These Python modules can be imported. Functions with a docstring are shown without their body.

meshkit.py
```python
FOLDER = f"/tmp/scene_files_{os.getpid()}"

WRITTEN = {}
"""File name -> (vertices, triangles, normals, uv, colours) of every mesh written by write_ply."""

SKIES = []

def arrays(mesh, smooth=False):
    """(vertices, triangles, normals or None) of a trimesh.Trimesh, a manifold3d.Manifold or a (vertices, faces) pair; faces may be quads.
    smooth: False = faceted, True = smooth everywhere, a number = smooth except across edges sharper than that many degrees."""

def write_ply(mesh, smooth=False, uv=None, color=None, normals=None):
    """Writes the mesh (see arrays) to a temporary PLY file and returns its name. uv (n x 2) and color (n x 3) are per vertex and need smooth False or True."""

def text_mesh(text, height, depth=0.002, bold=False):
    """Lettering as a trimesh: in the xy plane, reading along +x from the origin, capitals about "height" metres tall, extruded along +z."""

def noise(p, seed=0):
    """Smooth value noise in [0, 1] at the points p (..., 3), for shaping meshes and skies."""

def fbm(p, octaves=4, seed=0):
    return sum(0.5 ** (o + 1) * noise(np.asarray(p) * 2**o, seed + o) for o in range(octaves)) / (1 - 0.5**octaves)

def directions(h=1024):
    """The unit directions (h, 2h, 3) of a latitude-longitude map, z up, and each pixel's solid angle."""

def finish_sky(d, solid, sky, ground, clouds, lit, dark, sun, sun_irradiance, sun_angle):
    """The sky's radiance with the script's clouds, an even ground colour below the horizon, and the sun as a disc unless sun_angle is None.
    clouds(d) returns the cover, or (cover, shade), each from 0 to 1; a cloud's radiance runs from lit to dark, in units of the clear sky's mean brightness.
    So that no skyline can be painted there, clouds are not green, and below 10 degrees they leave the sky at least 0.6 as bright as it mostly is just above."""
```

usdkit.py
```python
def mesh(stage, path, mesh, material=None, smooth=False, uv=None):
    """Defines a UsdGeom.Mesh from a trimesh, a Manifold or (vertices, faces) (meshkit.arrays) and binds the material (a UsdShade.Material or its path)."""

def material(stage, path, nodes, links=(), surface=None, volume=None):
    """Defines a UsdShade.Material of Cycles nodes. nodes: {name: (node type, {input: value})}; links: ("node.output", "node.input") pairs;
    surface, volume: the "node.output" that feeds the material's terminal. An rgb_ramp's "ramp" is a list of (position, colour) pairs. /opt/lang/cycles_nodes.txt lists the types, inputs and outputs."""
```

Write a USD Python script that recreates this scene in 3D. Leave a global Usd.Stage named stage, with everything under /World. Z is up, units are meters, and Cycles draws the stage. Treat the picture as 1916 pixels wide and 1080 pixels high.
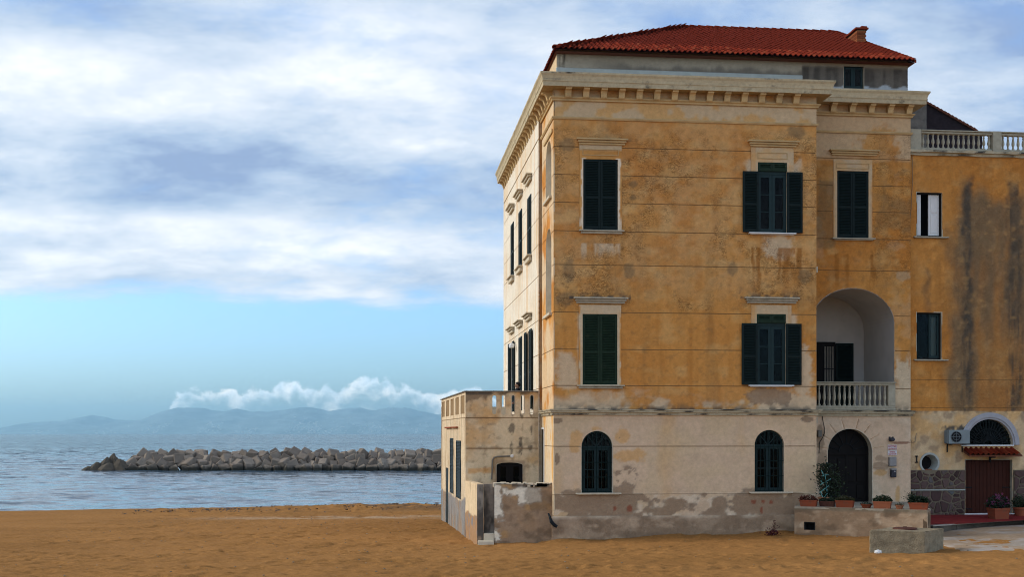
import math, random
import numpy as np
import trimesh
import shapely
from scipy import ndimage
from shapely.geometry import Polygon, Point, box as sbox
from shapely import affinity
from pxr import Usd, UsdGeom, UsdLux, UsdShade, Sdf, Gf, Vt
import usdkit
import meshkit
from meshkit import noise, fbm

PI = math.pi
stage = Usd.Stage.CreateInMemory()
UsdGeom.SetStageUpAxis(stage, UsdGeom.Tokens.z)
UsdGeom.SetStageMetersPerUnit(stage, 1.0)
world = UsdGeom.Xform.Define(stage, '/World')
stage.SetDefaultPrim(world.GetPrim())
UsdGeom.Scope.Define(stage, '/World/Looks')

# ------------------------------------------------------------------ camera, sky, sun, exposure
EYE = 5.0                                    # metres above the sea
FOC = 2270.0 / 1916.0                        # focal length in picture widths
cam = UsdGeom.Camera.Define(stage, '/World/camera')
cam.CreateHorizontalApertureAttr(36.0)
cam.CreateVerticalApertureAttr(36.0 * 578 / 1024)
cam.CreateFocalLengthAttr(36.0 * FOC)
cam.CreateVerticalApertureOffsetAttr(36.0 * 271 / 1916)      # shift lens: upright walls stay upright
cam.CreateClippingRangeAttr(Gf.Vec2f(0.1, 100000))
cam.AddTranslateOp().Set(Gf.Vec3d(0, 0, EYE))
cam.AddRotateXYZOp().Set(Gf.Vec3f(90, 0, 0))
EXPOSURE = 0.9
cam.CreateExposureAttr(EXPOSURE)

SUN = np.array([-0.86, 0.10, 0.55]); SUN /= np.linalg.norm(SUN)
sun_el = math.asin(SUN[2]); sun_rot = math.atan2(SUN[0], SUN[1])
sun = UsdLux.DistantLight.Define(stage, '/World/sun')
sun.CreateIntensityAttr(0.40); sun.CreateAngleAttr(26.0); sun.CreateColorAttr(Gf.Vec3f(1.0, 0.95, 0.87))
sun.GetPrim().CreateAttribute('inputs:normalize', Sdf.ValueTypeNames.Bool).Set(True)
_m = Gf.Matrix4d(); _m.SetRotate(Gf.Rotation(Gf.Vec3d(0, 0, 1), Gf.Vec3d(*map(float, SUN))))
UsdGeom.Xformable(sun).AddTransformOp().Set(_m)

def lin(r, g, b):
    f = lambda c: (c / 12.92 if c <= .04045 else ((c + .055) / 1.055) ** 2.4)
    return tuple(f(x / 255.0) for x in (r, g, b))

SKY_STRENGTH = 0.075
def k(c, m=1.0):                              # radiance of a cloud colour before the dome's strength
    return tuple(m * x / SKY_STRENGTH for x in c)

def sky_material():
    N = {}; L = []
    def node(name, kind, **kw): N[name] = (kind, kw); return name
    node('tc', 'texture_coordinate'); node('xyz', 'separate_xyz'); L.append(('tc.generated', 'xyz.vector'))
    def math_(name, op, a, b=None, c=None, clamp=False):
        kw = {'math_type': op, 'use_clamp': clamp}
        for i, x in enumerate((a, b, c)):
            if x is None: continue
            if isinstance(x, str): L.append((x, f'{name}.value{i+1}'))
            else: kw[f'value{i+1}'] = float(x)
        node(name, 'math', **kw); return name + '.value'
    def ramp(name, src, stops):
        node(name, 'rgb_ramp', ramp=stops); L.append((src, name + '.fac')); return name + '.color'
    def mixc(name, fac, a, b, kind='mix'):
        kw = {'mix_type': kind}
        for key, x in (('fac', fac), ('color1', a), ('color2', b)):
            if isinstance(x, str): L.append((x, f'{name}.{key}'))
            else: kw[key] = x
        node(name, 'mix', **kw); return name + '.color'
    xx = math_('xx', 'multiply', 'xyz.x', 'xyz.x'); yy = math_('yy', 'multiply', 'xyz.y', 'xyz.y')
    hh = math_('hh', 'sqrt', math_('h2', 'add', xx, yy))
    el = math_('el', 'divide', 'xyz.z', hh)                      # tangent of the elevation
    az = math_('az', 'arctan2', 'xyz.x', 'xyz.y')                # radians right of straight ahead
    # cloud sheet: directions thrown on a flat layer
    zz = math_('zz', 'add', math_('zmx', 'maximum', 'xyz.z', 0.0), 0.24)
    px = math_('px', 'divide', 'xyz.x', zz); py = math_('py', 'divide', 'xyz.y', zz)
    node('pv', 'combine_xyz', z=0.37); L += [(px, 'pv.x'), (py, 'pv.y')]
    node('pm', 'mapping', scale=(0.80, 1.0, 1.0), rotation=(0, 0, -0.35), location=(3.1, 5.7, 0)); L.append(('pv.vector', 'pm.vector'))
    def noise_(name, src, scale, detail=5, rough=.55, dist=0.0):
        node(name, 'noise_texture', scale=scale, detail=detail, roughness=rough, distortion=dist); L.append((src, name + '.vector')); return name + '.fac'
    n1 = noise_('n1', 'pm.vector', 2.0, 8, .56, .2)
    n2 = noise_('n2', 'pm.vector', 5.5, 9, .60, .12)
    node('pm2', 'mapping', scale=(0.80, 1.15, 1.0), rotation=(0, 0, 0.12), location=(9.2, 1.3, 4)); L.append(('pv.vector', 'pm2.vector'))
    n3 = noise_('n3', 'pm2.vector', 3.0, 9, .60, .12)
    nsum = math_('nsum', 'add', math_('n1w', 'multiply', n1, 0.62), math_('n2w', 'multiply', n2, 0.38))
    # how much of the sky is covered, by elevation, with an uneven lower edge
    elw = math_('elw', 'multiply_add', math_('n3c', 'subtract', n3, 0.5), 0.06, el)
    cov = ramp('cov', math_('els', 'multiply', elw, 1.0 / 0.5, clamp=True), [
        (0.0, (0,) * 3), (0.155, (0.0,) * 3), (0.205, (.34,) * 3), (0.255, (.62,) * 3), (0.33, (.60,) * 3), (0.40, (.58,) * 3), (0.52, (.62,) * 3), (0.7, (.58,) * 3), (1.0, (.46,) * 3)])
    node('covb', 'rgb_to_bw'); L.append((cov, 'covb.color'))
    dens0 = math_('dens0', 'add', nsum, 'covb.val')
    node('dens', 'map_range', range_type='smoothstep', from_min=0.80, from_max=1.10, clamp=True); L.append((dens0, 'dens.value'))
    # shade of the cloud sheet: white tops, blue grey bellies
    sh0 = math_('sh0', 'multiply_add', n3, 0.9, math_('n1s', 'multiply', n1, 0.35))
    sh0 = math_('sh0b', 'multiply_add', math_('n2c', 'subtract', n2, 0.5), 0.75, sh0)
    band = ramp('band', math_('els2', 'multiply', elw, 1.0 / 0.5, clamp=True), [
        (0.0, (.60,) * 3), (0.26, (.58,) * 3), (0.33, (.62,) * 3), (0.375, (.44,) * 3), (0.42, (.36,) * 3), (0.50, (.50,) * 3), (0.58, (.58,) * 3), (0.66, (.54,) * 3), (0.74, (.46,) * 3), (1.0, (.50,) * 3)])
    node('bandb', 'rgb_to_bw'); L.append((band, 'bandb.color'))
    sh1 = math_('sh1', 'add', sh0, 'bandb.val')
    # broad bright and dark masses of the cloud sheet
    for i, (x, y, rx, ry, w) in enumerate(((640, 75, 330, 110, .20), (130, 215, 330, 90, .10), (520, 330, 330, 55, -.06), (330, 95, 170, 70, -.08), (60, 20, 160, 60, -.20), (1830, 110, 260, 110, -.22), (900, 250, 240, 80, .14), (150, 440, 420, 45, .12), (760, 455, 300, 45, .10), (1000, 395, 260, 40, -.12), (250, 395, 300, 26, -.12))):
        gx = math_(f'gx{i}', 'multiply', math_(f'gx0{i}', 'subtract', az, math.atan((x - 958) / 2270)), 2270 / rx); gy = math_(f'gy{i}', 'multiply', math_(f'gy0{i}', 'subtract', el, (811 - y) / 2270), 2270 / ry)
        g2 = math_(f'g2{i}', 'multiply_add', gx, gx, math_(f'gyy{i}', 'multiply', gy, gy)); ge = math_(f'ge{i}', 'power', math.e, math_(f'gn{i}', 'multiply', g2, -1.0))
        sh1 = math_(f'shb{i}', 'multiply_add', ge, w, sh1)
    node('shr', 'map_range', range_type='linear', from_min=0.88, from_max=1.46, clamp=True); L.append((sh1, 'shr.value'))
    cloud = ramp('cloud', 'shr.result', [(0.0, lin(146, 167, 202)), (0.25, lin(174, 193, 219)), (0.5, lin(202, 215, 232)), (0.75, lin(226, 233, 243)), (1.0, lin(252, 253, 254))])
    # clear sky
    node('sky', 'sky_texture', sky_type='single_scattering', sun_disc=False, sun_elevation=sun_el, sun_rotation=sun_rot, altitude=0.0, air_density=1.0, aerosol_density=1.6, ozone_density=1.5)
    node('skyt', 'mix', mix_type='multiply', fac=1.0, color2=(0.74, 1.04, 1.42)); L.append(('sky.color', 'skyt.color1'))
    # far cumulus bank over the hills
    top = ramp('cutop', math_('azs', 'multiply_add', az, 1.0 / 1.0, 0.5, clamp=True), CUMULUS_TOP)
    node('cutb', 'rgb_to_bw'); L.append((top, 'cutb.color'))
    node('cv', 'combine_xyz', z=.2); L += [(az, 'cv.x'), (el, 'cv.y')]
    node('cm', 'mapping', scale=(1.0, 1.15, 1.0)); L.append(('cv.vector', 'cm.vector'))
    c1 = noise_('c1', 'cm.vector', 62, 5, .56, .2)
    c2 = noise_('c2', 'cm.vector', 34, 4, .55, .4)
    eld = math_('eld', 'multiply_add', math_('c1c', 'subtract', c1, .5), 0.030, el)
    dt = math_('dt', 'subtract', 'cutb.val', eld)                 # depth below the cloud's top
    node('cuf', 'map_range', range_type='smoothstep', from_min=0.0, from_max=0.0045, clamp=True); L.append((dt, 'cuf.value'))
    node('cub', 'map_range', range_type='smoothstep', from_min=0.002, from_max=0.019, to_min=1.0, to_max=0.0, clamp=True)
    L.append((math_('dtb', 'multiply_add', math_('c2c', 'subtract', c2, .5), -0.045, dt), 'cub.value'))
    lum = math_('lum', 'multiply_add', math_('c12', 'add', c1, c2), 1.5, -.85, clamp=True)
    cuc = mixc('cuc', lum, lin(176, 208, 236), lin(255, 249, 238))
    cua = math_('cua', 'multiply', 'cuf.result', 'cub.result')
    # put together
    node('skys', 'mix', mix_type='multiply', fac=1.0, color2=(SKY_GAIN,) * 3); L.append(('skyt.color', 'skys.color1'))
    node('ck', 'mix', mix_type='multiply', fac=1.0, color2=(CLOUD_GAIN / SKY_STRENGTH,) * 3); L.append((cloud, 'ck.color1'))
    node('cuk', 'mix', mix_type='multiply', fac=1.0, color2=(1.45 * CLOUD_GAIN / SKY_STRENGTH,) * 3); L.append((cuc, 'cuk.color1'))
    a = mixc('m1', cua, 'skys.color', 'cuk.color')
    b = mixc('m2', 'dens.result', a, 'ck.color')
    node('bg', 'background_shader', strength=SKY_STRENGTH); L.append((b, 'bg.color'))
    return usdkit.material(stage, '/World/Looks/sky', N, L, surface='bg.background')

SKY_GAIN, CLOUD_GAIN = 1.32, 0.615
# top of the cumulus bank (tangent of elevation) against azimuth (radians + 0.5)
def _cum():
    pts = [(318, 757), (328, 738), (340, 733), (362, 727), (395, 722), (420, 720), (440, 724), (452, 735), (462, 728), (475, 723), (490, 727), (505, 731), (520, 722), (545, 717), (560, 719), (568, 730), (585, 726), (606, 722), (620, 727), (632, 734), (642, 722), (655, 710), (672, 708), (690, 711), (712, 710), (730, 716), (745, 726), (757, 722), (770, 720), (782, 727), (800, 730), (830, 726), (860, 722), (900, 728), (930, 742), (950, 765)]
    st = [(0.0, (0, 0, 0)), (math.atan((300 - 958) / 2270) + .5, (0, 0, 0))]
    for x, y in pts:
        a = math.atan((x - 958) / 2270)
        e = (811 - y) / 2270 * math.cos(a)
        st.append((a + .5, (e,) * 3))
    st += [(st[-1][0] + .03, (0, 0, 0)), (1.0, (0, 0, 0))]
    return st
CUMULUS_TOP = _cum()
dome = UsdLux.DomeLight.Define(stage, '/World/sky')
dome.CreateIntensityAttr(1.0)
UsdShade.MaterialBindingAPI.Apply(dome.GetPrim()).Bind(sky_material())
dome.GetPrim().SetCustomDataByKey('kind', 'structure')
dome.GetPrim().SetCustomDataByKey('label', 'pale blue sky with broken streaky cloud')

# ------------------------------------------------------------------ helpers
_used = {}
def numbered(parent, name):
    p = f'{parent}/{name}'; n = _used.get(p)
    _used[p] = 0 if n is None else n + 1
    return p if n is None else f'{p}_{n + 1:03d}'
def path_of(parent):
    return '/World' if parent is None else (parent if isinstance(parent, str) else str(parent.GetPath()))
def keys(prim, label=None, cat=None, group=None, kind=None):
    for kk, vv in (('label', label), ('category', cat), ('group', group), ('kind', kind)):
        if vv: prim.SetCustomDataByKey(kk, vv)
    return prim
def thing(name, label, cat, loc=(0, 0, 0), rz=0.0, group=None):
    x = UsdGeom.Xform.Define(stage, numbered('/World', name))
    x.AddTranslateOp().Set(Gf.Vec3d(*map(float, loc)))
    if rz: x.AddRotateZOp().Set(math.degrees(rz))
    return keys(x.GetPrim(), label, cat, group)
def obj(name, mesh, mat, parent=None, smooth=False, label=None, cat=None, group=None, kind=None, paint=None, relief=None):
    if isinstance(mesh, MB): mesh = mesh.out()
    if isinstance(mesh, tuple) and paint is None:
        mv, mf = np.asarray(mesh[0], float), np.asarray(mesh[1], int); us, inv = np.unique(mf, return_inverse=True); mesh = (mv[us], inv.reshape(mf.shape))
    m = usdkit.mesh(stage, numbered(path_of(parent), name), mesh, mat, smooth)
    api = UsdGeom.PrimvarsAPI(m)
    if paint is not None:
        api.CreatePrimvar('paint', Sdf.ValueTypeNames.Color3fArray, 'vertex').Set(Vt.Vec3fArray.FromNumpy(np.asarray(paint, np.float32)))
    if relief is not None:
        api.CreatePrimvar('relief', Sdf.ValueTypeNames.Color3fArray, 'vertex').Set(Vt.Vec3fArray.FromNumpy(np.asarray(relief, np.float32)))
    return keys(m.GetPrim(), label, cat, group, kind)

class MB:
    """collects vertices and triangles"""
    def __init__(self): self.v = []; self.f = []; self.n = 0
    def add(self, v, f):
        v = np.asarray(v, float).reshape(-1, 3); f = np.asarray(f, int)
        if f.shape[1] == 4: f = np.vstack([f[:, [0, 1, 2]], f[:, [0, 2, 3]]])
        self.v.append(v); self.f.append(f + self.n); self.n += len(v); return self
    def mesh(self, m): return self.add(m.vertices, m.faces)
    def out(self): return (np.vstack(self.v), np.vstack(self.f))
    def box(self, x0, x1, y0, y1, z0, z1, W=None):
        v = np.array([[x, y, z] for x in (x0, x1) for y in (y0, y1) for z in (z0, z1)], float)
        f = [[0, 1, 3, 2], [4, 6, 7, 5], [0, 4, 5, 1], [2, 3, 7, 6], [0, 2, 6, 4], [1, 5, 7, 3]]
        return self.add(v if W is None else W(v), f)
    def cbox(self, x0, x1, y0, y1, z0, z1, c=0.01, W=None):
        """box with chamfered edges: hull of shrunken faces"""
        x0, x1, y0, y1, z0, z1 = min(x0, x1), max(x0, x1), min(y0, y1), max(y0, y1), min(z0, z1), max(z0, z1)
        c = min(c, .45 * (x1 - x0), .45 * (y1 - y0), .45 * (z1 - z0))
        v, f = CB
        lo, hi = np.array([x0, y0, z0]), np.array([x1, y1, z1])
        s = np.sign(v); inner = np.abs(v) < .99
        p = np.where(s > 0, hi, lo) + np.where(inner, -s * c, 0)
        return self.add(p if W is None else W(p), f)
    def prism(self, poly, d0, d1, W=None):
        """polygon in (s, z) pushed from depth d0 to d1; default frame: s = x, depth = y"""
        for g in getattr(poly, 'geoms', [poly]):
            if g.is_empty or g.area < 1e-7: continue
            m = trimesh.creation.extrude_polygon(g, abs(d1 - d0), engine='earcut')
            v = np.array(m.vertices); p = np.stack([v[:, 0], min(d0, d1) + v[:, 2], v[:, 1]], 1)
            self.add(p if W is None else W(p), m.faces[:, ::-1])
        return self
    def tube(self, pts, r, seg=8, cap=True):
        pts = np.asarray(pts, float); r = np.broadcast_to(np.asarray(r, float), len(pts))
        t = np.gradient(pts, axis=0); t /= np.linalg.norm(t, axis=1, keepdims=True) + 1e-12
        up = np.array([0, 0, 1.0]) if abs(t[0, 2]) < .9 else np.array([0, 1.0, 0])
        rings = []
        for i in range(len(pts)):
            a = np.cross(t[i], up); na = np.linalg.norm(a)
            a = a / na if na > 1e-6 else np.array([1.0, 0, 0])
            b = np.cross(a, t[i]); up = b
            th = np.arange(seg) / seg * 2 * PI
            rings.append(pts[i] + r[i] * (np.cos(th)[:, None] * a + np.sin(th)[:, None] * b))
        v = np.vstack(rings); f = []
        for i in range(len(pts) - 1):
            for j in range(seg):
                a0, b0 = i * seg + j, i * seg + (j + 1) % seg
                f.append([a0, b0, b0 + seg, a0 + seg])
        self.add(v, f)
        if cap:
            for i in (0, len(pts) - 1):
                self.add(np.vstack([rings[i], pts[i]]), [[j, (j + 1) % seg, seg] for j in range(seg)])
        return self
    def lathe(self, prof, seg=10, at=(0, 0, 0)):
        prof = np.asarray(prof, float); th = np.arange(seg) / seg * 2 * PI
        v = np.vstack([np.stack([r * np.cos(th), r * np.sin(th), np.full(seg, z)], 1) for r, z in prof]) + np.asarray(at)
        f = [[i * seg + j, i * seg + (j + 1) % seg, (i + 1) * seg + (j + 1) % seg, (i + 1) * seg + j] for i in range(len(prof) - 1) for j in range(seg)]
        return self.add(v, f)
def _cb():
    v = []
    for a in range(3):
        for s in (-1, 1):
            for p in (-1, 1):
                for q in (-1, 1):
                    c = [0, 0, 0]; c[a] = s; c[(a + 1) % 3] = .5 * p; c[(a + 2) % 3] = .5 * q; v.append(c)
    v = np.array(v, float); h = trimesh.convex.convex_hull(v)
    # keep the order of our own vertices
    from scipy.spatial import cKDTree
    return v[cKDTree(v).query(h.vertices)[1]], np.array(h.faces)
CB = _cb()

def sm(x, a, b):
    t = np.clip((np.asarray(x, float) - a) / (b - a), 0, 1); return t * t * (3 - 2 * t)

# ------------------------------------------------------------------ materials
def simple(name, col, rough=.8, var=.18, scale=6.0, bump=.15, bscale=60.0, dist=.01, metallic=0.0, spec=.10, extra_dirt=0.0, dirt=(.05, .045, .04)):
    N = {'g': ('geometry', {}), 'n': ('noise_texture', {'scale': scale, 'detail': 6, 'roughness': .6}), 'oi': ('object_info', {}),
         'r': ('rgb_ramp', {'ramp': [(0.25, tuple(c * (1 - var) for c in col)), (0.5, col), (0.75, tuple(min(1, c * (1 + var)) for c in col))]}),
         'b': ('noise_texture', {'scale': bscale, 'detail': 4, 'roughness': .6}), 'bp': ('bump', {'strength': bump, 'distance': dist}),
         'd': ('noise_texture', {'scale': scale * .6, 'detail': 8, 'roughness': .7}),
         'dr': ('map_range', {'range_type': 'smoothstep', 'from_min': .52, 'from_max': .75, 'to_max': extra_dirt, 'clamp': True}),
         'dm': ('mix', {'mix_type': 'mix', 'color2': dirt}),
         'p': ('principled_bsdf', {'roughness': rough, 'metallic': metallic, 'specular_ior_level': spec})}
    L = [('g.position', 'n.vector'), ('g.position', 'b.vector'), ('g.position', 'd.vector'), ('n.fac', 'r.fac'), ('d.fac', 'dr.value'), ('dr.result', 'dm.fac'), ('r.color', 'dm.color1'), ('dm.color', 'p.base_color'), ('b.fac', 'bp.height'), ('bp.normal', 'p.normal')]
    return usdkit.material(stage, '/World/Looks/' + name, N, L, surface='p.BSDF')
MAT = {}
# ------------------------------------------------------------------ sea, hills, sand, haze
def sea_material():
    """water whose small facets are tilted at random: steep in the open sea, gentler in the lee of the breakwater"""
    N = {'g': ('geometry', {}), 'sx': ('separate_xyz', {}),
         'm1': ('mapping', {'scale': (0.8, 2.4, 1.0), 'rotation': (0, 0, .10)}), 'n1': ('noise_texture', {'scale': 1.0, 'detail': 4, 'roughness': .62, 'distortion': .5}),
         'm2': ('mapping', {'scale': (0.20, 0.62, 1.0), 'rotation': (0, 0, -.08), 'location': (4.3, 2.2, 0)}), 'n2': ('noise_texture', {'scale': 1.0, 'detail': 5, 'roughness': .62}),
         's1': ('vector_math', {'math_type': 'subtract', 'vector2': (.5, .5, .5)}), 's2': ('vector_math', {'math_type': 'subtract', 'vector2': (.5, .5, .5)}), 'sm': ('vector_math', {'math_type': 'add'}),
         'amp': ('map_range', {'range_type': 'smoothstep', 'from_min': 130.0, 'from_max': 330.0, 'to_min': .34, 'to_max': 1.9, 'clamp': True}), 'gust': ('map_range', {'from_min': .3, 'from_max': .7, 'to_min': .55, 'to_max': 1.45}), 'ag': ('math', {'math_type': 'multiply'}),
         'lee': ('map_range', {'range_type': 'smoothstep', 'from_min': -62.0, 'from_max': -40.0, 'to_min': .35, 'to_max': 0.0, 'clamp': True}), 'al': ('math', {'math_type': 'add'}),
         'sc': ('vector_math', {'math_type': 'scale'}), 'an': ('vector_math', {'math_type': 'multiply', 'vector2': (.9, 1.5, 0.0)}), 'ad': ('vector_math', {'math_type': 'add'}), 'nm': ('vector_math', {'math_type': 'normalize'}),
         'm3': ('mapping', {'scale': (0.004, 0.012, 1.0)}), 'n3': ('noise_texture', {'scale': 1.0, 'detail': 4, 'roughness': .6}),
         'p': ('principled_bsdf', {'base_color': (.032, .050, .064), 'roughness': .10, 'ior': 1.33, 'specular_ior_level': .19})}
    L = [('g.position', 'sx.vector'), ('g.position', 'm1.vector'), ('g.position', 'm2.vector'), ('g.position', 'm3.vector'), ('m1.vector', 'n1.vector'), ('m2.vector', 'n2.vector'), ('m3.vector', 'n3.vector'),
         ('n1.color', 's1.vector1'), ('n2.color', 's2.vector1'), ('s1.vector', 'sm.vector1'), ('s2.vector', 'sm.vector2'), ('sx.y', 'amp.value'), ('sx.x', 'lee.value'), ('amp.result', 'al.value1'), ('lee.result', 'al.value2'), ('n3.fac', 'gust.value'), ('al.value', 'ag.value1'), ('gust.result', 'ag.value2'),
         ('sm.vector', 'an.vector1'), ('an.vector', 'sc.vector1'), ('ag.value', 'sc.scale'), ('g.normal', 'ad.vector1'), ('sc.vector', 'ad.vector2'), ('ad.vector', 'nm.vector1'), ('nm.vector', 'p.normal')]
    return usdkit.material(stage, '/World/Looks/sea_water', N, L, surface='p.BSDF')
SEA_BUMP = 1.2
MAT['sea'] = sea_material()
def build_sea():
    # wave relief near the shore, flattening out with distance; rings get longer with distance
    ys = [52.0]
    while ys[-1] < 420: ys.append(ys[-1] + max(.28, .0016 * ys[-1]))
    while ys[-1] < 6200: ys.append(min(6200, ys[-1] * 1.12))       # the horizon of an eye five metres up
    ys = np.array(ys); nx = 420
    t = np.linspace(-1, 1, nx); xs = np.sign(t) * (np.abs(t) * .45 + .55 * np.abs(t) ** 5)
    Y = np.repeat(ys[:, None], nx, 1); X = xs[None, :] * (90 + Y * 1.1)
    P = np.stack([X, Y, np.zeros_like(X)], -1)
    a = np.clip((500 - Y) / 300, 0, 1)
    q = P * np.array([.16, .42, 1]) ; z = (fbm(q, 4, 3) - .5) * .30
    q = P * np.array([.55, 1.3, 1]) + 7; z += (fbm(q, 3, 9) - .5) * .10
    P[..., 2] = z * a
    n = len(ys); i = np.arange(n - 1)[:, None] * nx + np.arange(nx - 1)[None, :]
    f = np.stack([i, i + 1, i + nx + 1, i + nx], -1).reshape(-1, 4)
    obj('sea', (P.reshape(-1, 3), f), MAT['sea'], smooth=True, kind='structure', label='rippled blue grey sea reaching to the far hills')
build_sea()

HILL = [(-900, 806), (-500, 800), (-200, 803), (0, 801.5), (35, 800.5), (63, 789), (115, 789), (150, 780.5), (173, 777), (200, 781.5), (220, 786.5), (270, 785.5), (300, 771.5), (330, 763), (371, 762), (396, 768), (416, 770.5), (441, 765.5), (471, 770.5), (501, 770.5), (531, 768), (561, 762), (586, 763), (616, 769.5), (646, 765.5), (671, 762), (701, 767), (726, 763), (762, 764), (787, 770.5), (822, 775.5), (900, 784), (1000, 772), (1150, 764), (1400, 778), (1700, 790), (2200, 800), (2800, 808)]
HILL_Y = 20000.0
def hill_top(X):
    x = np.array([(p - 958) * HILL_Y / 2270 for p, _ in HILL]); z = np.array([(811 - q) * HILL_Y / 2270 + 2 for _, q in HILL])
    return np.interp(X, x, z)
def hill_z(X, D):
    """height at X, D metres behind the coast (crest at 900 m)"""
    d = D / 2000.0
    body = np.where(d < 1, np.clip(d, 0, 1) ** .9, np.clip(1 - (d - 1) * .8, 0, 1))
    P = np.stack([X / 580, D / 580, np.zeros_like(X)], -1)
    return hill_top(X) * body * (1 + .45 * (fbm(P, 5, 4) - .5) * np.clip(1.15 - np.abs(d - .45) * 1.7, 0, 1)) - 13.0 + 12.0 * np.clip(d * 6, 0, 1)
def build_hills():
    xs = np.linspace(-16800, 16800, 620); ds = np.concatenate([np.linspace(0, 2000, 40), np.linspace(2130, 4400, 12)])
    X, D = np.meshgrid(xs, ds)
    Z = hill_z(X, D)
    Z = Z + (fbm(np.stack([X / 130, D / 130, 0 * X], -1), 3, 12) - .5) * 30 * np.clip(D / 660, 0, 1)
    P = np.stack([X, HILL_Y - 2000 + D, Z], -1).reshape(-1, 3); nx = len(xs)
    i = np.arange(len(ds) - 1)[:, None] * nx + np.arange(nx - 1)[None, :]
    f = np.stack([i, i + 1, i + nx + 1, i + nx], -1).reshape(-1, 4)
    obj('hills', (P, f), simple('haze_pale_hillside', (.235, .27, .255), .95, .35, .004, .0), smooth=True, kind='structure', label='long hazy blue hills beyond the sea')  # hill colour paled in the pigment to make up for thin haze
build_hills()
def build_town():
    r = np.random.default_rng(5); b = MB()
    # white villages low on the hillside: clusters
    for cx, n, hi in ((400, 26, 60), (560, 34, 80), (590, 40, 70), (690, 30, 75), (730, 26, 80), (215, 14, 40), (300, 22, 50), (470, 20, 40), (640, 16, 50), (100, 10, 30), (780, 18, 60)):
        for _ in range(n):
            X = (cx + r.normal(0, 13) - 958) * (HILL_Y - 1500) / 2270; D = abs(r.normal(0, 1)) * hi * 7 + 30
            z = float(hill_z(np.array([X]), np.array([D]))[0]); w, h = r.uniform(7, 20), r.uniform(6, 13)
            b.box(X - w, X + w, HILL_Y - 2000 + D - 10, HILL_Y - 2000 + D + 8, z - 10, z + h)
    obj('far_town', b, simple('town_white', (.75, .7, .62), .8, .1, .05, 0), kind='stuff', label='scattered pale houses low on the far hillside', cat='town')
build_town()

def crest(X): return 62.0 + 5.0 * np.clip((X + 24) / 22, -2, 1.2) + 1.2 * (noise(np.stack([X / 9, 0 * X, 0 * X], -1), 2) - .5)
def ground_z(X, Y):
    X = np.asarray(X, float); Y = np.asarray(Y, float)
    near = 1.30 + .030 * np.clip(X + 1.5, 0, 12) + .012 * np.clip(X - 11, 0, 8) * 2
    fwd = 1.55 + .008 * np.clip(X, -15, 12)
    w = sm(Y, 30, 40); z = fwd * (1 - w) + near * w
    far = 1.05
    w2 = sm(Y, 46, 60) * sm(-X, -6, 2); z = z * (1 - w2) + far * w2
    yc = crest(X)
    # low bank along the water on the right half of the beach
    z = z + .16 * np.exp(-((Y - yc + 2.2) / 1.8) ** 2) * sm(X, -17, -9)
    q_ = (Y - 40 - .107 * (X - 1.37)); z = z + .16 * np.exp(-np.clip(-q_, 0, 9) / .55) * sm(noise(np.stack([X * .55, Y * .2, 0 * X], -1), 77), .35, .8) * (q_ < .8) * sm(X, -1.2, 0) * (1 - sm(X, 12.5, 13.5))
    drop = np.clip((Y - yc) / 9, 0, 3); z = z - 1.35 * np.minimum(drop, 1) ** 1.2 - 1.5 * np.clip(drop - 1, 0, 2)
    return z
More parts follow.
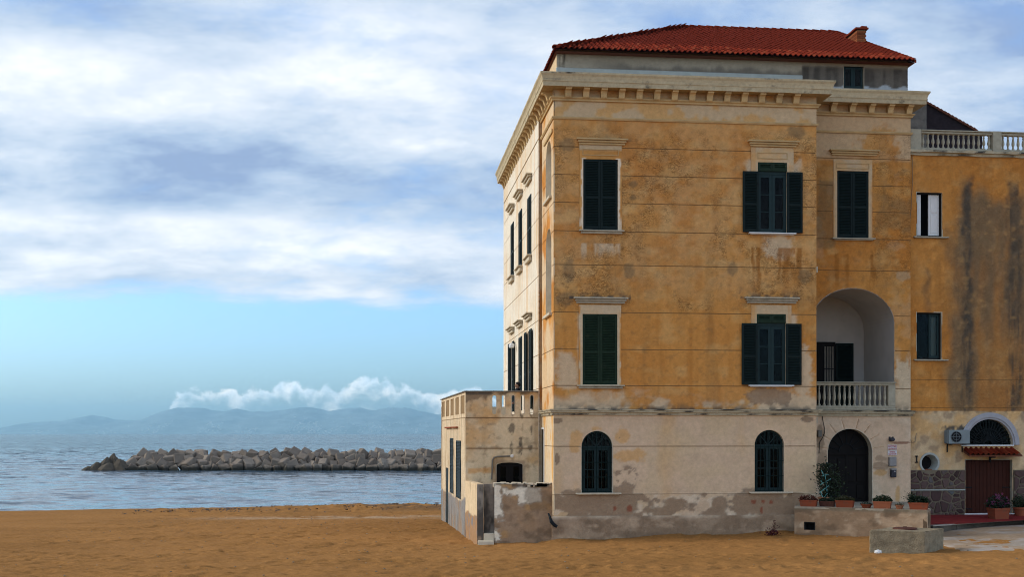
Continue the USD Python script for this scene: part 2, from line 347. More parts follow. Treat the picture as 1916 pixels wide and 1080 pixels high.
def sand_paint(X, Y):
    P = np.stack([X, Y, 0 * X], -1)
    base = np.array([.285, .132, .040]); wet = np.array([.215, .098, .028]); pale = np.array([.38, .26, .16])
    n = fbm(P * .35, 4, 21); m = fbm(P * np.array([.12, .3, 1]), 3, 33)
    c = base * (0.86 + .28 * n[..., None])
    t = sm(m, .52, .70)[..., None] * .35; c = c * (1 - t) + wet * t
    # damp sand beside the house and a pale trodden track leading to its sea side
    t = (sm(X, -10, -5) * sm(Y, 42, 46) * (1 - sm(Y, 53, 56)))[..., None] * .55; c = c * (1 - t) + wet * 1.05 * t
    tr = np.exp(-((Y - (56.5 + .12 * (X + 4) + .5 * (n - .5) * 4)) / 1.0) ** 2) * sm(X, -17, -9) * sm(fbm(P * np.array([.3, 1, 1]), 3, 8), .33, .55)
    t = tr[..., None] * .8; c = c * (1 - t) + pale * t
    # dark weed and damp along the bank
    sw = sm(fbm(P * np.array([.5, 1.6, 1]), 4, 44), .48, .62) * np.exp(-((Y - crest(X) + 2.5) / 2.2) ** 2) * sm(X, -16, -8)
    t = sw[..., None] * .7; c = c * (1 - t) + np.array([.10, .065, .04]) * t
    t = (sm(Y - crest(X), -1.0, 1.0))[..., None] * .5; c = c * (1 - t) + wet * t
    return c
def build_sand():
    def axis(lo, hi, a, b, fine):
        m = np.arange(a, b + fine, fine); l = [a]; r = [m[-1]]; s = fine
        while l[-1] > lo: s *= 1.25; l.append(l[-1] - s)
        s = fine
        while r[-1] < hi: s *= 1.25; r.append(r[-1] + s)
        return np.concatenate([l[::-1][:-1], m, r[1:]])
    xs = axis(-400, 400, -16.5, 18.5, .075)
    ys = np.concatenate([axis(-80, 28, 27, 42, .075)[:-1] if False else np.concatenate([np.linspace(-80, 20, 18), np.linspace(20.5, 27, 20), np.arange(27.1, 46, .07), np.arange(46.1, 72, .14), np.linspace(72.5, 90, 20)])])
    X, Y = np.meshgrid(xs, ys); Z = ground_z(X, Y)
    P = np.stack([X, Y, 0 * X], -1)
    amp = .5 + .7 * fbm(P * .25, 2, 50)
    # trodden sand: dents and little heaps
    d = fbm(P * np.array([1.9, 2.3, 1]), 3, 5) - .5; e = fbm(P * 5.2, 2, 17) - .5
    dent = -sm(noise(P * np.array([1.7, 2.1, 1]) + 31, 6), .66, .86)
    near = ((Y > 26) & (Y < 75)).astype(float)
    Z = Z + near * amp * (.075 * d + .045 * e + .055 * dent)
    heap = np.exp(-((Y - crest(X) + 2.3) / 2.4) ** 2) * sm(X, -16, -9)
    Z = Z + heap * .30 * (fbm(P * 1.1, 4, 61) - .45)
    # footprints in wandering trails
    r = np.random.default_rng(3)
    for t in range(46):
        x, y, h = r.uniform(-15, 13), r.uniform(27.5, 44), r.choice([0, PI]) + r.normal(0, .35)
        for s in range(r.integers(8, 26)):
            h += r.normal(0, .07); x += .62 * math.cos(h); y += .62 * math.sin(h)
            if not (-16 < x < 17 and 27.3 < y < 55) or (y > 38.5 and x > -2.2): continue
            fx, fy = x - math.sin(h) * .1 * (-1) ** s, y + math.cos(h) * .1 * (-1) ** s
            a, b, c, d_ = np.searchsorted(xs, fx - .4), np.searchsorted(xs, fx + .4), np.searchsorted(ys, fy - .4), np.searchsorted(ys, fy + .4)
            dx, dy = X[c:d_, a:b] - fx, Y[c:d_, a:b] - fy; l, w = dx * math.cos(h) + dy * math.sin(h), -dx * math.sin(h) + dy * math.cos(h)
            q = np.sqrt((l / .17) ** 2 + (w / .085) ** 2); Z[c:d_, a:b] += (-.085 * np.exp(-q ** 2 * 1.2) + .030 * np.exp(-((q - 1.7) / .5) ** 2)) * r.uniform(.6, 1.2)
    V = np.stack([X, Y, Z], -1).reshape(-1, 3); nx = len(xs)
    i = np.arange(len(ys) - 1)[:, None] * nx + np.arange(nx - 1)[None, :]
    f = np.stack([i, i + 1, i + nx + 1, i + nx], -1).reshape(-1, 4)
    N = {'at': ('attribute', {'attribute': 'paint'}), 'g': ('geometry', {}), 'n': ('noise_texture', {'scale': 9.0, 'detail': 8, 'roughness': .7}), 'n2': ('noise_texture', {'scale': 140.0, 'detail': 3, 'roughness': .7}),
         'mr': ('map_range', {'from_min': .25, 'from_max': .75, 'to_min': .72, 'to_max': 1.25}), 'mr2': ('map_range', {'from_min': .2, 'from_max': .8, 'to_min': .8, 'to_max': 1.2}), 'mm': ('math', {'math_type': 'multiply'}),
         'cc': ('combine_color', {}), 'mu': ('mix', {'mix_type': 'multiply', 'fac': 1.0}),
         'ad': ('math', {'math_type': 'multiply_add', 'value2': .35}), 'bp': ('bump', {'strength': .5, 'distance': .03}),
         'p': ('principled_bsdf', {'roughness': 1.0, 'specular_ior_level': .02})}
    L = [('g.position', 'n.vector'), ('g.position', 'n2.vector'), ('n.fac', 'mr.value'), ('n2.fac', 'mr2.value'), ('mr.result', 'mm.value1'), ('mr2.result', 'mm.value2'), ('mm.value', 'cc.r'), ('mm.value', 'cc.g'), ('mm.value', 'cc.b'),
         ('at.color', 'mu.color1'), ('cc.color', 'mu.color2'), ('mu.color', 'p.base_color'), ('n2.fac', 'ad.value1'), ('n.fac', 'ad.value3'), ('ad.value', 'bp.height'), ('bp.normal', 'p.normal')]
    mat = usdkit.material(stage, '/World/Looks/sand', N, L, surface='p.BSDF')
    obj('sand', (V, f), mat, smooth=True, paint=sand_paint(X, Y).reshape(-1, 3), kind='structure', label='trodden brown beach sand')
build_sand()

def build_haze():
    b = MB().box(-27000, 27000, -300, 24000, -15.0, 520)
    m = usdkit.material(stage, '/World/Looks/haze', {'v': ('principled_volume', {'color': HAZE_COLOR, 'density': HAZE, 'anisotropy': 0.8})}, volume='v.volume')
    obj('haze', b, m, kind='stuff', label='pale blue sea haze in front of the far hills')
HAZE, HAZE_COLOR = 0.56e-4, (.50, .84, 1.0)
build_haze()
# ------------------------------------------------------------------ materials for buildings
def stucco_material(name, crack=1.0, bump=.45):
    N = {'at': ('attribute', {'attribute': 'paint'}), 'rl': ('attribute', {'attribute': 'relief'}), 'rs': ('separate_color', {}), 'g': ('geometry', {}),
         'n': ('noise_texture', {'scale': 7.0, 'detail': 8, 'roughness': .70}), 'mr': ('map_range', {'from_min': .25, 'from_max': .75, 'to_min': .84, 'to_max': 1.16}),
         'cc': ('combine_color', {}), 'mu': ('mix', {'mix_type': 'multiply', 'fac': 1.0}),
         # flaking coat: thin wandering dark lips
         'cm': ('mapping', {'scale': (1.0, 1.0, 2.1)}), 'c1': ('noise_texture', {'scale': 7.0, 'detail': 5, 'roughness': .62, 'distortion': 1.2}),
         'ca': ('math', {'math_type': 'subtract', 'value2': .5}), 'cb': ('math', {'math_type': 'absolute'}), 'cl': ('map_range', {'from_min': .010, 'from_max': .042, 'to_min': 1.0, 'to_max': 0.0, 'clamp': True}),
         'c2': ('noise_texture', {'scale': 2.3, 'detail': 3, 'roughness': .6}), 'c3': ('map_range', {'range_type': 'smoothstep', 'from_min': .34, 'from_max': .62, 'clamp': True}),
         'cx': ('math', {'math_type': 'multiply'}), 'cy': ('math', {'math_type': 'multiply'}), 'cz': ('math', {'math_type': 'multiply', 'value2': .62 * crack}),
         'dk': ('mix', {'mix_type': 'multiply', 'color2': (.22, .20, .19)}),
         'bn': ('noise_texture', {'scale': 34.0, 'detail': 6, 'roughness': .7}), 'bs': ('math', {'math_type': 'multiply_add'}), 'bh': ('math', {'math_type': 'subtract'}),
         'bp': ('bump', {'strength': bump, 'distance': .020}), 'p': ('principled_bsdf', {'roughness': 1.0, 'specular_ior_level': .04})}
    L = [('rl.color', 'rs.color'), ('g.position', 'n.vector'), ('n.fac', 'mr.value'), ('mr.result', 'cc.r'), ('mr.result', 'cc.g'), ('mr.result', 'cc.b'), ('at.color', 'mu.color1'), ('cc.color', 'mu.color2'),
         ('g.position', 'cm.vector'), ('cm.vector', 'c1.vector'), ('c1.fac', 'ca.value1'), ('ca.value', 'cb.value1'), ('cb.value', 'cl.value'), ('g.position', 'c2.vector'), ('c2.fac', 'c3.value'),
         ('cl.result', 'cx.value1'), ('c3.result', 'cx.value2'), ('cx.value', 'cy.value1'), ('rs.r', 'cy.value2'), ('cy.value', 'cz.value1'), ('cz.value', 'dk.fac'), ('mu.color', 'dk.color1'), ('dk.color', 'p.base_color'),
         ('g.position', 'bn.vector'), ('bn.fac', 'bs.value1'), ('rs.g', 'bs.value2'), ('c1.fac', 'bs.value3'), ('bs.value', 'bh.value1'), ('cy.value', 'bh.value2'), ('bh.value', 'bp.height'), ('bp.normal', 'p.normal')]
    return usdkit.material(stage, '/World/Looks/' + name, N, L, surface='p.BSDF')
MAT['stucco'] = stucco_material('stucco')
MAT['backing'] = simple('joint_mortar', (.24, .15, .07), .95, .2)
MAT['plaster'] = simple('cream_plaster', (.54, .45, .32), .9, .16, 3.0, .25, 50, extra_dirt=.35, dirt=(.18, .13, .07))
MAT['trim'] = simple('ochre_trim', (.50, .335, .155), .9, .2, 2.2, .25, 50, extra_dirt=.5, dirt=(.13, .10, .06))
MAT['trim_grey'] = simple('weathered_stone_trim', (.40, .345, .25), .9, .2, 4.0, .3, 50, extra_dirt=.7, dirt=(.08, .07, .05))
MAT['stone'] = simple('grey_balustrade_stone', (.36, .32, .23), .9, .2, 6.0, .3, 60, extra_dirt=.5, dirt=(.12, .10, .07))
MAT['loggia'] = simple('loggia_white_plaster', (.48, .44, .39), .92, .08, 2.0, .1, 40, extra_dirt=.15)
MAT['shutter'] = simple('dark_green_shutter_paint', (.0040, .0100, .0085), .6, .25, 8, .1, 90, spec=.15, extra_dirt=.12, dirt=(.03, .035, .03))
MAT['shutter_green'] = simple('faded_green_shutter_paint', (.010, .022, .010), .65, .3, 8, .1, 90, spec=.15, extra_dirt=.4, dirt=(.05, .055, .03))
MAT['sash'] = simple('blue_green_sash_paint', (.010, .025, .025), .55, .2, 8, .05, 90, spec=.2)
MAT['iron'] = simple('black_iron', (.010, .012, .013), .6, .3, 20, .1, 90)
MAT['iron_green'] = simple('green_iron', (.004, .013, .011), .6, .3, 20, .1, 90)
MAT['dark_room'] = simple('dark_room', (.018, .016, .015), .95, .2)
MAT['door_dark'] = simple('dark_stained_wood', (.0075, .0055, .0045), .6, .35, 5, .2, 40, spec=.12)
MAT['door_brown'] = simple('red_brown_door_wood', (.042, .0085, .003), .6, .22, 4, .15, 40, spec=.15)
MAT['roof_under'] = simple('roof_underside', (.16, .06, .035), .95, .2)
MAT['white_paint'] = simple('white_paint', (.66, .64, .60), .6, .06, 4, .05)
MAT['lead'] = simple('pale_flashing', (.37, .375, .33), .7, .14, 3, .1, extra_dirt=.25, dirt=(.22, .30, .24))
MAT['conduit'] = simple('grey_conduit', (.17, .15, .12), .7, .2)
def tile_material(name, col, dark):
    N = {'oi': ('object_info', {}), 'ge': ('geometry', {}), 'w': ('math', {'math_type': 'add'}), 'wn': ('white_noise_texture', {'dimensions': '1D'}), 'r': ('rgb_ramp', {'ramp': [(0, tuple(c * .62 for c in col)), (.45, col), (.8, (col[0] * 1.25, col[1] * 1.35, col[2] * 1.3)), (1, (col[0] * 1.1, col[1] * 1.9, col[2] * 2.1))]}),
         'n': ('noise_texture', {'scale': 7.0, 'detail': 7, 'roughness': .7}), 'd': ('map_range', {'range_type': 'smoothstep', 'from_min': .5, 'from_max': .72, 'to_max': .65, 'clamp': True}), 'm': ('mix', {'mix_type': 'mix', 'color2': dark}),
         'b': ('noise_texture', {'scale': 90.0, 'detail': 3}), 'bp': ('bump', {'strength': .2, 'distance': .006}), 'p': ('principled_bsdf', {'roughness': .95, 'specular_ior_level': .03})}
    L = [('oi.random', 'w.value1'), ('ge.random_per_island', 'w.value2'), ('w.value', 'wn.w'), ('wn.value', 'r.fac'), ('ge.position', 'n.vector'), ('n.fac', 'd.value'), ('d.result', 'm.fac'), ('r.color', 'm.color1'), ('m.color', 'p.base_color'), ('ge.position', 'b.vector'), ('b.fac', 'bp.height'), ('bp.normal', 'p.normal')]
    return usdkit.material(stage, '/World/Looks/' + name, N, L, surface='p.BSDF')
MAT['tile'] = tile_material('red_clay_tile', (.155, .019, .007), (.09, .018, .010))
MAT['brick'] = tile_material('red_chimney_brick', (.25, .075, .03), (.12, .06, .04))
MAT['terracotta'] = tile_material('terracotta_pot', (.235, .062, .030), (.12, .075, .05))
def glass_material():
    N = {'t': ('transparent_bsdf', {'color': (.60, .65, .64)}), 'gl': ('glossy_bsdf', {'roughness': .06, 'color': (.32, .34, .36)}), 'f': ('fresnel', {'IOR': 1.3}), 'mx': ('mix_closure', {})}
    return usdkit.material(stage, '/World/Looks/window_glass', N, [('f.fac', 'mx.fac'), ('t.BSDF', 'mx.closure1'), ('gl.BSDF', 'mx.closure2')], surface='mx.closure')
MAT['glass'] = glass_material()

# ------------------------------------------------------------------ the palazzo's frame: u along its front, v into it
A = np.array([1.374, 40.0]); TH = math.radians(6.15)
CU, SU = math.cos(TH), math.sin(TH)
F, CX, HY = 2270.0, 958.0, 811.0
def uz(px, py, v=0.0):
    """place on the plane v of a point measured in the photograph"""
    u = ((px - CX) * (A[1] + v * CU) - F * (A[0] - v * SU)) / (F * CU - (px - CX) * SU)
    return u, EYE + (HY - py) * (A[1] + u * SU + v * CU) / F
def vz(px, py, u=0.0):
    v = (F * (A[0] + u * CU) - (px - CX) * (A[1] + u * SU)) / ((px - CX) * CU + F * SU)
    return v, EYE + (HY - py) * (A[1] + u * SU + v * CU) / F
def to_world(u, v): return A[0] + u * CU - v * SU, A[1] + u * SU + v * CU
def WF(v0=0.0): return lambda p: np.asarray(p, float) + np.array([0, v0, 0])
def WS(u0=0.0): return lambda p: np.stack([np.asarray(p, float)[:, 1] + u0, np.asarray(p, float)[:, 0], np.asarray(p, float)[:, 2]], 1)
def WG(o, a, n):
    """frame with origin o, run a and inward direction n (plan)"""
    o, a, n = (np.array([*x, 0.0]) for x in (o, a, n))
    return lambda p: o + np.asarray(p, float)[:, :1] * a + np.asarray(p, float)[:, 1:2] * n + np.asarray(p, float)[:, 2:] * np.array([0, 0, 1.0])
def rect(s0, s1, z0, z1): return sbox(min(s0, s1), min(z0, z1), max(s0, s1), max(z0, z1))
def arch(s0, s1, z0, zs, rise, n=20):
    """opening with a (half-elliptic) arched head: spring zs, rise above it"""
    c, r = (s0 + s1) / 2, (s1 - s0) / 2; t = np.linspace(0, PI, n)
    return Polygon([(s0, z0), (s1, z0)] + [(c + r * math.cos(a), zs + rise * math.sin(a)) for a in t])

def relief_band(parent, name, W, s0, s1, z0, z1, holes, paint, mat, disp=None, step=.05, back=.05, relief=None, label=None, kind=None, shape=None, rough=.6):
    """a coat of plaster as a fine sheet with its own colour, lips all round so that its edges stand proud of what is behind"""
    hs, hz = [], []
    for h in holes:
        b = h.bounds; hs += [b[0], b[2]]; hz += [b[1], b[3]]
    def lines(a, b, extra):
        base = np.linspace(a, b, max(2, int(round((b - a) / step)) + 1))
        ex = np.array([e for e in extra if a < e < b])
        if len(ex):
            keep = np.min(np.abs(base[:, None] - ex[None]), 1) > .35 * step
            keep[0] = keep[-1] = True
            base = np.unique(np.concatenate([base[keep], ex]).round(5))
        return base
    ss, zz = lines(s0, s1, hs), lines(z0, z1, hz)
    S, Z = np.meshgrid(ss, zz); nx, ny = len(ss), len(zz)
    sc, zc = (ss[:-1] + ss[1:]) / 2, (zz[:-1] + zz[1:]) / 2
    SC, ZC = np.meshgrid(sc, zc); keep = np.ones(SC.shape, bool)
    for h in holes: keep &= ~shapely.contains_xy(h, SC, ZC)
    if shape is not None: keep &= shapely.contains_xy(shape, SC, ZC)
    if not keep.any(): return None
    s, z = S.ravel().copy(), Z.ravel().copy()
    idx = np.arange(nx * ny).reshape(ny, nx)
    q = np.stack([idx[:-1, :-1], idx[:-1, 1:], idx[1:, 1:], idx[1:, :-1]], -1)
    quads = q[keep]
    # boundary edges
    pad = np.pad(keep, 1); edges = []
    for dy, dx, (i, j) in ((-1, 0, (0, 1)), (0, 1, (1, 2)), (1, 0, (2, 3)), (0, -1, (3, 0))):
        nb = pad[1 + dy:1 + dy + keep.shape[0], 1 + dx:1 + dx + keep.shape[1]]
        e = q[keep & ~nb]; edges.append(e[:, [i, j]])
    edges = np.vstack(edges)
    # pull the rim of arched openings onto the arch
    rim = np.unique(edges)
    for h in holes + ([shape] if shape is not None else []):
        if len(h.exterior.coords) > 6:
            for i in rim:
                p = Point(s[i], z[i]); d = h.exterior.distance(p)
                if 1e-6 < d < step * .9:
                    c = h.exterior.interpolate(h.exterior.project(p)); s[i], z[i] = c.x, c.y
    d = np.zeros(len(s)) if disp is None else disp(s, z)
    col = paint(s, z); rel = np.zeros((len(s), 3)); rel[:, 1] = rough(s, z) if callable(rough) else rough
    if relief is not None: rel[:, 0] = relief(s, z)
    lab, nl = ndimage.label(keep); lq, out = lab[keep], None
    eid = np.concatenate([lab[keep & ~pad[1 + dy:1 + dy + keep.shape[0], 1 + dx:1 + dx + keep.shape[1]]] for dy, dx in ((-1, 0), (0, 1), (1, 0), (0, -1))])
    for l in range(1, nl + 1):                        # each separate piece of plaster is a part of its own
        Q, E = quads[lq == l], edges[eid == l]
        if len(Q) < 3: continue
        rim_ = np.unique(E); used = np.unique(Q); rm = -np.ones(len(s), int); rm[used] = np.arange(len(used))
        v = np.stack([s, d, z], 1)[used]; nv = len(v)
        bm = -np.ones(len(s), int); bm[rim_] = nv + np.arange(len(rim_))
        vb = v[rm[rim_]].copy(); vb[:, 1] = vb[:, 1] + back
        f = np.vstack([rm[Q], np.stack([rm[E[:, 1]], rm[E[:, 0]], bm[E[:, 0]], bm[E[:, 1]]], 1)])
        V = W(np.vstack([v, vb])); C = np.vstack([col[used], col[rim_]]); R = np.vstack([rel[used], rel[rim_]])
        out = obj(name, (V, f), mat, parent, paint=np.clip(C, .01, .85), relief=R, label=label, kind=kind)
    return out

# pigments
OCH, DEEP, LITE = np.array([.555, .245, .060]), np.array([.49, .178, .034]), np.array([.60, .325, .108])
CREAM, WHITE, BEIGE = np.array([.60, .425, .245]), np.array([.69, .545, .38]), np.array([.62, .432, .272])
BARE, GRIME, RED = np.array([.245, .162, .098]), np.array([.060, .050, .040]), np.array([.26, .07, .035])
def mixp(c, m, col): m = np.clip(np.asarray(m), 0, 1)[:, None]; return c * (1 - m) + np.asarray(col) * m
def patch(c, m, col, k=.9, lip=.4):
    """lost plaster: its own colour inside, a thin dark line painted round it as edge shadow"""
    c = mixp(c, np.clip(m, 0, 1) * k, col); return mixp(c, np.clip(4 * m * (1 - m), 0, 1) ** 2 * lip, GRIME * 1.6)
def P2(s, z, a=1.0, b=1.0, k=0.0): return np.stack([s * a + k, z * b - k, np.full_like(s, k * 1.7)], -1)
def fb(s, z, a=1.0, b=None, o=4, seed=0): return fbm(P2(s, z, a, a if b is None else b, seed * 3.3), o, seed)
def blob(s, z, c, r, seed=0, edge=.35, rough=.9):
    """ragged patch centred at c with radii r"""
    q = np.sqrt(((s - c[0]) / r[0]) ** 2 + ((z - c[1]) / r[1]) ** 2) + (fb(s, z, 2.2, None, 4, seed) - .5) * rough * 1.6
    q = q + (fb(s, z, 7.0, None, 3, seed + 7) - .5) * .8 * rough + (fb(s, z, 17.0, None, 2, seed + 9) - .5) * .4
    return 1 - sm(q, 1 - edge, 1 + edge * .4)
def boxm(s, z, s0, s1, z0, z1, e=.12, wob=.35, seed=0):
    n = (fb(s, z, 2.0, None, 4, seed) - .5) * wob * 2 + (fb(s, z, 8.0, None, 3, seed + 5) - .5) * wob * .8
    return sm(s + n, s0 - e, s0 + e) * (1 - sm(s + n, s1 - e, s1 + e)) * sm(z + n, z0 - e, z0 + e) * (1 - sm(z + n, z1 - e, z1 + e))
def drips(s, z, s0, s1, ztop, length, seed=0, thr=.5):
    s = s + .16 * (fb(s, z, 2.5, 2.5, 3, seed + 3) - .5); n = .7 * fb(s, z, 5.5, .25, 3, seed) + .3 * fb(s, z, 9, 4, 3, seed + 2); l = length * (.35 + 1.3 * fb(s, 0 * z, 3.1, None, 2, seed + 1))
    return sm(n, thr, thr + .12) * sm(s, s0 - .03, s0 + .03) * (1 - sm(s, s1 - .03, s1 + .03)) * (1 - sm(ztop - z, .3 * l, l)) * (z < ztop)

def ochre_base(s, z, seed=0):
    a, b, c = fb(s, z, .55, None, 4, seed + 1), fb(s, z, 2.1, 2.8, 5, seed + 2), fb(s, z, 4.5, .5, 3, seed + 3)
    col = np.repeat(OCH[None], len(s), 0)
    col = mixp(col, sm(a, .40, .70) * .75, DEEP); col = mixp(col, sm(b, .48, .72) * .65, LITE)
    col = mixp(col, sm(c, .52, .75) * .50, DEEP * .8); col = mixp(col, sm(fb(s, z, 2.6, .22, 4, seed + 6), .54, .74) * .30, np.array([.26, .14, .05]))
    col = mixp(col, sm(fb(s, z, 7, 9, 3, seed + 4), .60, .76) * .28, np.array([.17, .10, .045]))
    return col

# ---- paint of the front block
U_END = 8.955
def front_paint(s, z):
    S = lambda px, py: uz(px, py)
    col = ochre_base(s, z, 1)
    n = fb(s, z, 1.6, 1.9, 5, 11); m = fb(s, z, .9, 1.0, 4, 12)
    up = sm(z, 8.8, 10.5) * (.10 + .20 * sm(fb(s, z, 1.8, 2.4, 4, 14), .42, .62)); col = mixp(col, up, np.array([.66, .44, .21]))
    # worn darker rubbed look at the edges of the upper coat
    col = mixp(col, sm(fb(s, z, 3.0, 4.5, 4, 13), .50, .70) * sm(z, 8.6, 9.4) * .16, np.array([.34, .19, .075]))
    # frieze under the cornice
    t = sm(z, 15.40, 15.46); fr = mixp(np.repeat(CREAM[None] * .95, len(s), 0), sm(n, .50, .58) * .8, LITE); col = col * (1 - t[:, None]) + fr * t[:, None]
    # cream where the wash has gone
    pale = np.maximum.reduce([
        boxm(s, z, *[S(1393, 0)[0], S(1494, 0)[0]], S(0, 330)[1], S(0, 268)[1], .10, .25, 14),
        (sm(6.70 - z + (n - .5) * 1.6, 0, .5)) * np.clip(1.05 - sm(n + .25 * np.exp(-((s - 5.0) / 2.2) ** 2), .52, .66) * 1.0, 0, 1),
        blob(s, z, S(1060, 690), (.42, .62), 15) * .9, blob(s, z, S(1500, 695), (.38, .95), 16) * .95,
        blob(s, z, S(1455, 462), (.62, .50), 17) * .95,
        drips(s, z, S(1088, 0)[0], S(1160, 0)[0], S(0, 437)[1], .55, 18, .42) * .9,
        boxm(s, z, S(1405, 0)[0], S(1490, 0)[0], S(0, 606)[1], S(0, 572)[1], .08, .2, 19),
        drips(s, z, S(1088, 0)[0], S(1165, 0)[0], S(0, 729)[1], .6, 20, .45) * .7,
        boxm(s, z, S(1081, 0)[0], S(1088, 0)[0], S(0, 722)[1], S(0, 572)[1], .05, .1, 22) * .8])
    col = mixp(col, pale * .92, CREAM * np.array([1.0, 1.02, 1.08]))
    # rusty runs below the open upper window
    col = mixp(col, drips(s, z, S(1392, 0)[0], S(1500, 0)[0], S(0, 440)[1], 1.5, 23, .52) * .75, DEEP * .62)
    col = mixp(col, drips(s, z, S(1080, 0)[0], S(1168, 0)[0], S(0, 440)[1], 2.2, 24, .56) * .45, DEEP * .7)
    # fallen plaster under the lower right window
    col = patch(col, blob(s, z, S(1440, 742), (.72, .30), 25, .2), BARE * 1.25)
    # dirt: soft brown clouds and dark dabs
    for (x, y), r, k in (((1063, 505), (.22, .35), 26), ((1178, 505), (.2, .28), 27), ((1370, 505), (.18, .25), 28), ((1505, 515), (.24, .3), 29), ((1185, 345), (.16, .14), 30), ((1185, 370), (.2, .12), 31), ((1062, 270), (.3, .22), 32), ((1490, 245), (.35, .25), 33), ((1060, 560), (.3, .25), 34)):
        col = mixp(col, blob(s, z, S(x, y), r, k) * .55, np.array([.155, .115, .065]))
    for x0, x1, y in ((1070, 1176, 557), (1388, 1498, 557), (1078, 1174, 260)):
        q = sm(fb(s, z, 6, 9, 4, 35), .42, .56) * (s > S(x0, y)[0] - .1) * (s < S(x1, y)[0] + .1) * np.exp(-np.clip(z - S(x0, y)[1], 0, 9) / .15) * (z > S(x0, y)[1] - .05)
        col = mixp(col, q * (1.0 if y > 300 else .35), GRIME * 1.3)
    q = np.exp(-np.clip(z - 5.80, 0, 9) / .12) * sm(fb(s, z, 5, 7, 4, 36), .40, .60) * (z > 5.7); col = mixp(col, q * .85, GRIME * 1.4)
    # ---- ground floor
    g = np.repeat(BEIGE[None], len(s), 0)
    g = mixp(g, sm(fb(s, z, .7, 1.1, 4, 37), .40, .64) * .75, CREAM * .97); g = mixp(g, sm(fb(s, z, 2.5, 3, 5, 38), .5, .72) * .35, BEIGE * .82)
    for (x, y), r, k in (((1077, 826), (.16, .32), 39), ((1165, 818), (.24, .26), 40), ((1178, 853), (.42, .20), 41), ((1118, 803), (.22, .12), 42)):
        col_ = blob(s, z, S(x, y), r, k, .3, 1.3); g = mixp(g, col_ * .65, LITE * np.array([1.0, .95, .85]))
    g = mixp(g, sm(fb(s, z, .8, .35, 4, 43), .50, .72) * .45, LITE)
    # lower skirt: bare render showing through, whitish efflorescence, some brick
    lo = sm(2.99 - z, 0, .03)
    bare = np.maximum.reduce([boxm(s, z, S(1058, 0)[0], S(1185, 0)[0], 2.2, 3.2, .10, .40, 44), boxm(s, z, S(1385, 0)[0], S(1455, 0)[0], 2.2, 3.05, .10, .35, 45), sm(fb(s, z, 2.2, 2.6, 5, 46) + .16 * lo, .58, .68) * lo,
                              boxm(s, z, S(1145, 0)[0], S(1180, 0)[0], 2.9, 3.75, .1, .4, 47) * sm(fb(s, z, 4, 5, 4, 48), .45, .55)])
    g = patch(g, bare, BARE * 1.2, .92, .45); g = mixp(g, lo * (1 - bare) * sm(fb(s, z, 3, 3.5, 4, 49), .48, .6) * .6, WHITE)
    for (x, y), r, k in (((1150, 952), (.08, .10), 50), ((1178, 952), (.10, .12), 51), ((1410, 940), (.10, .07), 52), ((1428, 939), (.06, .07), 53), ((1443, 940), (.08, .07), 54), ((1425, 955), (.05, .12), 55), ((1178, 990), (.05, .10), 56)):
        g = mixp(g, blob(s, z, S(x, y), r, k, .15, .5) * .8, RED)
    for (x, y), r, k in (((1042, 788), (.20, .09), 57), ((1042, 858), (.09, .20), 58), ((1512, 785), (.22, .10), 59), ((1160, 820), (.02, .02), 60)):
        g = patch(g, blob(s, z, S(x, y), r, k, .15, .6), BARE * .95, .8, .5)
    # rough plinth
    pl = sm(2.27 - z, 0, .02)
    p_ = np.repeat(BARE[None] * 1.10, len(s), 0); p_ = mixp(p_, sm(fb(s, z, 1.4, 2.2, 5, 61), .45, .66) * .55, BARE * .78); p_ = mixp(p_, sm(fb(s, z, 1.1, 2.0, 5, 161), .52, .62) * .5, BEIGE * .75); p_ = mixp(p_, sm(fb(s, z, 2.4, 5.0, 4, 62), .55, .72) * .5, BEIGE * .9)
    p_ = mixp(p_, np.exp(-np.abs(z - 2.21) / .035) * sm(fb(s, 0 * z, 1.3, None, 3, 63), .32, .5) * .8, WHITE * 1.05)
    g = g * (1 - pl[:, None]) + p_ * pl[:, None]
    t = sm(5.74 - z, 0, .03)[:, None]
    return col * (1 - t) + g * t
def front_crack(s, z): return sm(z, 8.9, 9.2) * (1 - sm(z, 14.9, 15.3)) * (.30 + .9 * sm(fb(s, z, .8, None, 3, 64), .35, .6)) + .12 * (z < 5.7)
def front_disp(s, z):
    rough = np.where(z < 2.27, 1.0, np.where(z < 2.98, .45, .12))
    d = (fb(s, z, 3.2, 4.0, 4, 65) - .5) * .05 * rough + (fb(s, z, .5, None, 2, 66) - .5) * .02
    return d - .03 * sm(2.29 - z + .08 * (fb(s, z, 2, 2, 3, 67) - .5), 0, .05)

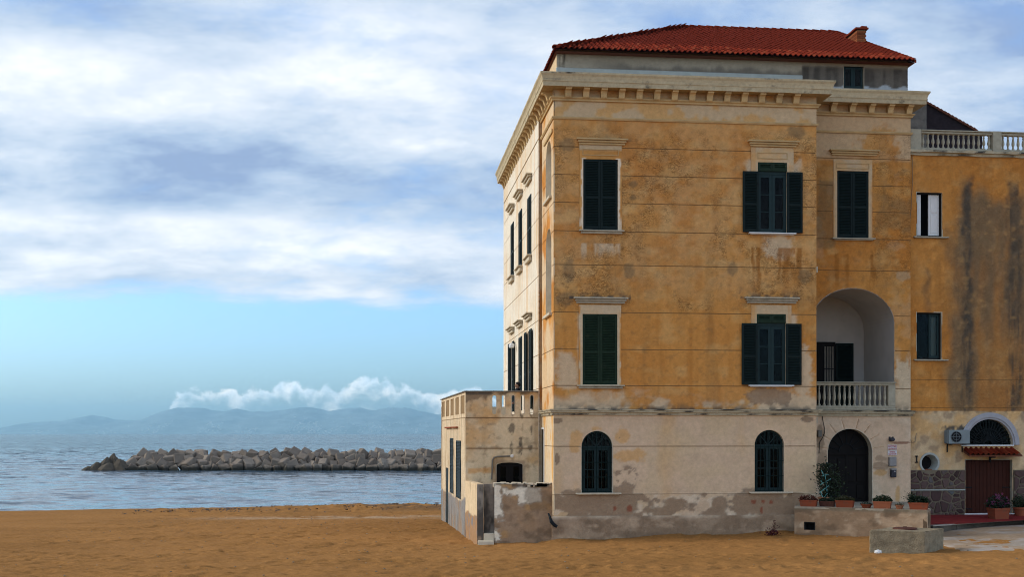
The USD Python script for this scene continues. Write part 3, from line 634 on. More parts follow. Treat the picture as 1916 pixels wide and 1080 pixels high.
# ------------------------------------------------------------------ pieces every window uses
def hood(parent, W, s0, s1, z, mat, h=.20, out=.16):
    b = MB(); b.cbox(s0, s1, -out, .0, z - .055, z, .012, W); b.cbox(s0 + .05, s1 - .05, -out * .72, .0, z - .13, z - .058, .02, W); b.cbox(s0 + .09, s1 - .09, -out * .42, .0, z - h, z - .133, .015, W)
    return obj('window_hood', b, mat, parent)
def sill(parent, W, s0, s1, z, mat, h=.12, out=.13):
    b = MB(); b.cbox(s0, s1, -out, .06, z - .045, z, .008, W); b.cbox(s0 + .06, s1 - .06, -out * .62, .0, z - h, z - .048, .015, W)
    return obj('window_sill', b, mat, parent)
def shutter(parent, W, s0, s1, z0, z1, d, mat, hinge=None, mid=.44, pitch=.052, th=.042, name='shutter'):
    """one louvred leaf: stiles, rails, slats"""
    s0, s1 = min(s0, s1), max(s0, s1); b = MB(); st = min(.075, .2 * (s1 - s0))
    b.cbox(s0, s0 + st, d, d + th, z0, z1, .006, W); b.cbox(s1 - st, s1, d, d + th, z0, z1, .006, W)
    rails = [z0, z1 - .08] + ([z0 + mid * (z1 - z0)] if mid else [])
    for i, r in enumerate(rails): b.cbox(s0 + st, s1 - st, d + .002, d + th - .002, r, r + (.11 if i == 0 else .08), .006, W)
    t = obj(name, b, mat, parent)
    sl = MB(); spans = [(z0 + .11, rails[2]), (rails[2] + .08, z1 - .08)] if mid else [(z0 + .11, z1 - .08)]
    for a, c in spans:
        n = max(2, int((c - a) / pitch))
        for i in range(n):
            zc = a + (i + .5) * (c - a) / n
            v = np.array([[x, d + y, zc + y_z] for x in (s0 + st - .004, s1 - st + .004) for y, y_z in ((.003, -.022), (.034, .018), (.040, .010), (.009, -.030))])
            sl.add(W(v), [[0, 1, 5, 4], [1, 2, 6, 5], [2, 3, 7, 6], [3, 0, 4, 7]])
        sl.box(s0 + st, s1 - st, d + th - .003, d + th, a, c, W)
    obj('louvre_slats', sl, mat, t)
    return t
def casement(parent, W, s0, s1, z0, z1, d, mat, rows=3, leaves=2, name='casement', fr=.075, bar=.03):
    """glazed leaves with panes"""
    s0, s1 = min(s0, s1), max(s0, s1); out = []
    w = (s1 - s0) / leaves
    for i in range(leaves):
        a, c = s0 + i * w + .003, s0 + (i + 1) * w - .003; b = MB()
        b.cbox(a, a + fr, d, d + .05, z0, z1, .006, W); b.cbox(c - fr, c, d, d + .05, z0, z1, .006, W)
        b.cbox(a + fr, c - fr, d + .001, d + .049, z0, z0 + fr * 1.3, .006, W); b.cbox(a + fr, c - fr, d + .001, d + .049, z1 - fr, z1, .006, W)
        zs = np.linspace(z0 + fr * 1.3, z1 - fr, rows + 1)
        for zz_ in zs[1:-1]: b.cbox(a + fr, c - fr, d + .008, d + .042, zz_ - bar / 2, zz_ + bar / 2, .004, W)
        t = obj(name, b, mat, parent); out.append(t)
        for p0, p1 in zip(zs[:-1], zs[1:]):
            obj('pane', MB().box(a + fr, c - fr, d + .024, d + .030, p0, p1, W), MAT['glass'], t)
    return out
def window_back(parent, W, hole, d0, d1, mat=None, name='window_reveal', t=.03):
    """lining of an opening plus a dark back a little inside"""
    ring = hole.buffer(.02, join_style=2).difference(hole.buffer(-.002, join_style=2))
    return obj(name, MB().prism(ring, d0, d1, W), mat or MAT['plaster'], parent)
def dark_back(parent, W, hole, d):
    return obj('room_shade', MB().prism(hole.buffer(.25, join_style=2), d, d + .03, W), MAT['dark_room'], parent)  # opaque near-black sheet, its colour standing in for the unlit room
# ------------------------------------------------------------------ the palazzo
pal = thing('palazzo', 'tall ochre and cream seaside palazzo with green shutters, bracketed cornice and red tiled roof', 'palazzo', (A[0], A[1], 0), TH)
DEPTH, WV, WU = 15.3, 1.5, 12.95            # depth of the block, set-back and right end of the wing
ZS = [5.76, 6.573, 7.775, 9.0, 10.57, 11.69, 12.63, 13.55, 14.47, 15.41]
ZG = [1.0, 2.27, 2.96, 4.56, 5.62]
Wf, Ww, Wst, Wsd = WF(0), WF(WV), WS(0), WS(-.12)
def R(px0, px1, py0, py1, v=0.0):
    s0, z1 = uz(px0, py0, v); s1, _ = uz(px1, py0, v); _, z0 = uz((px0 + px1) / 2, py1, v)
    return s0, s1, z0, uz((px0 + px1) / 2, py0, v)[1]
# --- openings of the front
w1, w3 = R(1091, 1156, 298, 430), R(1090, 1155, 588, 720)
w2, w4 = R(1418, 1472, 304, 436), R(1416, 1470, 588, 721)
g1, g2 = R(1088, 1146, 807, 923), R(1412, 1467, 805, 921)
h1, h2, h3, h4 = rect(*w1), rect(*w2), rect(*w3), rect(*w4)
ha, hb = (arch(g[0], g[1], g[2], g[3] - (g[1] - g[0]) / 2, (g[1] - g[0]) / 2) for g in (g1, g2))
def surround(w, side, top, dirt=0):
    return rect(w[0] - side, w[1] + side, w[2] - .02, w[3] + top)
s1_, s3_ = surround(w1, .13, .47), surround(w3, .13, .30)
s2_, s4_ = surround(w2, .24, .50), surround(w4, .20, .30)
fw = obj('front_wall', MB().prism(rect(.03, U_END - .03, .6, 16.45).difference(shapely.union_all([h1, h2, h3, h4, ha, hb])), .022, .45, Wf), MAT['backing'], pal)
g_ = .012
for za, zb in zip(ZS[:-1], ZS[1:]):
    relief_band(fw, 'stucco_course', Wf, 0, U_END, za + g_, zb - g_, [s1_, s2_, s3_, s4_], front_paint, MAT['stucco'], front_disp, .045, .04, front_crack)
relief_band(fw, 'frieze', Wf, 0, U_END, 15.46, 16.40, [], front_paint, MAT['stucco'], None, .05, .04, front_crack)
for za, zb in zip(ZG[:-1], ZG[1:]):
    gg = 0.0 if za < 2.5 else g_
    relief_band(fw, 'plaster_course' if za > 2 else 'plinth', Wf, -.055 if za < 2 else 0, U_END, za + (gg if za > 2.9 else 0), zb - gg, [ha, hb], front_paint, MAT['stucco'], front_disp, .045, .04 if za > 2 else .10, front_crack, rough=lambda s, z: np.where(z < 2.98, 2.6, .6))
def surround_paint(w, kind):
    def f(s, z):
        if kind == 'ochre':
            c = ochre_base(s, z, 71); c = mixp(c, np.full(len(s), .35), LITE)
            c = mixp(c, sm(z - w[3], .26, .34), CREAM * .9)
            e = np.minimum(s - w[0], w[1] - s)          # white ragged rim beside the opening
            c = mixp(c, sm(-np.abs(e) + .075 * fb(s, z, 3, 3.2, 3, 72) * 1.9, 0, .02) * (z < w[3] + .03), WHITE * 1.08)
            c = mixp(c, sm(w[2] + .5 - z, 0, .3) * sm(fb(s, z, 3, 3, 3, 73), .45, .6) * .8, WHITE)
        else:
            c = np.repeat(CREAM[None] * (np.array([.98, 1.02, 1.08]) if kind == 'white' else np.array([.90, .90, .90])), len(s), 0)
            c = mixp(c, sm(fb(s, z, 2.2, 2.6, 4, 74), .48, .68) * (.5 if kind == 'patchy' else .25), LITE)
            c = mixp(c, (np.minimum(s - w[0], w[1] - s) < -.07) * sm(fb(s, z, 2, 2, 3, 75) + .2 * (z < w[3] - .5), .45, .6) * (.9 if kind == 'white' else .4), OCH)
        return c
    return f
for w, h, sr, kind in ((w1, h1, s1_, 'ochre'), (w2, h2, s2_, 'patchy'), (w3, h3, s3_, 'white'), (w4, h4, s4_, 'patchy')):
    b = sr.bounds
    relief_band(fw, 'window_surround', WF(-.018), b[0] + .004, b[2] - .004, b[1], b[3], [h], surround_paint(w, kind), MAT['stucco'], None, .035, .04)
    if kind in ('ochre', 'patchy') and b[3] - w[3] > .4:
        z0, z1 = w[3] + .12, w[3] + .33; m = MB()
        for q in (rect(w[0] - .02, w[1] + .02, z0, z1).difference(rect(w[0], w[1], z0 + .02, z1 - .02)),): m.prism(q, -.034, -.012, Wf)
        obj('panel_moulding', m, MAT['trim'], fw)
for (x0, x1, y), mt in (((1078, 1174, 260), 'trim'), ((1398, 1494, 264), 'trim'), ((1073, 1174, 557), 'trim_grey'), ((1392, 1494, 557), 'trim_grey')):
    hood(pal, Wf, uz(x0, y)[0], uz(x1, y)[0], uz((x0 + x1) / 2, y)[1], MAT[mt])
for (x0, x1, y), mt in (((1083, 1167, 431), 'trim_grey'), ((1400, 1488, 436), 'white_paint'), ((1079, 1168, 721), 'trim_grey'), ((1400, 1484, 721), 'white_paint')):
    sill(pal, Wf, uz(x0, y)[0], uz(x1, y)[0], uz((x0 + x1) / 2, y)[1], MAT[mt], .12 if mt == 'trim_grey' else .07)
for g in (g1, g2):
    sill(pal, Wf, g[0] - .20, g[1] + .28, g[2], MAT['plaster'], .07, .11)
for h in (h1, h2, h3, h4, ha, hb):
    window_back(pal, Wf, h, .0, .44, MAT['plaster'])
# closed louvred shutters on the left, open ones on the right
for w, mt, lab in ((w1, 'shutter', None), (w3, 'shutter_green', 'faded green shutter leaf')):
    c = (w[0] + w[1]) / 2
    for a, b in ((w[0] + .005, c - .003), (c + .003, w[1] - .005)): shutter(pal, Wf, a, b, w[2] + .01, w[3] - .01, .0, MAT[mt]).GetPrim()
    dark_back(pal, Wf, rect(*w), .42)
for w in (w2, w4):
    zt = w[3] - .31                                     # a louvred top light over the leaves
    for a, b in ((w[0] + .0, (w[0] + w[1]) / 2), ((w[0] + w[1]) / 2, w[1])):
        shutter(pal, Wf, a, b, zt + .01, w[3] - .005, -.03, MAT['shutter_green'], mid=None, pitch=.045, name='shutter_top_light')
    lw = (w[1] - w[0]) / 2 + .035
    shutter(pal, Wf, w[0] - lw, w[0] + .01, w[2] + .0, zt - .01, -.075, MAT['shutter'])
    shutter(pal, Wf, w[1] - .01, w[1] + lw, w[2] + .0, zt - .01, -.075, MAT['shutter'])
    casement(pal, Wf, w[0] + .005, w[1] - .005, w[2] + .01, zt - .10, .03, MAT['sash'], fr=.10)
    obj('head_rail', MB().cbox(w[0], w[1], .025, .085, zt - .10, zt + .02, .01, Wf), MAT['sash'], pal)
    dark_back(pal, Wf, rect(*w), .42)
    b = MB()
    for x in (w[0] - .01, w[1] + .01):
        for q in (.25, .78): b.cbox(x - .025, x + .025, -.09, -.03, w[2] + q * (zt - w[2]) - .05, w[2] + q * (zt - w[2]) + .05, .01, Wf)
    obj('shutter_hinges', b, MAT['iron'], pal)
# arched ground-floor windows with green ironwork
for g, h in ((g1, ha), (g2, hb)):
    r = (g[1] - g[0]) / 2; zs = g[3] - r; c = (g[0] + g[1]) / 2
    fr = h.difference(h.buffer(-.06)); m = MB().prism(fr, .13, .19, Wf); m.cbox(g[0] + .05, g[1] - .05, .13, .19, zs - .05, zs + .02, .01, Wf)
    obj('window_frame', m, MAT['sash'], pal)
    m = MB()
    for an in (50, 90, 130):
        a = math.radians(an); m.prism(Polygon([(c - .012 * math.sin(a), zs + .012 * math.cos(a)), (c + .012 * math.sin(a), zs - .012 * math.cos(a)), (c + (r - .05) * math.cos(a) + .012 * math.sin(a), zs + (r - .05) * math.sin(a) - .012 * math.cos(a)), (c + (r - .05) * math.cos(a) - .012 * math.sin(a), zs + (r - .05) * math.sin(a) + .012 * math.cos(a))]), .14, .175, Wf)
    obj('fanlight_bars', m, MAT['sash'], pal)
    obj('fanlight_glass', MB().prism(h.buffer(-.05).intersection(rect(g[0], g[1], zs, g[3])), .155, .160, Wf), MAT['glass'], pal)
    for t in casement(pal, Wf, g[0] + .06, g[1] - .06, g[2] + .04, zs - .055, .13, MAT['sash'], rows=2): pass
    m = MB()
    for x in np.linspace(g[0] + .06, g[1] - .06, 7):
        zt = zs + math.sqrt(max(0, (r - .02) ** 2 - (x - c) ** 2)); m.tube(Wf([[x, .035, g[2] + .02], [x, .035, zt]]), .012, 6)
    for q in (.03, .34, .66, .97): m.cbox(g[0] + .01, g[1] - .01, .028, .042, g[2] + q * (zs - g[2]) - .012, g[2] + q * (zs - g[2]) + .012, .003, Wf)
    obj('window_grille', m, MAT['iron_green'], pal)
    dark_back(pal, Wf, h, .42)

# --- string course round front, wing and corner; cornice
def sweep(parent, name, path, prof, mat, step=.12, rag=0.0, seed=0):
    """profile (out, z) carried along a plan path with mitred corners"""
    path = np.array(path, float); seg = np.diff(path, axis=0); L_ = np.linalg.norm(seg, axis=1); d = seg / L_[:, None]
    nrm = np.stack([d[:, 1], -d[:, 0]], 1)
    st, off = [], []
    for i in range(len(seg)):
        k = max(2, int(L_[i] / step)); ts = np.linspace(0, 1, k + 1)
        for j, t in enumerate(ts):
            if i > 0 and j == 0: continue
            n = nrm[i]
            if j == k and i < len(seg) - 1: n = (nrm[i] + nrm[i + 1]) / (1 + nrm[i] @ nrm[i + 1])
            st.append(path[i] + seg[i] * t); off.append(n)
    st, off, prof = np.array(st), np.array(off), np.array(prof, float)
    m = len(prof); v = np.zeros((len(st), m, 3))
    for j, (o, z) in enumerate(prof):
        rr = rag * (noise(np.stack([st[:, 0] * 3.1, st[:, 1] * 3.1, np.full(len(st), j * 1.7)], 1), seed) - .5)
        v[:, j, :2] = st + off * (o + rr * (o > .01))[:, None]; v[:, j, 2] = z + rr * .5
    i = np.arange(len(st) - 1)[:, None] * m + np.arange(m - 1)[None]
    f = np.stack([i, i + 1, i + m + 1, i + m], -1).reshape(-1, 4)
    b = MB().add(v.reshape(-1, 3), f)
    for e in (0, len(st) - 1):
        c = np.vstack([v[e], v[e].mean(0)[None]]); b.add(c, [[q, q + 1, m] for q in range(m - 1)])
    return obj(name, b, mat, parent)
def top_dirt_material(name, col, dirt=(.055, .048, .038), amount=1.0):
    """moulded plaster whose upper ledges and outer lips carry black growth"""
    N = {'g': ('geometry', {}), 'sx': ('separate_xyz', {}), 'n': ('noise_texture', {'scale': 2.6, 'detail': 8, 'roughness': .7}), 'n2': ('noise_texture', {'scale': 9.0, 'detail': 6, 'roughness': .7}),
         'a': ('math', {'math_type': 'multiply_add', 'value2': .55}), 'mr': ('map_range', {'range_type': 'smoothstep', 'from_min': .50 - .09 * (name == 'blackened_moulding'), 'from_max': .74 - .06 * (name == 'blackened_moulding'), 'to_max': amount, 'clamp': True}),
         'r': ('rgb_ramp', {'ramp': [(.3, tuple(c * .82 for c in col)), (.5, col), (.72, tuple(c * 1.15 for c in col))]}), 'm': ('mix', {'mix_type': 'mix', 'color2': dirt}),
         'bp': ('bump', {'strength': .3, 'distance': .012}), 'p': ('principled_bsdf', {'roughness': .92, 'specular_ior_level': .2})}
    L = [('g.position', 'n.vector'), ('g.position', 'n2.vector'), ('g.true_normal', 'sx.vector'), ('sx.z', 'a.value1'), ('n.fac', 'a.value3'), ('a.value', 'mr.value'), ('n2.fac', 'r.fac'), ('r.color', 'm.color1'), ('mr.result', 'm.fac'), ('m.color', 'p.base_color'), ('n2.fac', 'bp.height'), ('bp.normal', 'p.normal')]
    return usdkit.material(stage, '/World/Looks/' + name, N, L, surface='p.BSDF')
MAT['mould'] = top_dirt_material('dirty_moulding', (.44, .345, .205))
MAT['mould_low'] = top_dirt_material('blackened_moulding', (.40, .33, .215), amount=1.0)
CORN = [(-.12, DEPTH), (0, DEPTH), (0, 0), (U_END, 0), (U_END, WV), (WU, WV), (WU, WV + 3.5)]
main_path, wing_path = [(0, DEPTH), (0, 0), (U_END, 0), (U_END, WV + .3)], [(U_END - .2, WV), (WU, WV), (WU, WV + 4.0)]
prof_cornice = [(0, 16.36), (.40, 16.36), (.405, 16.50), (.425, 16.52), (.43, 16.60), (.455, 16.68), (.50, 16.745), (.505, 16.80), (0, 16.84)]
prof_lower = [(0, 15.98), (.055, 15.98), (.07, 16.03), (.12, 16.06), (.12, 16.10), (0, 16.11)]
prof_archi = [(0, 15.375), (.03, 15.375), (.065, 15.42), (.065, 15.45), (0, 15.47)]
prof_string = [(0, 5.60), (.05, 5.60), (.055, 5.66), (.11, 5.69), (.12, 5.745), (.15, 5.75), (.15, 5.785), (0, 5.80)]
sweep(pal, 'cornice', main_path, prof_cornice, MAT['mould'], .15, .012, 1)
sweep(pal, 'cornice_bed_moulding', main_path, prof_lower, MAT['trim'], .3)
sweep(pal, 'architrave_moulding', main_path, prof_archi, MAT['trim'], .3)
sweep(pal, 'string_course', [(0, 2.9), (0, 0), (U_END, 0), (U_END, WV)], prof_string, MAT['mould_low'], .07, .03, 2)
DZ = uz(1640, 165, WV - .5)[1] - 16.84               # the wing's cornice against the block's
sweep(pal, 'wing_cornice', wing_path, [(o, z + DZ) for o, z in prof_cornice], MAT['mould'], .15, .012, 3)
sweep(pal, 'wing_cornice_bed_moulding', wing_path, [(o, z + DZ) for o, z in prof_lower], MAT['trim'], .3)
sweep(pal, 'wing_architrave_moulding', wing_path, [(o, z + DZ) for o, z in prof_archi], MAT['trim'], .3)
sweep(pal, 'wing_string_course', [(U_END + .14, WV), (WU, WV), (WU, WV + .3)], prof_string, MAT['mould_low'], .07, .03, 4)
bp = [(0, 0), (.13, 0), (.17, .03), (.19, .08), (.205, .14), (.235, .19), (.285, .225), (.335, .24), (.355, .27), (.355, .31), (0, .31)]
def bracket(W, s, dz=0.0, sg=1, wd=.20):
    # S-shaped bracket: profile (out, up), thickness along the wall
    p = Polygon([(o, z) for o, z in bp]); m = trimesh.creation.extrude_polygon(p, wd, engine='earcut'); v = np.array(m.vertices)
    q = np.stack([s - wd / 2 + v[:, 2], -v[:, 0] + .005, 16.055 + v[:, 1] + dz], 1)
    return obj('cornice_bracket', MB().add(W(q), m.faces), MAT['trim'], pal)
for i in range(15): bracket(Wf, .46 + i * (U_END - .46 - .40) / 13.6 if i < 14 else 0) if i < 14 else None
for i in range(24): bracket(Wst, .38 + i * (DEPTH - .75) / 23)
for s in np.linspace(U_END + .42, WU - .12, 6): bracket(Ww, s, DZ)

# --- side wall to the sea
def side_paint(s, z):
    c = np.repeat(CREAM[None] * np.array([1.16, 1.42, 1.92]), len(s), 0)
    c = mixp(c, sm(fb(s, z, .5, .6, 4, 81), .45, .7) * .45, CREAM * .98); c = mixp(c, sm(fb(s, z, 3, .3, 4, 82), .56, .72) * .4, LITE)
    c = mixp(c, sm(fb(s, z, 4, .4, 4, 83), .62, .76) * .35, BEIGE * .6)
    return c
def strip_paint(s, z):
    c = ochre_base(s, z, 84)
    c = mixp(c, sm(fb(s, z, 1.1, .9, 4, 85) + .02 * (z - 10), .42, .60) * .9, CREAM * np.array([1.0, 1.04, 1.1]))
    c = mixp(c, np.clip(sm(8.9 - z, 0, 1.0) * sm(fb(s, z, 1.5, 1.5, 4, 86), .36, .55), 0, 1) * .8, CREAM)
    c = mixp(c, sm(fb(s, z, 3, .5, 4, 87), .60, .75) * .5, DEEP)
    t = sm(5.72 - z, 0, .03)[:, None]; g = mixp(np.repeat(CREAM[None] * np.array([1., 1.06, 1.15]), len(s), 0), sm(fb(s, z, 2, .8, 4, 88), .52, .66) * .9, LITE * np.array([1, .9, .7]))
    return c * (1 - t) + g * t
VS = 2.94
side_up, side_low = [], []
for v in (vz(991, 430, -.12)[0], vz(974, 450, -.12)[0], vz(959, 475, -.12)[0]):
    side_up.append(rect(v - .55, v + .55, vz(991, 487, -.12)[1] if False else 11.62, 13.90))
    side_low.append(rect(v - .55, v + .55, 5.9, 8.85))
sw = obj('side_wall', MB().prism(rect(VS, DEPTH, .6, 16.45).difference(shapely.union_all(side_up + side_low)), .022, .45, Wsd), MAT['backing'], pal)
for za, zb in zip(ZS[:-1], ZS[1:]):
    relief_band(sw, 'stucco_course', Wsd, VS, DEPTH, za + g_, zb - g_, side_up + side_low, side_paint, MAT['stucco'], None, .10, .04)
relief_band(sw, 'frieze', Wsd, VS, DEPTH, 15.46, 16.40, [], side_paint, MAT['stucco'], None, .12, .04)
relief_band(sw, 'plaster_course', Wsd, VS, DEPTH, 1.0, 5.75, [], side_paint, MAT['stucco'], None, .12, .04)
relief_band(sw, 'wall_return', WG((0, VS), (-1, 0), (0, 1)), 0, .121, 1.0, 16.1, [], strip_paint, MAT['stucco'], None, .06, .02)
n1_ = vz(1031.5, 330, 0)[0], vz(1021.5, 330, 0)[0]
niche_a = arch(n1_[0], n1_[1], vz(1027, 372, 0)[1], vz(1027, 298, 0)[1], .62)
niche_b = arch(n1_[0], n1_[1], vz(1027, 588, 0)[1], vz(1027, 462, 0)[1], .62)
slit = rect(vz(1018, 850, 0)[0], vz(1008, 850, 0)[0], vz(1013, 915, 0)[1], vz(1013, 804, 0)[1])
st_w = obj('corner_strip_wall', MB().prism(rect(0.03, VS, .6, 16.45).difference(shapely.union_all([niche_a, niche_b, slit])), .022, .45, Wst), MAT['backing'], pal)
for za, zb in zip(ZS[:-1], ZS[1:]):
    relief_band(st_w, 'stucco_course', Wst, 0, VS, za + g_, zb - g_, [niche_a, niche_b], strip_paint, MAT['stucco'], None, .06, .04)
relief_band(st_w, 'frieze', Wst, 0, VS, 15.46, 16.40, [], strip_paint, MAT['stucco'], None, .06, .04)
for za, zb in zip(ZG[1:-1], ZG[2:]): relief_band(st_w, 'plaster_course', Wst, 0, VS, za + g_, zb - g_, [slit], strip_paint, MAT['stucco'], None, .06, .04)
for nn in (niche_a, niche_b):
    obj('niche_back', MB().prism(nn.buffer(.02), .20, .26, Wst), MAT['loggia'], pal)
    obj('niche_lining', MB().prism(nn.buffer(.012).difference(nn.buffer(-.004)), .0, .22, Wst), MAT['plaster'], pal)
    b = nn.bounds; obj('niche_sill', MB().cbox(b[0] - .12, b[2] + .12, -.10, .05, b[1] - .10, b[1], .015, Wst), MAT['plaster'], pal)
obj('niche_hood', MB().cbox(n1_[0] - .35, n1_[1] + .35, -.05, 0, 14.98, 15.12, .02, Wst), MAT['trim'], pal)
obj('slit_door', MB().cbox(slit.bounds[0], slit.bounds[2], .02, .07, slit.bounds[1], slit.bounds[3], .01, Wst), MAT['shutter'], pal)
obj('slit_door_frame', MB().prism(slit.buffer(.07, join_style=2).difference(slit), -.02, .04, Wst), MAT['white_paint'], pal)
for i, r in enumerate(side_up):
    b = r.bounds; c = (b[0] + b[2]) / 2
    hood(pal, Wsd, b[0] - .25, b[2] + .25, b[3] + .72, MAT['plaster'], .24, .24); sill(pal, Wsd, b[0] - .18, b[2] + .18, b[1], MAT['plaster'], .22, .2)
    for a, e in ((b[0], c - .003), (c + .003, b[2])): shutter(pal, Wsd, a, e, b[1] + .01, b[3] - .01, -.03, MAT['shutter'])
    dark_back(pal, Wsd, r, .42)
for i, r in enumerate(side_low):
    b = r.bounds; c = (b[0] + b[2]) / 2
    hood(pal, Wsd, b[0] - .25, b[2] + .25, b[3] + .62, MAT['plaster'], .24, .24)
    if i == 1:
        for a, e in ((b[0], c - .003), (c + .003, b[2])): shutter(pal, Wsd, a, e, b[1] + .01, b[3] - .01, -.03, MAT['shutter'])
    else:
        for a, e in ((b[0] - .53, b[0] + .02), (b[2] - .02, b[2] + .53)): shutter(pal, Wsd, a, e, b[1] + .01, b[3] - .01, -.09, MAT['shutter'])
        casement(pal, Wsd, b[0] + .02, b[2] - .02, b[1] + .02, b[3] - .02, .10, MAT['sash'])
    dark_back(pal, Wsd, r, .42)
obj('wall_lamp', MB().tube(Wsd([[side_low[1].bounds[2] + .95, 0, 8.65], [side_low[1].bounds[2] + .95, -.18, 8.65]]), .02, 6).lathe([(0, 0), (.10, .02), (.12, .10), (.07, .2), (0, .22)], 10, Wsd([[side_low[1].bounds[2] + .95, -.2, 8.5]])[0]), MAT['white_paint'], pal)

# --- wing: loggia, entrance, upper window
w5 = R(1566, 1625, 320, 445, WV); h5 = rect(*w5)
ls = uz(1673, 650, WV)[0]; lz0, lzs, lzt = 5.80, uz(1600, 606, WV)[1], uz(1600, 540, WV)[1]
lo_l = 2 * uz(1596, 560, WV)[0] - ls
logg = arch(lo_l, ls, lz0, lzs, lzt - lzs, 32)
d0, d1 = uz(1549, 870, WV)[0], uz(1632, 870, WV)[0]; dzt = uz(1590, 803, WV)[1]; dr_ = (d1 - d0) / 2
PLAT = 2.56
door_h = arch(d0, d1, 1.6, dzt - dr_, dr_, 28)
def wing_paint(s, z):
    S = lambda px, py: uz(px, py, WV)
    c = ochre_base(s, z, 91); n = fb(s, z, 1.4, 1.6, 5, 92)
    c = mixp(c, sm(fb(s, z, 3.0, 4.5, 4, 93), .50, .70) * .3, np.array([.30, .19, .085]))
    t = sm(z, 14.35 + DZ, 14.6 + DZ) * .85 * (1 - blob(s, z, S(1640, 275), (.75, .75), 94) * .9); c = mixp(c, np.maximum(t, sm(n, .55, .65) * .25), CREAM * np.array([.95, .93, .92]))
    c = mixp(c, drips(s, z, S(1560, 0)[0], S(1640, 0)[0], S(0, 449)[1], 1.9, 95, .50) * .7, DEEP * .62)
    c = mixp(c, boxm(s, z, S(1530, 0)[0], S(1560, 0)[0], S(0, 440)[1], S(0, 300)[1], .06, .22, 96) * .55, np.array([.16, .11, .055]))
    c = mixp(c, boxm(s, z, S(1640, 0)[0], S(1712, 0)[0], S(0, 400)[1], S(0, 335)[1], .1, .35, 97) * .35, np.array([.17, .12, .06]))
    c = mixp(c, blob(s, z, S(1688, 517), (.28, .22), 98, .2) * .6, CREAM * .8)
    pale = boxm(s, z, S(1676, 0)[0], WU + .5, 5.7, S(0, 655)[1], .1, .45, 99); c = mixp(c, pale, CREAM * np.array([1., 1.06, 1.15]))
    c = mixp(c, pale * sm(fb(s, z, 5, .6, 4, 100), .56, .66) * .9, DEEP)
    q = np.exp(-np.clip(z - 5.82, 0, 9) / .14) * sm(fb(s, z, 5, 7, 4, 101), .40, .60); c = mixp(c, q * .85 * (z > 5.7), GRIME * 1.4)
    g = np.repeat(BEIGE[None] * np.array([1.0, 1.0, 1.02]), len(s), 0); g = mixp(g, sm(fb(s, z, 1.5, 1.5, 5, 102), .45, .7) * .5, WHITE * .92); g = mixp(g, sm(fb(s, z, 3, 3, 5, 103), .52, .72) * .35, BEIGE * .78)
    for x, y, w_, h_, kk, cc in ((1647, 858, .28, .14, 104, BARE * 1.3), (1648, 873, .30, .16, 105, BARE * 1.15), (1648, 885, .25, .12, 106, LITE * .9), (1540, 880, .25, .7, 107, BARE * 1.2), (1680, 925, .12, .35, 108, LITE * .9), (1535, 820, .16, .5, 109, BARE), (1690, 829, .35, .04, 110, RED * .6)):
        g = mixp(g, blob(s, z, S(x, y), (w_, h_), kk, .2, .7) * .7, cc)
    t = sm(5.74 - z, 0, .03)[:, None]
    return c * (1 - t) + g * t
def wing_disp(s, z):
    # scratched joints fanning out round the entrance
    c, zc = (d0 + d1) / 2, dzt - dr_
    ang = np.degrees(np.arctan2(z - zc, s - c)); r = np.hypot(s - c, z - zc)
    d = np.zeros(len(s))
    for a in (8, 30, 52, 75, 105, 128, 150, 172):
        w = np.abs(ang - a) * np.pi / 180 * r
        d = np.maximum(d, .022 * (1 - sm(w, .008, .03)) * (r > dr_) * (r < dr_ * 1.52))
    for zj in (2.9, 3.35, 3.75): d = np.maximum(d, .02 * (1 - sm(np.abs(z - zj), .006, .025)) * (np.abs(s - c) > dr_) * (np.abs(s - c) < dr_ * 1.5))
    return d * (z < 5.6) + (fb(s, z, .6, None, 3, 111) - .5) * .02
wing_jt = [z for z in (5.80, uz(1690, 728, WV)[1], uz(1690, 657, WV)[1], uz(1690, 592, WV)[1], uz(1690, 508, WV)[1], uz(1690, 449, WV)[1], uz(1690, 398, WV)[1], uz(1690, 349, WV)[1], uz(1690, 299, WV)[1], 15.38 + DZ)]
ww = obj('wing_wall', MB().prism(rect(U_END - .4, WU - .03, .6, 16.45 + DZ).difference(shapely.union_all([logg, h5, door_h])), .022, .45, Ww), MAT['backing'], pal)
s5_ = surround(w5, .13, .40)
for za, zb in zip(wing_jt[:-1], wing_jt[1:]):
    relief_band(ww, 'stucco_course', Ww, U_END, WU, za + g_, zb - g_, [logg, s5_], wing_paint, MAT['stucco'], None, .05, .04, lambda s, z: .3 + .6 * (s > 11.5) * sm(z, 10, 11))
relief_band(ww, 'frieze', Ww, U_END, WU, 15.47 + DZ, 16.40 + DZ, [], wing_paint, MAT['stucco'], None, .06, .04)
relief_band(ww, 'plaster_course', Ww, U_END, WU, 1.2, 5.62, [door_h], wing_paint, MAT['stucco'], wing_disp, .03, .04)
relief_band(ww, 'window_surround', WF(WV - .018), *s5_.bounds[0::2], *s5_.bounds[1::2], [h5], surround_paint(w5, 'patchy'), MAT['stucco'], None, .04, .04)
obj('panel_moulding', MB().prism(rect(w5[0] - .02, w5[1] + .02, w5[3] + .08, w5[3] + .27).difference(rect(w5[0], w5[1], w5[3] + .10, w5[3] + .25)), -.034, -.012, Ww), MAT['trim'], ww)
hood(pal, Ww, uz(1551, 281, WV)[0], uz(1644, 281, WV)[0], uz(1600, 281, WV)[1], MAT['trim']); sill(pal, Ww, uz(1556, 446, WV)[0], uz(1636, 446, WV)[0], uz(1600, 446, WV)[1], MAT['trim_grey'], .08)
c = (w5[0] + w5[1]) / 2
for a, b in ((w5[0] + .005, c - .003), (c + .003, w5[1] - .005)): shutter(pal, Ww, a, b, w5[2] + .01, w5[3] - .01, .0, MAT['shutter'])
dark_back(pal, Ww, h5, .42)
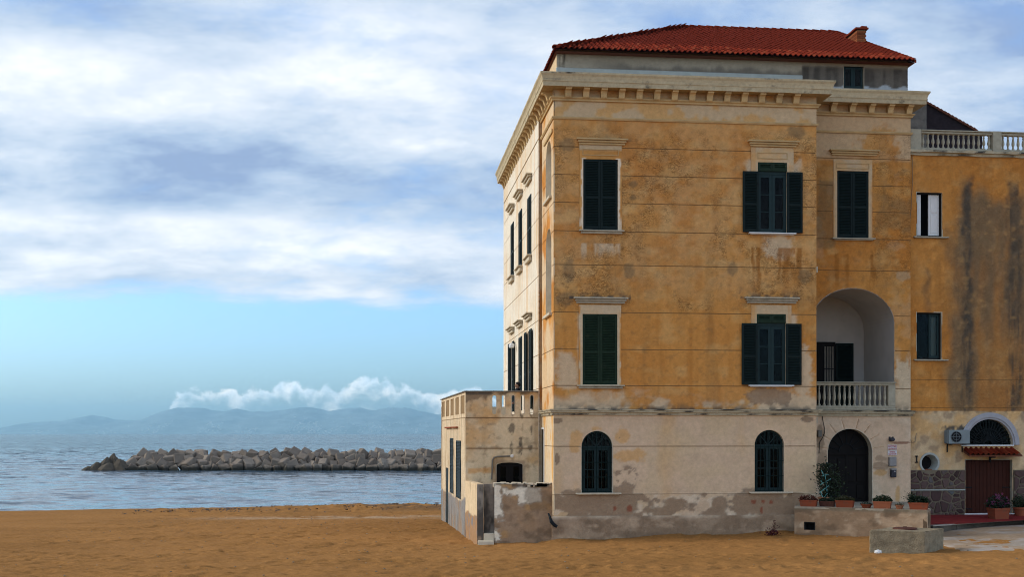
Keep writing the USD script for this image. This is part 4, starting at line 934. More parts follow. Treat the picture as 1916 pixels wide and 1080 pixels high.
# loggia: vaulted recess, floor, back wall with a french door
LD = 2.7
lg = obj('loggia_vault', MB().prism(logg.buffer(.10, join_style=2).difference(logg.union(rect(lo_l, ls, lz0 - 1, lz0 + .2))), .44, LD, Ww), MAT['loggia'], pal)
obj('loggia_reveal', MB().prism(logg.buffer(.02, join_style=2).difference(logg.buffer(-.003)), .0, .44, Ww), MAT['loggia'], lg)
obj('loggia_back_wall', MB().prism(rect(lo_l - .2, ls + .2, lz0 - .1, lzt + .3), LD, LD + .2, Ww), MAT['loggia'], lg)
obj('loggia_floor', MB().box(lo_l - .2, ls + .2, .0, LD, lz0 - .15, lz0 - .01, Ww), MAT['stone'], lg)
fd = (uz(1540, 700, WV + LD)[0], uz(1559, 700, WV + LD)[0], lz0, uz(1550, 643, WV + LD)[1])
fdr = obj('french_door', MB().cbox(fd[0] - .25, fd[1] + .06, LD - .08, LD - .002, lz0, fd[3] + .05, .01, Ww), MAT['door_dark'], pal)
obj('pane', MB().box(fd[0], fd[1], LD - .088, LD - .082, lz0 + .1, fd[3] - .12, Ww), MAT['conduit'], fdr)
m = MB()
for x in np.linspace(fd[0], fd[1], 5): m.cbox(x - .012, x + .012, LD - .11, LD - .09, lz0 + .05, fd[3] - .1, .003, Ww)
for z in (lz0 + .6, lz0 + 1.1, lz0 + 1.6): m.cbox(fd[0], fd[1], LD - .112, LD - .088, z - .015, z + .015, .003, Ww)
obj('door_bars', m, MAT['iron'], fdr)
shutter(pal, Ww, fd[1] + .06, uz(1595, 700, WV + LD)[0], lz0 + .01, fd[3] + .0, LD - .12, MAT['shutter'])
# balustrade of the loggia
BAL = [(.0, 0), (.055, 0), (.055, .04), (.035, .055), (.03, .10), (.034, .14), (.030, .155), (.052, .21), (.058, .27), (.050, .34), (.036, .43), (.028, .50), (.040, .515), (.040, .53), (.028, .545), (.030, .58), (.05, .60), (.05, .63), (0, .63)]
def balustrade(parent, W, s0, s1, z0, z1, d, pitch, mat, end=0.0, name='balustrade', n=None):
    b = MB(); hb, ht = .16, .13
    b.cbox(s0, s1, d - .10, d + .12, z0, z0 + .07, .012, W); b.cbox(s0, s1, d - .07, d + .10, z0 + .07, z0 + hb, .015, W)
    b.cbox(s0, s1, d - .08, d + .11, z1 - ht, z1 - .045, .02, W); b.cbox(s0, s1 + .02, d - .12, d + .14, z1 - .045, z1, .01, W)
    if end: b.cbox(s1 - end, s1 - .002, d - .075, d + .105, z0 + hb - .01, z1 - ht + .01, .012, W)
    t = obj(name, b, mat, parent)
    h = (z1 - ht) - (z0 + hb); e = s1 - end; k = n or int(round((e - s0) / pitch))
    for i in range(k):
        s = s0 + (i + .5) * (e - s0) / k; q = MB().lathe([(r, z * h / .63) for r, z in BAL], 9)
        v, f = q.out(); o = np.array([[s, d + .015, z0 + hb]])
        obj('baluster', MB().add(W(v + o), f), mat, t, smooth=40)
    return t
balustrade(pal, Ww, U_END + .01, ls + .02, 5.805, uz(1600, 715, WV)[1], .0, .183, MAT['stone'], .27)
# entrance door in its arched recess
obj('entrance_reveal', MB().prism(door_h.buffer(.02, join_style=2).difference(door_h.buffer(-.003)), .0, .40, Ww), MAT['plaster'], pal)
ed = obj('entrance_door', MB().prism(door_h, .36, .42, Ww), MAT['door_dark'], pal)
m = MB(); c = (d0 + d1) / 2; zc = dzt - dr_
m.cbox(d0, d1, .31, .37, zc - .12, zc - .02, .01, Ww); m.prism(door_h.difference(door_h.buffer(-.08)).intersection(rect(d0, d1, PLAT, 9)), .32, .37, Ww); m.cbox(c - .035, c + .035, .33, .37, PLAT, zc - .1, .01, Ww)
obj('door_frame', m, MAT['door_dark'], ed)
for i in range(4):
    x0 = d0 + .12 + i * (d1 - d0 - .2) / 4
    for z0, z1 in ((PLAT + .12, PLAT + .62), (PLAT + .72, zc - .22)): obj('door_panel', MB().cbox(x0, x0 + (d1 - d0 - .2) / 4 - .05, .335, .365, z0, z1, .02, Ww), MAT['door_dark'], ed)
m = MB()
for a in range(15, 180, 25): m.tube(Ww([[c + .25 * math.cos(math.radians(a)), .335, zc + .25 * math.sin(math.radians(a))], [c + (dr_ - .06) * math.cos(math.radians(a)), .335, zc + (dr_ - .06) * math.sin(math.radians(a))]]), .014, 6)
t_ = np.radians(np.linspace(0, 180, 24)); m.tube(Ww(np.stack([c + .27 * np.cos(t_), np.full(24, .335), zc + .27 * np.sin(t_)], 1)), .018, 6)
obj('fanlight_ironwork', m, MAT['iron'], ed)
obj('door_knob', MB().lathe([(0, 0), (.035, .01), (.03, .04), (0, .05)], 8, Ww([[c + .12, .30, PLAT + .95]])[0]), MAT['iron'], ed)

# --- attic, roof, chimney
AU0, AV = .34, 1.62
EZ = 18.10
def attic_paint(s, z):
    c = np.repeat(np.array([[.36, .30, .215]]), len(s), 0); c = mixp(c, sm(fb(s, z, .8, 1.2, 4, 121), .42, .7) * .5, np.array([.25, .21, .155]))
    right = sm(s, 9.02, 9.06)
    st = sm(fb(s, z, 3.4, .35, 3, 122), .36, .50) * (1 - sm(z, 17.80, 17.98)) * (.55 + .45 * sm(fb(s, z, 2.2, 2.6, 4, 123), .35, .6))
    c = mixp(c, right * (1 - sm(z, 17.85, 18.0)) * .86, GRIME * 1.9); c = mixp(c, right * np.clip(st * 1.1, 0, 1) * .88, GRIME * 1.2)
    c = mixp(c, (1 - right) * sm(s, 1.2, 3.2) * sm(17.80 + .25 * (fb(s, 0 * z, 2.6, None, 4, 124) - .5) * 2 - z, 0, .22) * .75, GRIME * 2)
    c = mixp(c, right * sm(17.27 + .06 * np.sin(s * 9) - z + (fb(s, z, 2, None, 3, 125) - .5) * .2, 0, .05) * .9, np.array([.44, .44, .42]))
    return c
aw = R(1579, 1616, 124, 165, AV); ah = rect(aw[0], aw[1], aw[2], aw[3])
att = obj('attic_wall', MB().prism(rect(AU0 + .03, WU - .08, 16.0, EZ + .1).difference(ah), .02, .3, WF(AV)).prism(rect(AV, DEPTH - .4, 16.0, EZ + .1), .02, .3, WS(AU0)), MAT['plaster'], pal)
relief_band(att, 'attic_plaster', WF(AV), AU0, WU - .05, 16.3, EZ + .08, [ah], attic_paint, MAT['stucco'], None, .05, .04)
relief_band(att, 'attic_plaster', WS(AU0), AV, DEPTH - .4, 16.3, EZ + .08, [], lambda s, z: np.repeat(CREAM[None] * 1.0, len(s), 0), MAT['stucco'], None, .2, .04)
obj('attic_flashing', MB().cbox(AU0 - .03, 9.04, -.05, .01, 16.70, 17.57, .02, WF(AV)), MAT['lead'], pal)
obj('window_reveal', MB().prism(ah.buffer(.02, join_style=2).difference(ah), .0, .25, WF(AV)), MAT['plaster'], pal)
casement(pal, WF(AV), aw[0], aw[1], aw[2] + .01, aw[3], .08, MAT['sash'], rows=1)
dark_back(pal, WF(AV), ah, .30)
obj('cornice_deck', MB().box(.05, U_END + .35, .05, DEPTH, 16.70, 16.78, Wf).box(U_END, WU, WV + .05, DEPTH, 16.70 + DZ, 16.79 + DZ, Wf), MAT['lead'], pal)
EV, RV, RISE = 1.30, 8.3, 3.24                        # eave line, ridge line, height of the ridge over the eave
UL, UR, UH = .27, 13.02, 6.4                          # left eave, right verge, left end of the ridge
PIT, EXP = .185, .335
def tile_mesh(L=.42, w=PIT):
    """one clay tile, lower edge at y=0, running up along +y: pan and roll"""
    xs = np.array([-.5, -.40, -.25, -.10, .02, .12, .26, .40, .5]) * w
    zs = np.array([.030, .004, -.002, .004, .030, .052, .062, .052, .030])
    v = []
    for y, dz in ((0, .022), (L, .0)): v += [[x, y, z + dz] for x, z in zip(xs, zs)]
    v += [[x, .0, z + .004] for x, z in zip(xs, zs)]
    n = len(xs); f = [[i, i + 1, n + i + 1, n + i] for i in range(n - 1)] + [[2 * n + i, 2 * n + i + 1, i + 1, i] for i in range(n - 1)]
    return np.array(v), np.array(f)
TV, TF = tile_mesh()
slope = math.atan2(RISE, RV - EV); sl_len = math.hypot(RISE, RV - EV)
roof = obj('roof', MB().add([[UL, EV, EZ], [UR, EV, EZ], [UR, RV, EZ + RISE], [UH, RV, EZ + RISE], [UL, DEPTH, EZ], [UR, DEPTH, EZ]], [[0, 1, 2], [0, 2, 3], [0, 3, 4], [3, 2, 5], [3, 5, 4]])
           .add([[UL, EV, EZ - .06], [UR, EV, EZ - .06], [UR, DEPTH, EZ - .06], [UL, DEPTH, EZ - .06]], [[0, 1, 2, 3]]).add([[UR, EV, EZ - .06], [UR, DEPTH, EZ - .06], [UR, RV, EZ + RISE]], [[0, 1, 2]]), MAT['roof_under'], pal)
rt = random.Random(8); ncol = int((UR - UL) / PIT); nrow = int(sl_len / EXP) + 1; rest = MB(); kept = 0
for j in range(nrow):
    for i in range(ncol):
        u = UL + (i + .5) * (UR - UL) / ncol; t = j * EXP; v = EV + t * math.cos(slope) - .06
        if u < UL + (v - EV) / (RV - EV) * (UH - UL) - .05: continue
        a = slope + rt.uniform(-.02, .02); q = TV + np.array([rt.uniform(-.008, .008), rt.uniform(-.015, .015), rt.uniform(0, .008)])
        p = np.stack([u + q[:, 0], v + q[:, 1] * math.cos(a) - q[:, 2] * math.sin(a), EZ + .012 + t * math.sin(slope) + q[:, 1] * math.sin(a) + q[:, 2] * math.cos(a)], 1)
        if kept < 295 and j < 5: obj('roof_tile', (p, TF[:, ::-1]), MAT['tile'], roof); kept += 1
        else: rest.add(p, TF)
obj('roof_tiles', rest, MAT['tile'], roof, kind='stuff')
# left slope to the sea
lrun = math.hypot(RISE, UH - UL); lsl = math.atan2(RISE, UH - UL); rest = MB()
for j in range(int(lrun / EXP) + 1):
    for i in range(int((DEPTH - EV) / PIT)):
        v = EV + (i + .5) * PIT; t = j * EXP; u = UL + t * math.cos(lsl) - .05
        f_ = (u - UL) / (UH - UL)
        if v < EV + f_ * (RV - EV) - .05 or v > DEPTH - f_ * (DEPTH - RV) + .05: continue
        q = TV; p = np.stack([u + q[:, 1] * math.cos(lsl) - q[:, 2] * math.sin(lsl), v + q[:, 0], EZ + .012 + t * math.sin(lsl) + q[:, 1] * math.sin(lsl) + q[:, 2] * math.cos(lsl)], 1); rest.add(p, TF)
obj('roof_tiles', rest, MAT['tile'], roof, kind='stuff')
def ridge_run(p0, p1, name, r=.10, L=.34):
    p0, p1 = np.array(p0, float), np.array(p1, float); d = p1 - p0; n = int(np.linalg.norm(d) / L); d /= np.linalg.norm(d)
    side = np.cross(d, [0, 0, 1.0]); side /= np.linalg.norm(side); up = np.cross(side, d)
    for i in range(n):
        a = p0 + d * i * L; th = np.linspace(-.15, PI + .15, 9); v = []
        for t, rr, lift in ((0, r * 1.12, .035), (L * 1.15, r * .92, .015)): v += [a + d * t + rr * math.cos(x) * side + (rr * math.sin(x) + lift) * up for x in th]
        v += [a + .8 * r * math.cos(x) * side + (.8 * r * math.sin(x) + .03) * up for x in th]
        f = [[k, k + 1, 9 + k + 1, 9 + k] for k in range(8)] + [[18 + k, 18 + k + 1, k + 1, k] for k in range(8)]
        obj(name, MB().add(v, f), MAT['tile'], roof)
ridge_run((UL - .05, EV - .05, EZ + .0), (UH, RV, EZ + RISE + .02), 'hip_tile'); ridge_run((UH, RV, EZ + RISE + .03), (UR, RV, EZ + RISE + .03), 'ridge_tile')
obj('verge_board', MB().add([[UR - .02, EV, EZ - .05], [UR + .05, EV, EZ - .05], [UR + .05, RV, EZ + RISE - .05], [UR - .02, RV, EZ + RISE - .05], [UR - .02, EV, EZ + .07], [UR + .05, EV, EZ + .07], [UR + .05, RV, EZ + RISE + .07], [UR - .02, RV, EZ + RISE + .07]], [[0, 1, 2, 3], [4, 5, 6, 7], [0, 1, 5, 4], [1, 2, 6, 5], [0, 3, 7, 4]]), MAT['tile'], roof)
# brick chimney near the right end of the ridge
cv = 5.4; cu0, cz1 = uz(1603, 52, cv); cu1 = uz(1621, 52, cv)[0]; cz0 = uz(1612, 80, cv)[1] - .5
ch = obj('chimney', MB().cbox(cu0 + .02, cu1 - .02, cv + .02, cv + 1.30, cz0, cz1 - .05, .01), MAT['backing'], roof)
rows = int((cz1 - .05 - cz0) / .075)
for r_ in range(rows):
    z = cz0 + r_ * .075; o = .12 * (r_ % 2); b = MB()
    xs = np.unique(np.clip(np.arange(cu0 - o, cu1 + .24, .24), cu0, cu1))
    for a, c_ in zip(xs[:-1], xs[1:]):
        if c_ - a > .03: b.cbox(a + .004, c_ - .004, cv, cv + .10, z + .005, z + .070, .004)
    ys = np.unique(np.clip(np.arange(cv + .104 - o, cv + 1.5, .24), cv + .104, cv + 1.32))
    for a, c_ in zip(ys[:-1], ys[1:]):
        if c_ - a > .03: b.cbox(cu0, cu0 + .08, a + .004, c_ - .004, z + .005, z + .070, .004)
    obj('brick_row', b, MAT['brick'], ch)
obj('chimney_cap', MB().cbox(cu0 - .07, cu1 + .07, cv - .07, cv + 1.4, cz1 - .05, cz1 + .02, .01).cbox(cu1 - .22, cu1 + .02, cv - .04, cv + .25, cz1 + .02, cz1 + .08, .01), MAT['tile'], ch)
# body behind the faces: back, right side and floors, so that the house is closed
b = MB(); b.box(0.35, WU, DEPTH - .3, DEPTH - .02, .6, EZ); b.box(WU - .25, WU - .04, WV + .35, DEPTH - .3, .6, EZ - .05)
for z in (5.35, 10.5): b.box(.40, lo_l - .15, .46, DEPTH - .3, z, z + .2)
obj('back_walls', b, MAT['plaster'], pal)
# ------------------------------------------------------------------ low seaside annexe with the terrace
def X_at(px, Y): return (px - CX) * Y / F
def Z_at(py, Y): return EYE + (HY - py) * Y / F
T0 = np.array([-1.648, 43.0]); T2 = np.array([-3.12, 53.6]); LT = float(np.linalg.norm(T2 - T0))
ta = (T2 - T0) / LT; tn = np.array([ta[1], -ta[0]])
ter = thing('terrace_annexe', 'low cream annexe with slotted terrace parapet on the sea side of the palazzo', 'annexe', (T0[0], T0[1], 0))
Wtf = WG((0, 0), (1, 0), (0, 1)); Wtl = WG((0, 0), ta, tn)
def tx(px): return X_at(px, 43.0) - T0[0]
def tl(px):
    """distance along the annexe's left wall of a picture column"""
    k_ = (px - CX) / F
    return (k_ * T0[1] - T0[0]) / (ta[0] - k_ * ta[1])
TW = 2.78; TZ = 6.46
slots = []
for a, b in ((921, 928.5), (939, 945), (957.5, 963), (975, 981), (992, 998)):
    c, r = (tx(a) + tx(b)) / 2, (tx(b) - tx(a)) / 2; z0, z1 = Z_at(776, 43), Z_at(740, 43)
    slots.append(Polygon([(c + r * math.cos(t), z1 - r + r * math.sin(t)) for t in np.linspace(0, PI, 8)] + [(c + r * math.cos(t), z0 + r + r * math.sin(t)) for t in np.linspace(PI, 2 * PI, 8)]))
tw0, tw1, twz0, twz1 = tx(929), tx(978), Z_at(911, 43), Z_at(866, 43)
tw_h = arch(tw0, tw1, twz0, twz1 - .10, .10, 14)
def terr_paint(s, z):
    S = lambda px, py: (tx(px), Z_at(py, 43))
    c = np.repeat(np.array([[.68, .53, .335]]), len(s), 0)  # cream raised to stand in for stronger light on this front
    c = mixp(c, sm(fb(s, z, 1.1, 1.3, 5, 131), .46, .66) * .7, LITE * np.array([1., .98, .95])); c = mixp(c, sm(fb(s, z, 1.6, 1.9, 5, 132), .50, .70) * .6, CREAM * np.array([1, 1.04, 1.1]))
    c = mixp(c, sm(fb(s, z, 3.2, .6, 4, 133), .55, .76) * .5, np.array([.34, .20, .085])); c = mixp(c, sm(fb(s, z, 6, 6, 4, 233), .60, .70) * .4, np.array([.22, .15, .09]))
    q = np.clip(boxm(s, z, tx(871), tx(915), 6.22, 6.6, .05, .25, 134), 0, 1); c = mixp(c, q * .8, BARE * .8)
    c = mixp(c, (z > 6.36) * sm(fb(s, z, 4, 4, 4, 135), .40, .55) * .8, GRIME * 1.6)
    for x, y, w, h, kk in ((957, 802, .10, .20, 136), (974, 842, .10, .26, 137), (994, 803, .05, .20, 138), (991, 840, .12, .12, 139), (907, 879, .10, .12, 140), (974, 825, .04, .20, 141), (957, 838, .05, .2, 142), (959, 775, .06, .1, 143), (977, 778, .06, .1, 144), (995, 776, .07, .12, 145)):
        c = mixp(c, blob(s, z, S(x, y), (w, h), kk, .4, 1.5) * .7, GRIME * 1.3 * sm(fb(s, z, 9, 9, 3, kk + 3), .30, .5)[:, None] + c * (1 - sm(fb(s, z, 9, 9, 3, kk + 3), .30, .5)[:, None]) if y != 879 else np.array([.30, .17, .09]))
    for zj in (5.55, 4.46): c = mixp(c, np.exp(-np.abs(z - zj + .01) / .03) * sm(fb(s, z, 2, 2, 3, 146), .38, .55) * .6, np.array([.22, .11, .05]))
    for a, b in ((875, 925), (936, 950)): c = mixp(c, boxm(s, z, tx(a), tx(b), 3.55, 3.75, .03, .15, 147) * .6, LITE * np.array([1, .85, .6]))
    w = np.hypot(np.maximum(np.maximum(tw0 - s, s - tw1), 0), np.maximum(z - twz1, 0)); c = mixp(c, (1 - sm(w + (fb(s, z, 3, 3, 3, 148) - .5) * .2, .05, .16)) * .65, BARE * 1.25)
    return c
tfw = obj('terrace_front_wall', MB().prism(rect(.03, TW, .8, TZ - .02).difference(shapely.union_all(slots + [tw_h])), .02, .22, Wtf), MAT['backing'], ter)
for za, zb in ((.9, 4.46), (4.46, 5.55), (5.55, TZ)):
    relief_band(tfw, 'plaster_course', Wtf, 0, TW, za + g_, zb - (g_ if zb < 6 else 0), slots + [tw_h], terr_paint, MAT['stucco'], lambda s, z: (fb(s, z, 1.5, 1.5, 4, 149) - .5) * .03, .04, .04, lambda s, z: np.full(len(s), .25))
b = MB()
for s_ in slots: b.prism(s_.buffer(.02).difference(s_.buffer(-.003)), .0, .225, Wtf)
obj('slot_linings', b, MAT['plaster'], tfw)
def coping(parent, W, s0, s1, d0_, d1_, z):
    return obj('coping', MB().cbox(s0, s1, d0_, d1_, z, z + .045, .012, W), MAT['conduit'], parent)
coping(ter, Wtf, -.03, TW, -.05, .26, TZ)
obj('window_reveal', MB().prism(tw_h.buffer(.02, join_style=2).difference(tw_h.buffer(-.003)), .0, .25, Wtf), MAT['trim_grey'], ter)
casement(ter, Wtf, tw0, tw1, twz0, twz1 - .02, .12, MAT['door_dark'], rows=1, fr=.13)
dark_back(ter, Wtf, tw_h, .30)
# a conduit climbing beside the window to a small bulkhead lamp
obj('conduit', MB().tube(Wtf([[tx(920), -.02, Z_at(898, 43)], [tx(921), -.02, Z_at(880, 43)], [tx(921.5), -.02, Z_at(862, 43)], [tx(924), -.02, Z_at(857, 43)], [tx(930), -.02, Z_at(855, 43)], [tx(955), -.02, Z_at(854, 43)]]), .028, 8), MAT['conduit'], ter)
obj('bulkhead_lamp', MB().cbox(tx(955), tx(961.5), -.10, .0, Z_at(857, 43), Z_at(851, 43), .03, Wtf), MAT['white_paint'], ter)
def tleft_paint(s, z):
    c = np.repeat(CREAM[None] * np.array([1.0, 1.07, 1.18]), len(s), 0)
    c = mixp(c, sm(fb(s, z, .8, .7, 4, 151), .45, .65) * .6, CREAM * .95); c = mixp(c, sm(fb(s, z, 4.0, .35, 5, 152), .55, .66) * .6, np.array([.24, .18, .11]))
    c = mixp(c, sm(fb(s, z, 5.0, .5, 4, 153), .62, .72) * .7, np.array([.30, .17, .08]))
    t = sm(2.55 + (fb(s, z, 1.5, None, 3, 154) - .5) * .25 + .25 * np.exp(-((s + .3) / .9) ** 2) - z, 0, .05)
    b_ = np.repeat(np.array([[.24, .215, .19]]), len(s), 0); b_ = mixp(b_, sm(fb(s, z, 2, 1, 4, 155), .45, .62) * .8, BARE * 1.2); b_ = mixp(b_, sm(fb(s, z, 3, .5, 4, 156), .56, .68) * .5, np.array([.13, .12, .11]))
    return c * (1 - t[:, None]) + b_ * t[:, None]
lw_h = [rect(tl(862.5), tl(854), 2.55, 4.72), rect(tl(848.5), tl(842.5), 2.60, 4.80)]
ld_h = rect(tl(838.5), tl(834), .9, 3.55)
tlw = obj('sea_side_wall', MB().prism(rect(.03, LT, .6, TZ - .02).difference(shapely.union_all(lw_h + [ld_h])), .02, .22, Wtl), MAT['backing'], ter)
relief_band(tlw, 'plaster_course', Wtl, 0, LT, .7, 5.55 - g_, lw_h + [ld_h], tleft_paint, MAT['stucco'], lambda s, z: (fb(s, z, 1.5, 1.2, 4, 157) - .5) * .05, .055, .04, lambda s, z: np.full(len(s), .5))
pp = [rect(LT * (i + .16) / 5, LT * (i + .84) / 5, 5.70, 6.36) for i in range(5)]
relief_band(tlw, 'parapet', Wtl, 0, LT, 5.55 + g_, TZ, pp, tleft_paint, MAT['stucco'], None, .06, .05)
for p in pp: obj('parapet_panel', MB().prism(p.buffer(.02, join_style=2), .035, .08, Wtl), simple('faded_parapet_panel', (.46, .37, .245), .9, .15, 3, .2, extra_dirt=.3), tlw)
coping(ter, Wtl, -.03, LT + .05, -.05, .26, TZ)
for h in lw_h:
    b = h.bounds; shutter(ter, Wtl, b[0], b[2], b[1], b[3], -.02, MAT['shutter'], mid=.5)
obj('sea_door', MB().prism(ld_h, .02, .07, Wtl), MAT['shutter'], ter)
obj('window_drips', MB().cbox(tl(857.5), tl(848), -.10, 0, 5.20, 5.25, .01, Wtl).cbox(tl(846.5), tl(836), -.10, 0, 5.20, 5.25, .01, Wtl), MAT['terracotta'], ter)
FLOOR = 5.22
lp = lambda p: np.asarray(p, float)
e = T2 - T0; poly = Polygon([(.05, .05), (TW + .2, .05), (TW - .1, e[1]), (e[0] + .05, e[1])])
m = trimesh.creation.extrude_polygon(poly, .2, engine='earcut'); v = np.array(m.vertices); v[:, 2] += FLOOR - .2
obj('terrace_floor', MB().add(v, m.faces), MAT['stone'], ter)
obj('end_wall', MB().box(e[0], TW - .2, e[1] - .2, e[1], .6, TZ - .3), MAT['plaster'], ter)

# ------------------------------------------------------------------ crumbling yard wall with two steps
yw = thing('yard_wall', 'crumbling low yard wall of bare render and peeling cream paint below the terrace', 'wall', (-1.16, 40.33, 0))
Yo = np.array([-1.16, 40.33])
YT = 3.29
def yard_paint(s, z):
    c = np.repeat(BARE[None] * 1.45, len(s), 0); c = mixp(c, sm(fb(s, z, 1.6, 2.0, 5, 161), .46, .64) * .6, BARE * np.array([1.45, 1.35, 1.2])); c = mixp(c, sm(fb(s, z, 2.6, 3.4, 5, 162), .52, .70) * .55, BARE * .6)
    c = mixp(c, sm(fb(s, z, 1.2, 1.5, 4, 163), .56, .66) * .5, LITE * .8)
    return c
def yfront_paint(s, z):
    S = lambda px, py: (X_at(px, 40.3) - Yo[0], Z_at(py, 40.3))
    c = yard_paint(s, z)
    p1 = boxm(s, z, S(925, 0)[0] - .1, S(941, 0)[0], 2.15, 3.4, .05, .25, 164) * (1 - boxm(s, z, S(938, 0)[0], S(985, 0)[0], 1.9, 2.95, .05, .3, 165)); p2 = boxm(s, z, S(940, 0)[0], S(1010, 0)[0], 2.62, 3.22, .06, .28, 166) * (1 - boxm(s, z, S(938, 0)[0], S(966, 0)[0], 1.9, 2.92, .05, .3, 165))
    p3 = boxm(s, z, S(926, 0)[0], S(937, 0)[0], 1.4, 2.3, .04, .3, 167) * sm(fb(s, z, 3, 3, 4, 168), .4, .55)
    c = patch(c, np.maximum.reduce([p1, p2, p3]), np.array([.80, .69, .52]), .97, .45); c = mixp(c, np.maximum.reduce([p1, p2, p3]) * 0, WHITE * np.array([1.28, 1.30, 1.25]))  # peeling cream lightened in its colour for light falling on the wall
    c = mixp(c, sm(z, YT - .16, YT - .03) * sm(fb(s, z, 4, 4, 4, 169), .42, .58) * .8, GRIME * 1.5)
    c = mixp(c, blob(s, z, S(1012, 935), (.5, .55), 170) * .55, BARE * .72)
    return c
def ydisp(s, z): return (fb(s, z, 2.6, 3.2, 5, 171) - .5) * .11
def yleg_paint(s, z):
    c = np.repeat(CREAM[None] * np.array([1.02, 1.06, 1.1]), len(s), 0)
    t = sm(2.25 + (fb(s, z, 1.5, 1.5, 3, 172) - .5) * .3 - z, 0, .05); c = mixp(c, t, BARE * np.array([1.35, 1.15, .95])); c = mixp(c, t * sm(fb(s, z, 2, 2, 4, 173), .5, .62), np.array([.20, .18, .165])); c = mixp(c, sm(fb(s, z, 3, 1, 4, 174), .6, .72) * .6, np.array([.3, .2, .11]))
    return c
def yback_paint(s, z):
    c = np.repeat(np.array([[.27, .225, .175]]), len(s), 0); c = mixp(c, sm(fb(s, z, 3, 1.2, 5, 175), .48, .62) * .85, GRIME * 1.1); c = mixp(c, sm(fb(s, z, 2.4, 2.2, 4, 176), .56, .68) * .7, BARE * 1.6)
    return c
Wy = WG((0, 0), (1, 0), (0, 1))
x1 = X_at(925, 40.33) - Yo[0]; x2 = 2.62
relief_band(yw, 'front_face', Wy, x1, x2, .8, YT, [], yfront_paint, MAT['stucco'], ydisp, .035, .25, rough=2.6)
obj('core', MB().box(x1 + .03, x2, .10, .42, .7, YT - .02), MAT['backing'], yw)
relief_band(yw, 'opening_cheek', WG((x1, .02), (0, 1), (1, 0)), 0, .3, .8, YT, [], yback_paint, MAT['stucco'], lambda s, z: (fb(s, z, 2, 2, 3, 1) - .5) * .04, .05, .05)
la = (T0 - Yo); ll = float(np.linalg.norm(la)); la = la / ll; ln = np.array([la[1], -la[0]])
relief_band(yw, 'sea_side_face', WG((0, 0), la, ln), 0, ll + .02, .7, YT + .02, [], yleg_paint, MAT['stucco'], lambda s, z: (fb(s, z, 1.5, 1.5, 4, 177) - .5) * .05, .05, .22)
relief_band(yw, 'wall_end', Wy, 0.0, .20, .7, YT, [], yback_paint, MAT['stucco'], None, .05, .1)
relief_band(yw, 'stained_back_wall', WG((.0, .24), (1, 0), (0, 1)), .05, x1 + .3, .8, YT, [], yback_paint, MAT['stucco'], lambda s, z: (fb(s, z, 3, 3, 3, 178) - .5) * .06, .04, .2)
obj('step', MB().cbox(.03, x1 - .01, -.26, .3, 1.0, 1.43, .02), MAT['plaster'], yw); obj('step', MB().cbox(.22, x1 - .01, -.02, .4, 1.0, 1.66, .02), MAT['plaster'], yw)
rg = np.random.default_rng(4)
m = MB()
for i in range(70):                                   # uneven, chipped top
    x = rg.uniform(x1, x2); w = rg.uniform(.03, .12); m.cbox(x - w, x + w, .01, rg.uniform(.15, .4), YT - .10, YT + rg.uniform(-.02, .075), .02)
obj('broken_top', m, MAT['plaster'], yw, kind='stuff')
# bent black pipe end on the wall
pp_ = [(X_at(1026, 40.1), 40.02, Z_at(962, 40)), (X_at(1029, 40.1), 39.9, Z_at(969, 40)), (X_at(1031, 40.1), 39.86, Z_at(976, 40)), (X_at(1036, 40), 39.85, Z_at(982, 40)), (X_at(1042, 40), 39.84, Z_at(986, 40))]
obj('broken_pipe', MB().tube(pp_, [.03, .045, .06, .06, .05], 8), MAT['iron'], label='bent black pipe stub sticking out of the plinth at the palazzo corner', cat='pipe')

# ------------------------------------------------------------------ ochre house on the right
AV2 = 1.66; oo = to_world(WU, AV2)
och = thing('ochre_house', 'stained ochre house with roof terrace balustrade and stone clad base', 'house', (oo[0], oo[1], 0), TH)
def ou(px, py): u, z = uz(px, py, AV2); return u - WU, z
Wo = WF(0); OE = 9.0; OZT = ou(1800, 290)[1]
oa = (ou(1715, 0)[0], ou(1763, 0)[0], ou(1740, 443)[1], ou(1740, 360)[1]); ob = (ou(1715, 0)[0], ou(1762, 0)[0], ou(1740, 673)[1], ou(1740, 585)[1])
fa0, fa1, faz0, faz1 = ou(1808, 0)[0], ou(1895, 0)[0], ou(1850, 833)[1], ou(1850, 785)[1]
fan = arch(fa0, fa1, faz0, faz0 + .02, faz1 - faz0 - .02, 28)
dd0, dd1, ddz1, ddz0 = ou(1806, 0)[0], ou(1894, 0)[0], ou(1850, 861)[1], 2.10
od_h = rect(dd0, dd1, 1.2, ddz1)
rc = ou(1739, 867); rr = .30
rnd = Point(rc).buffer(rr, 24)
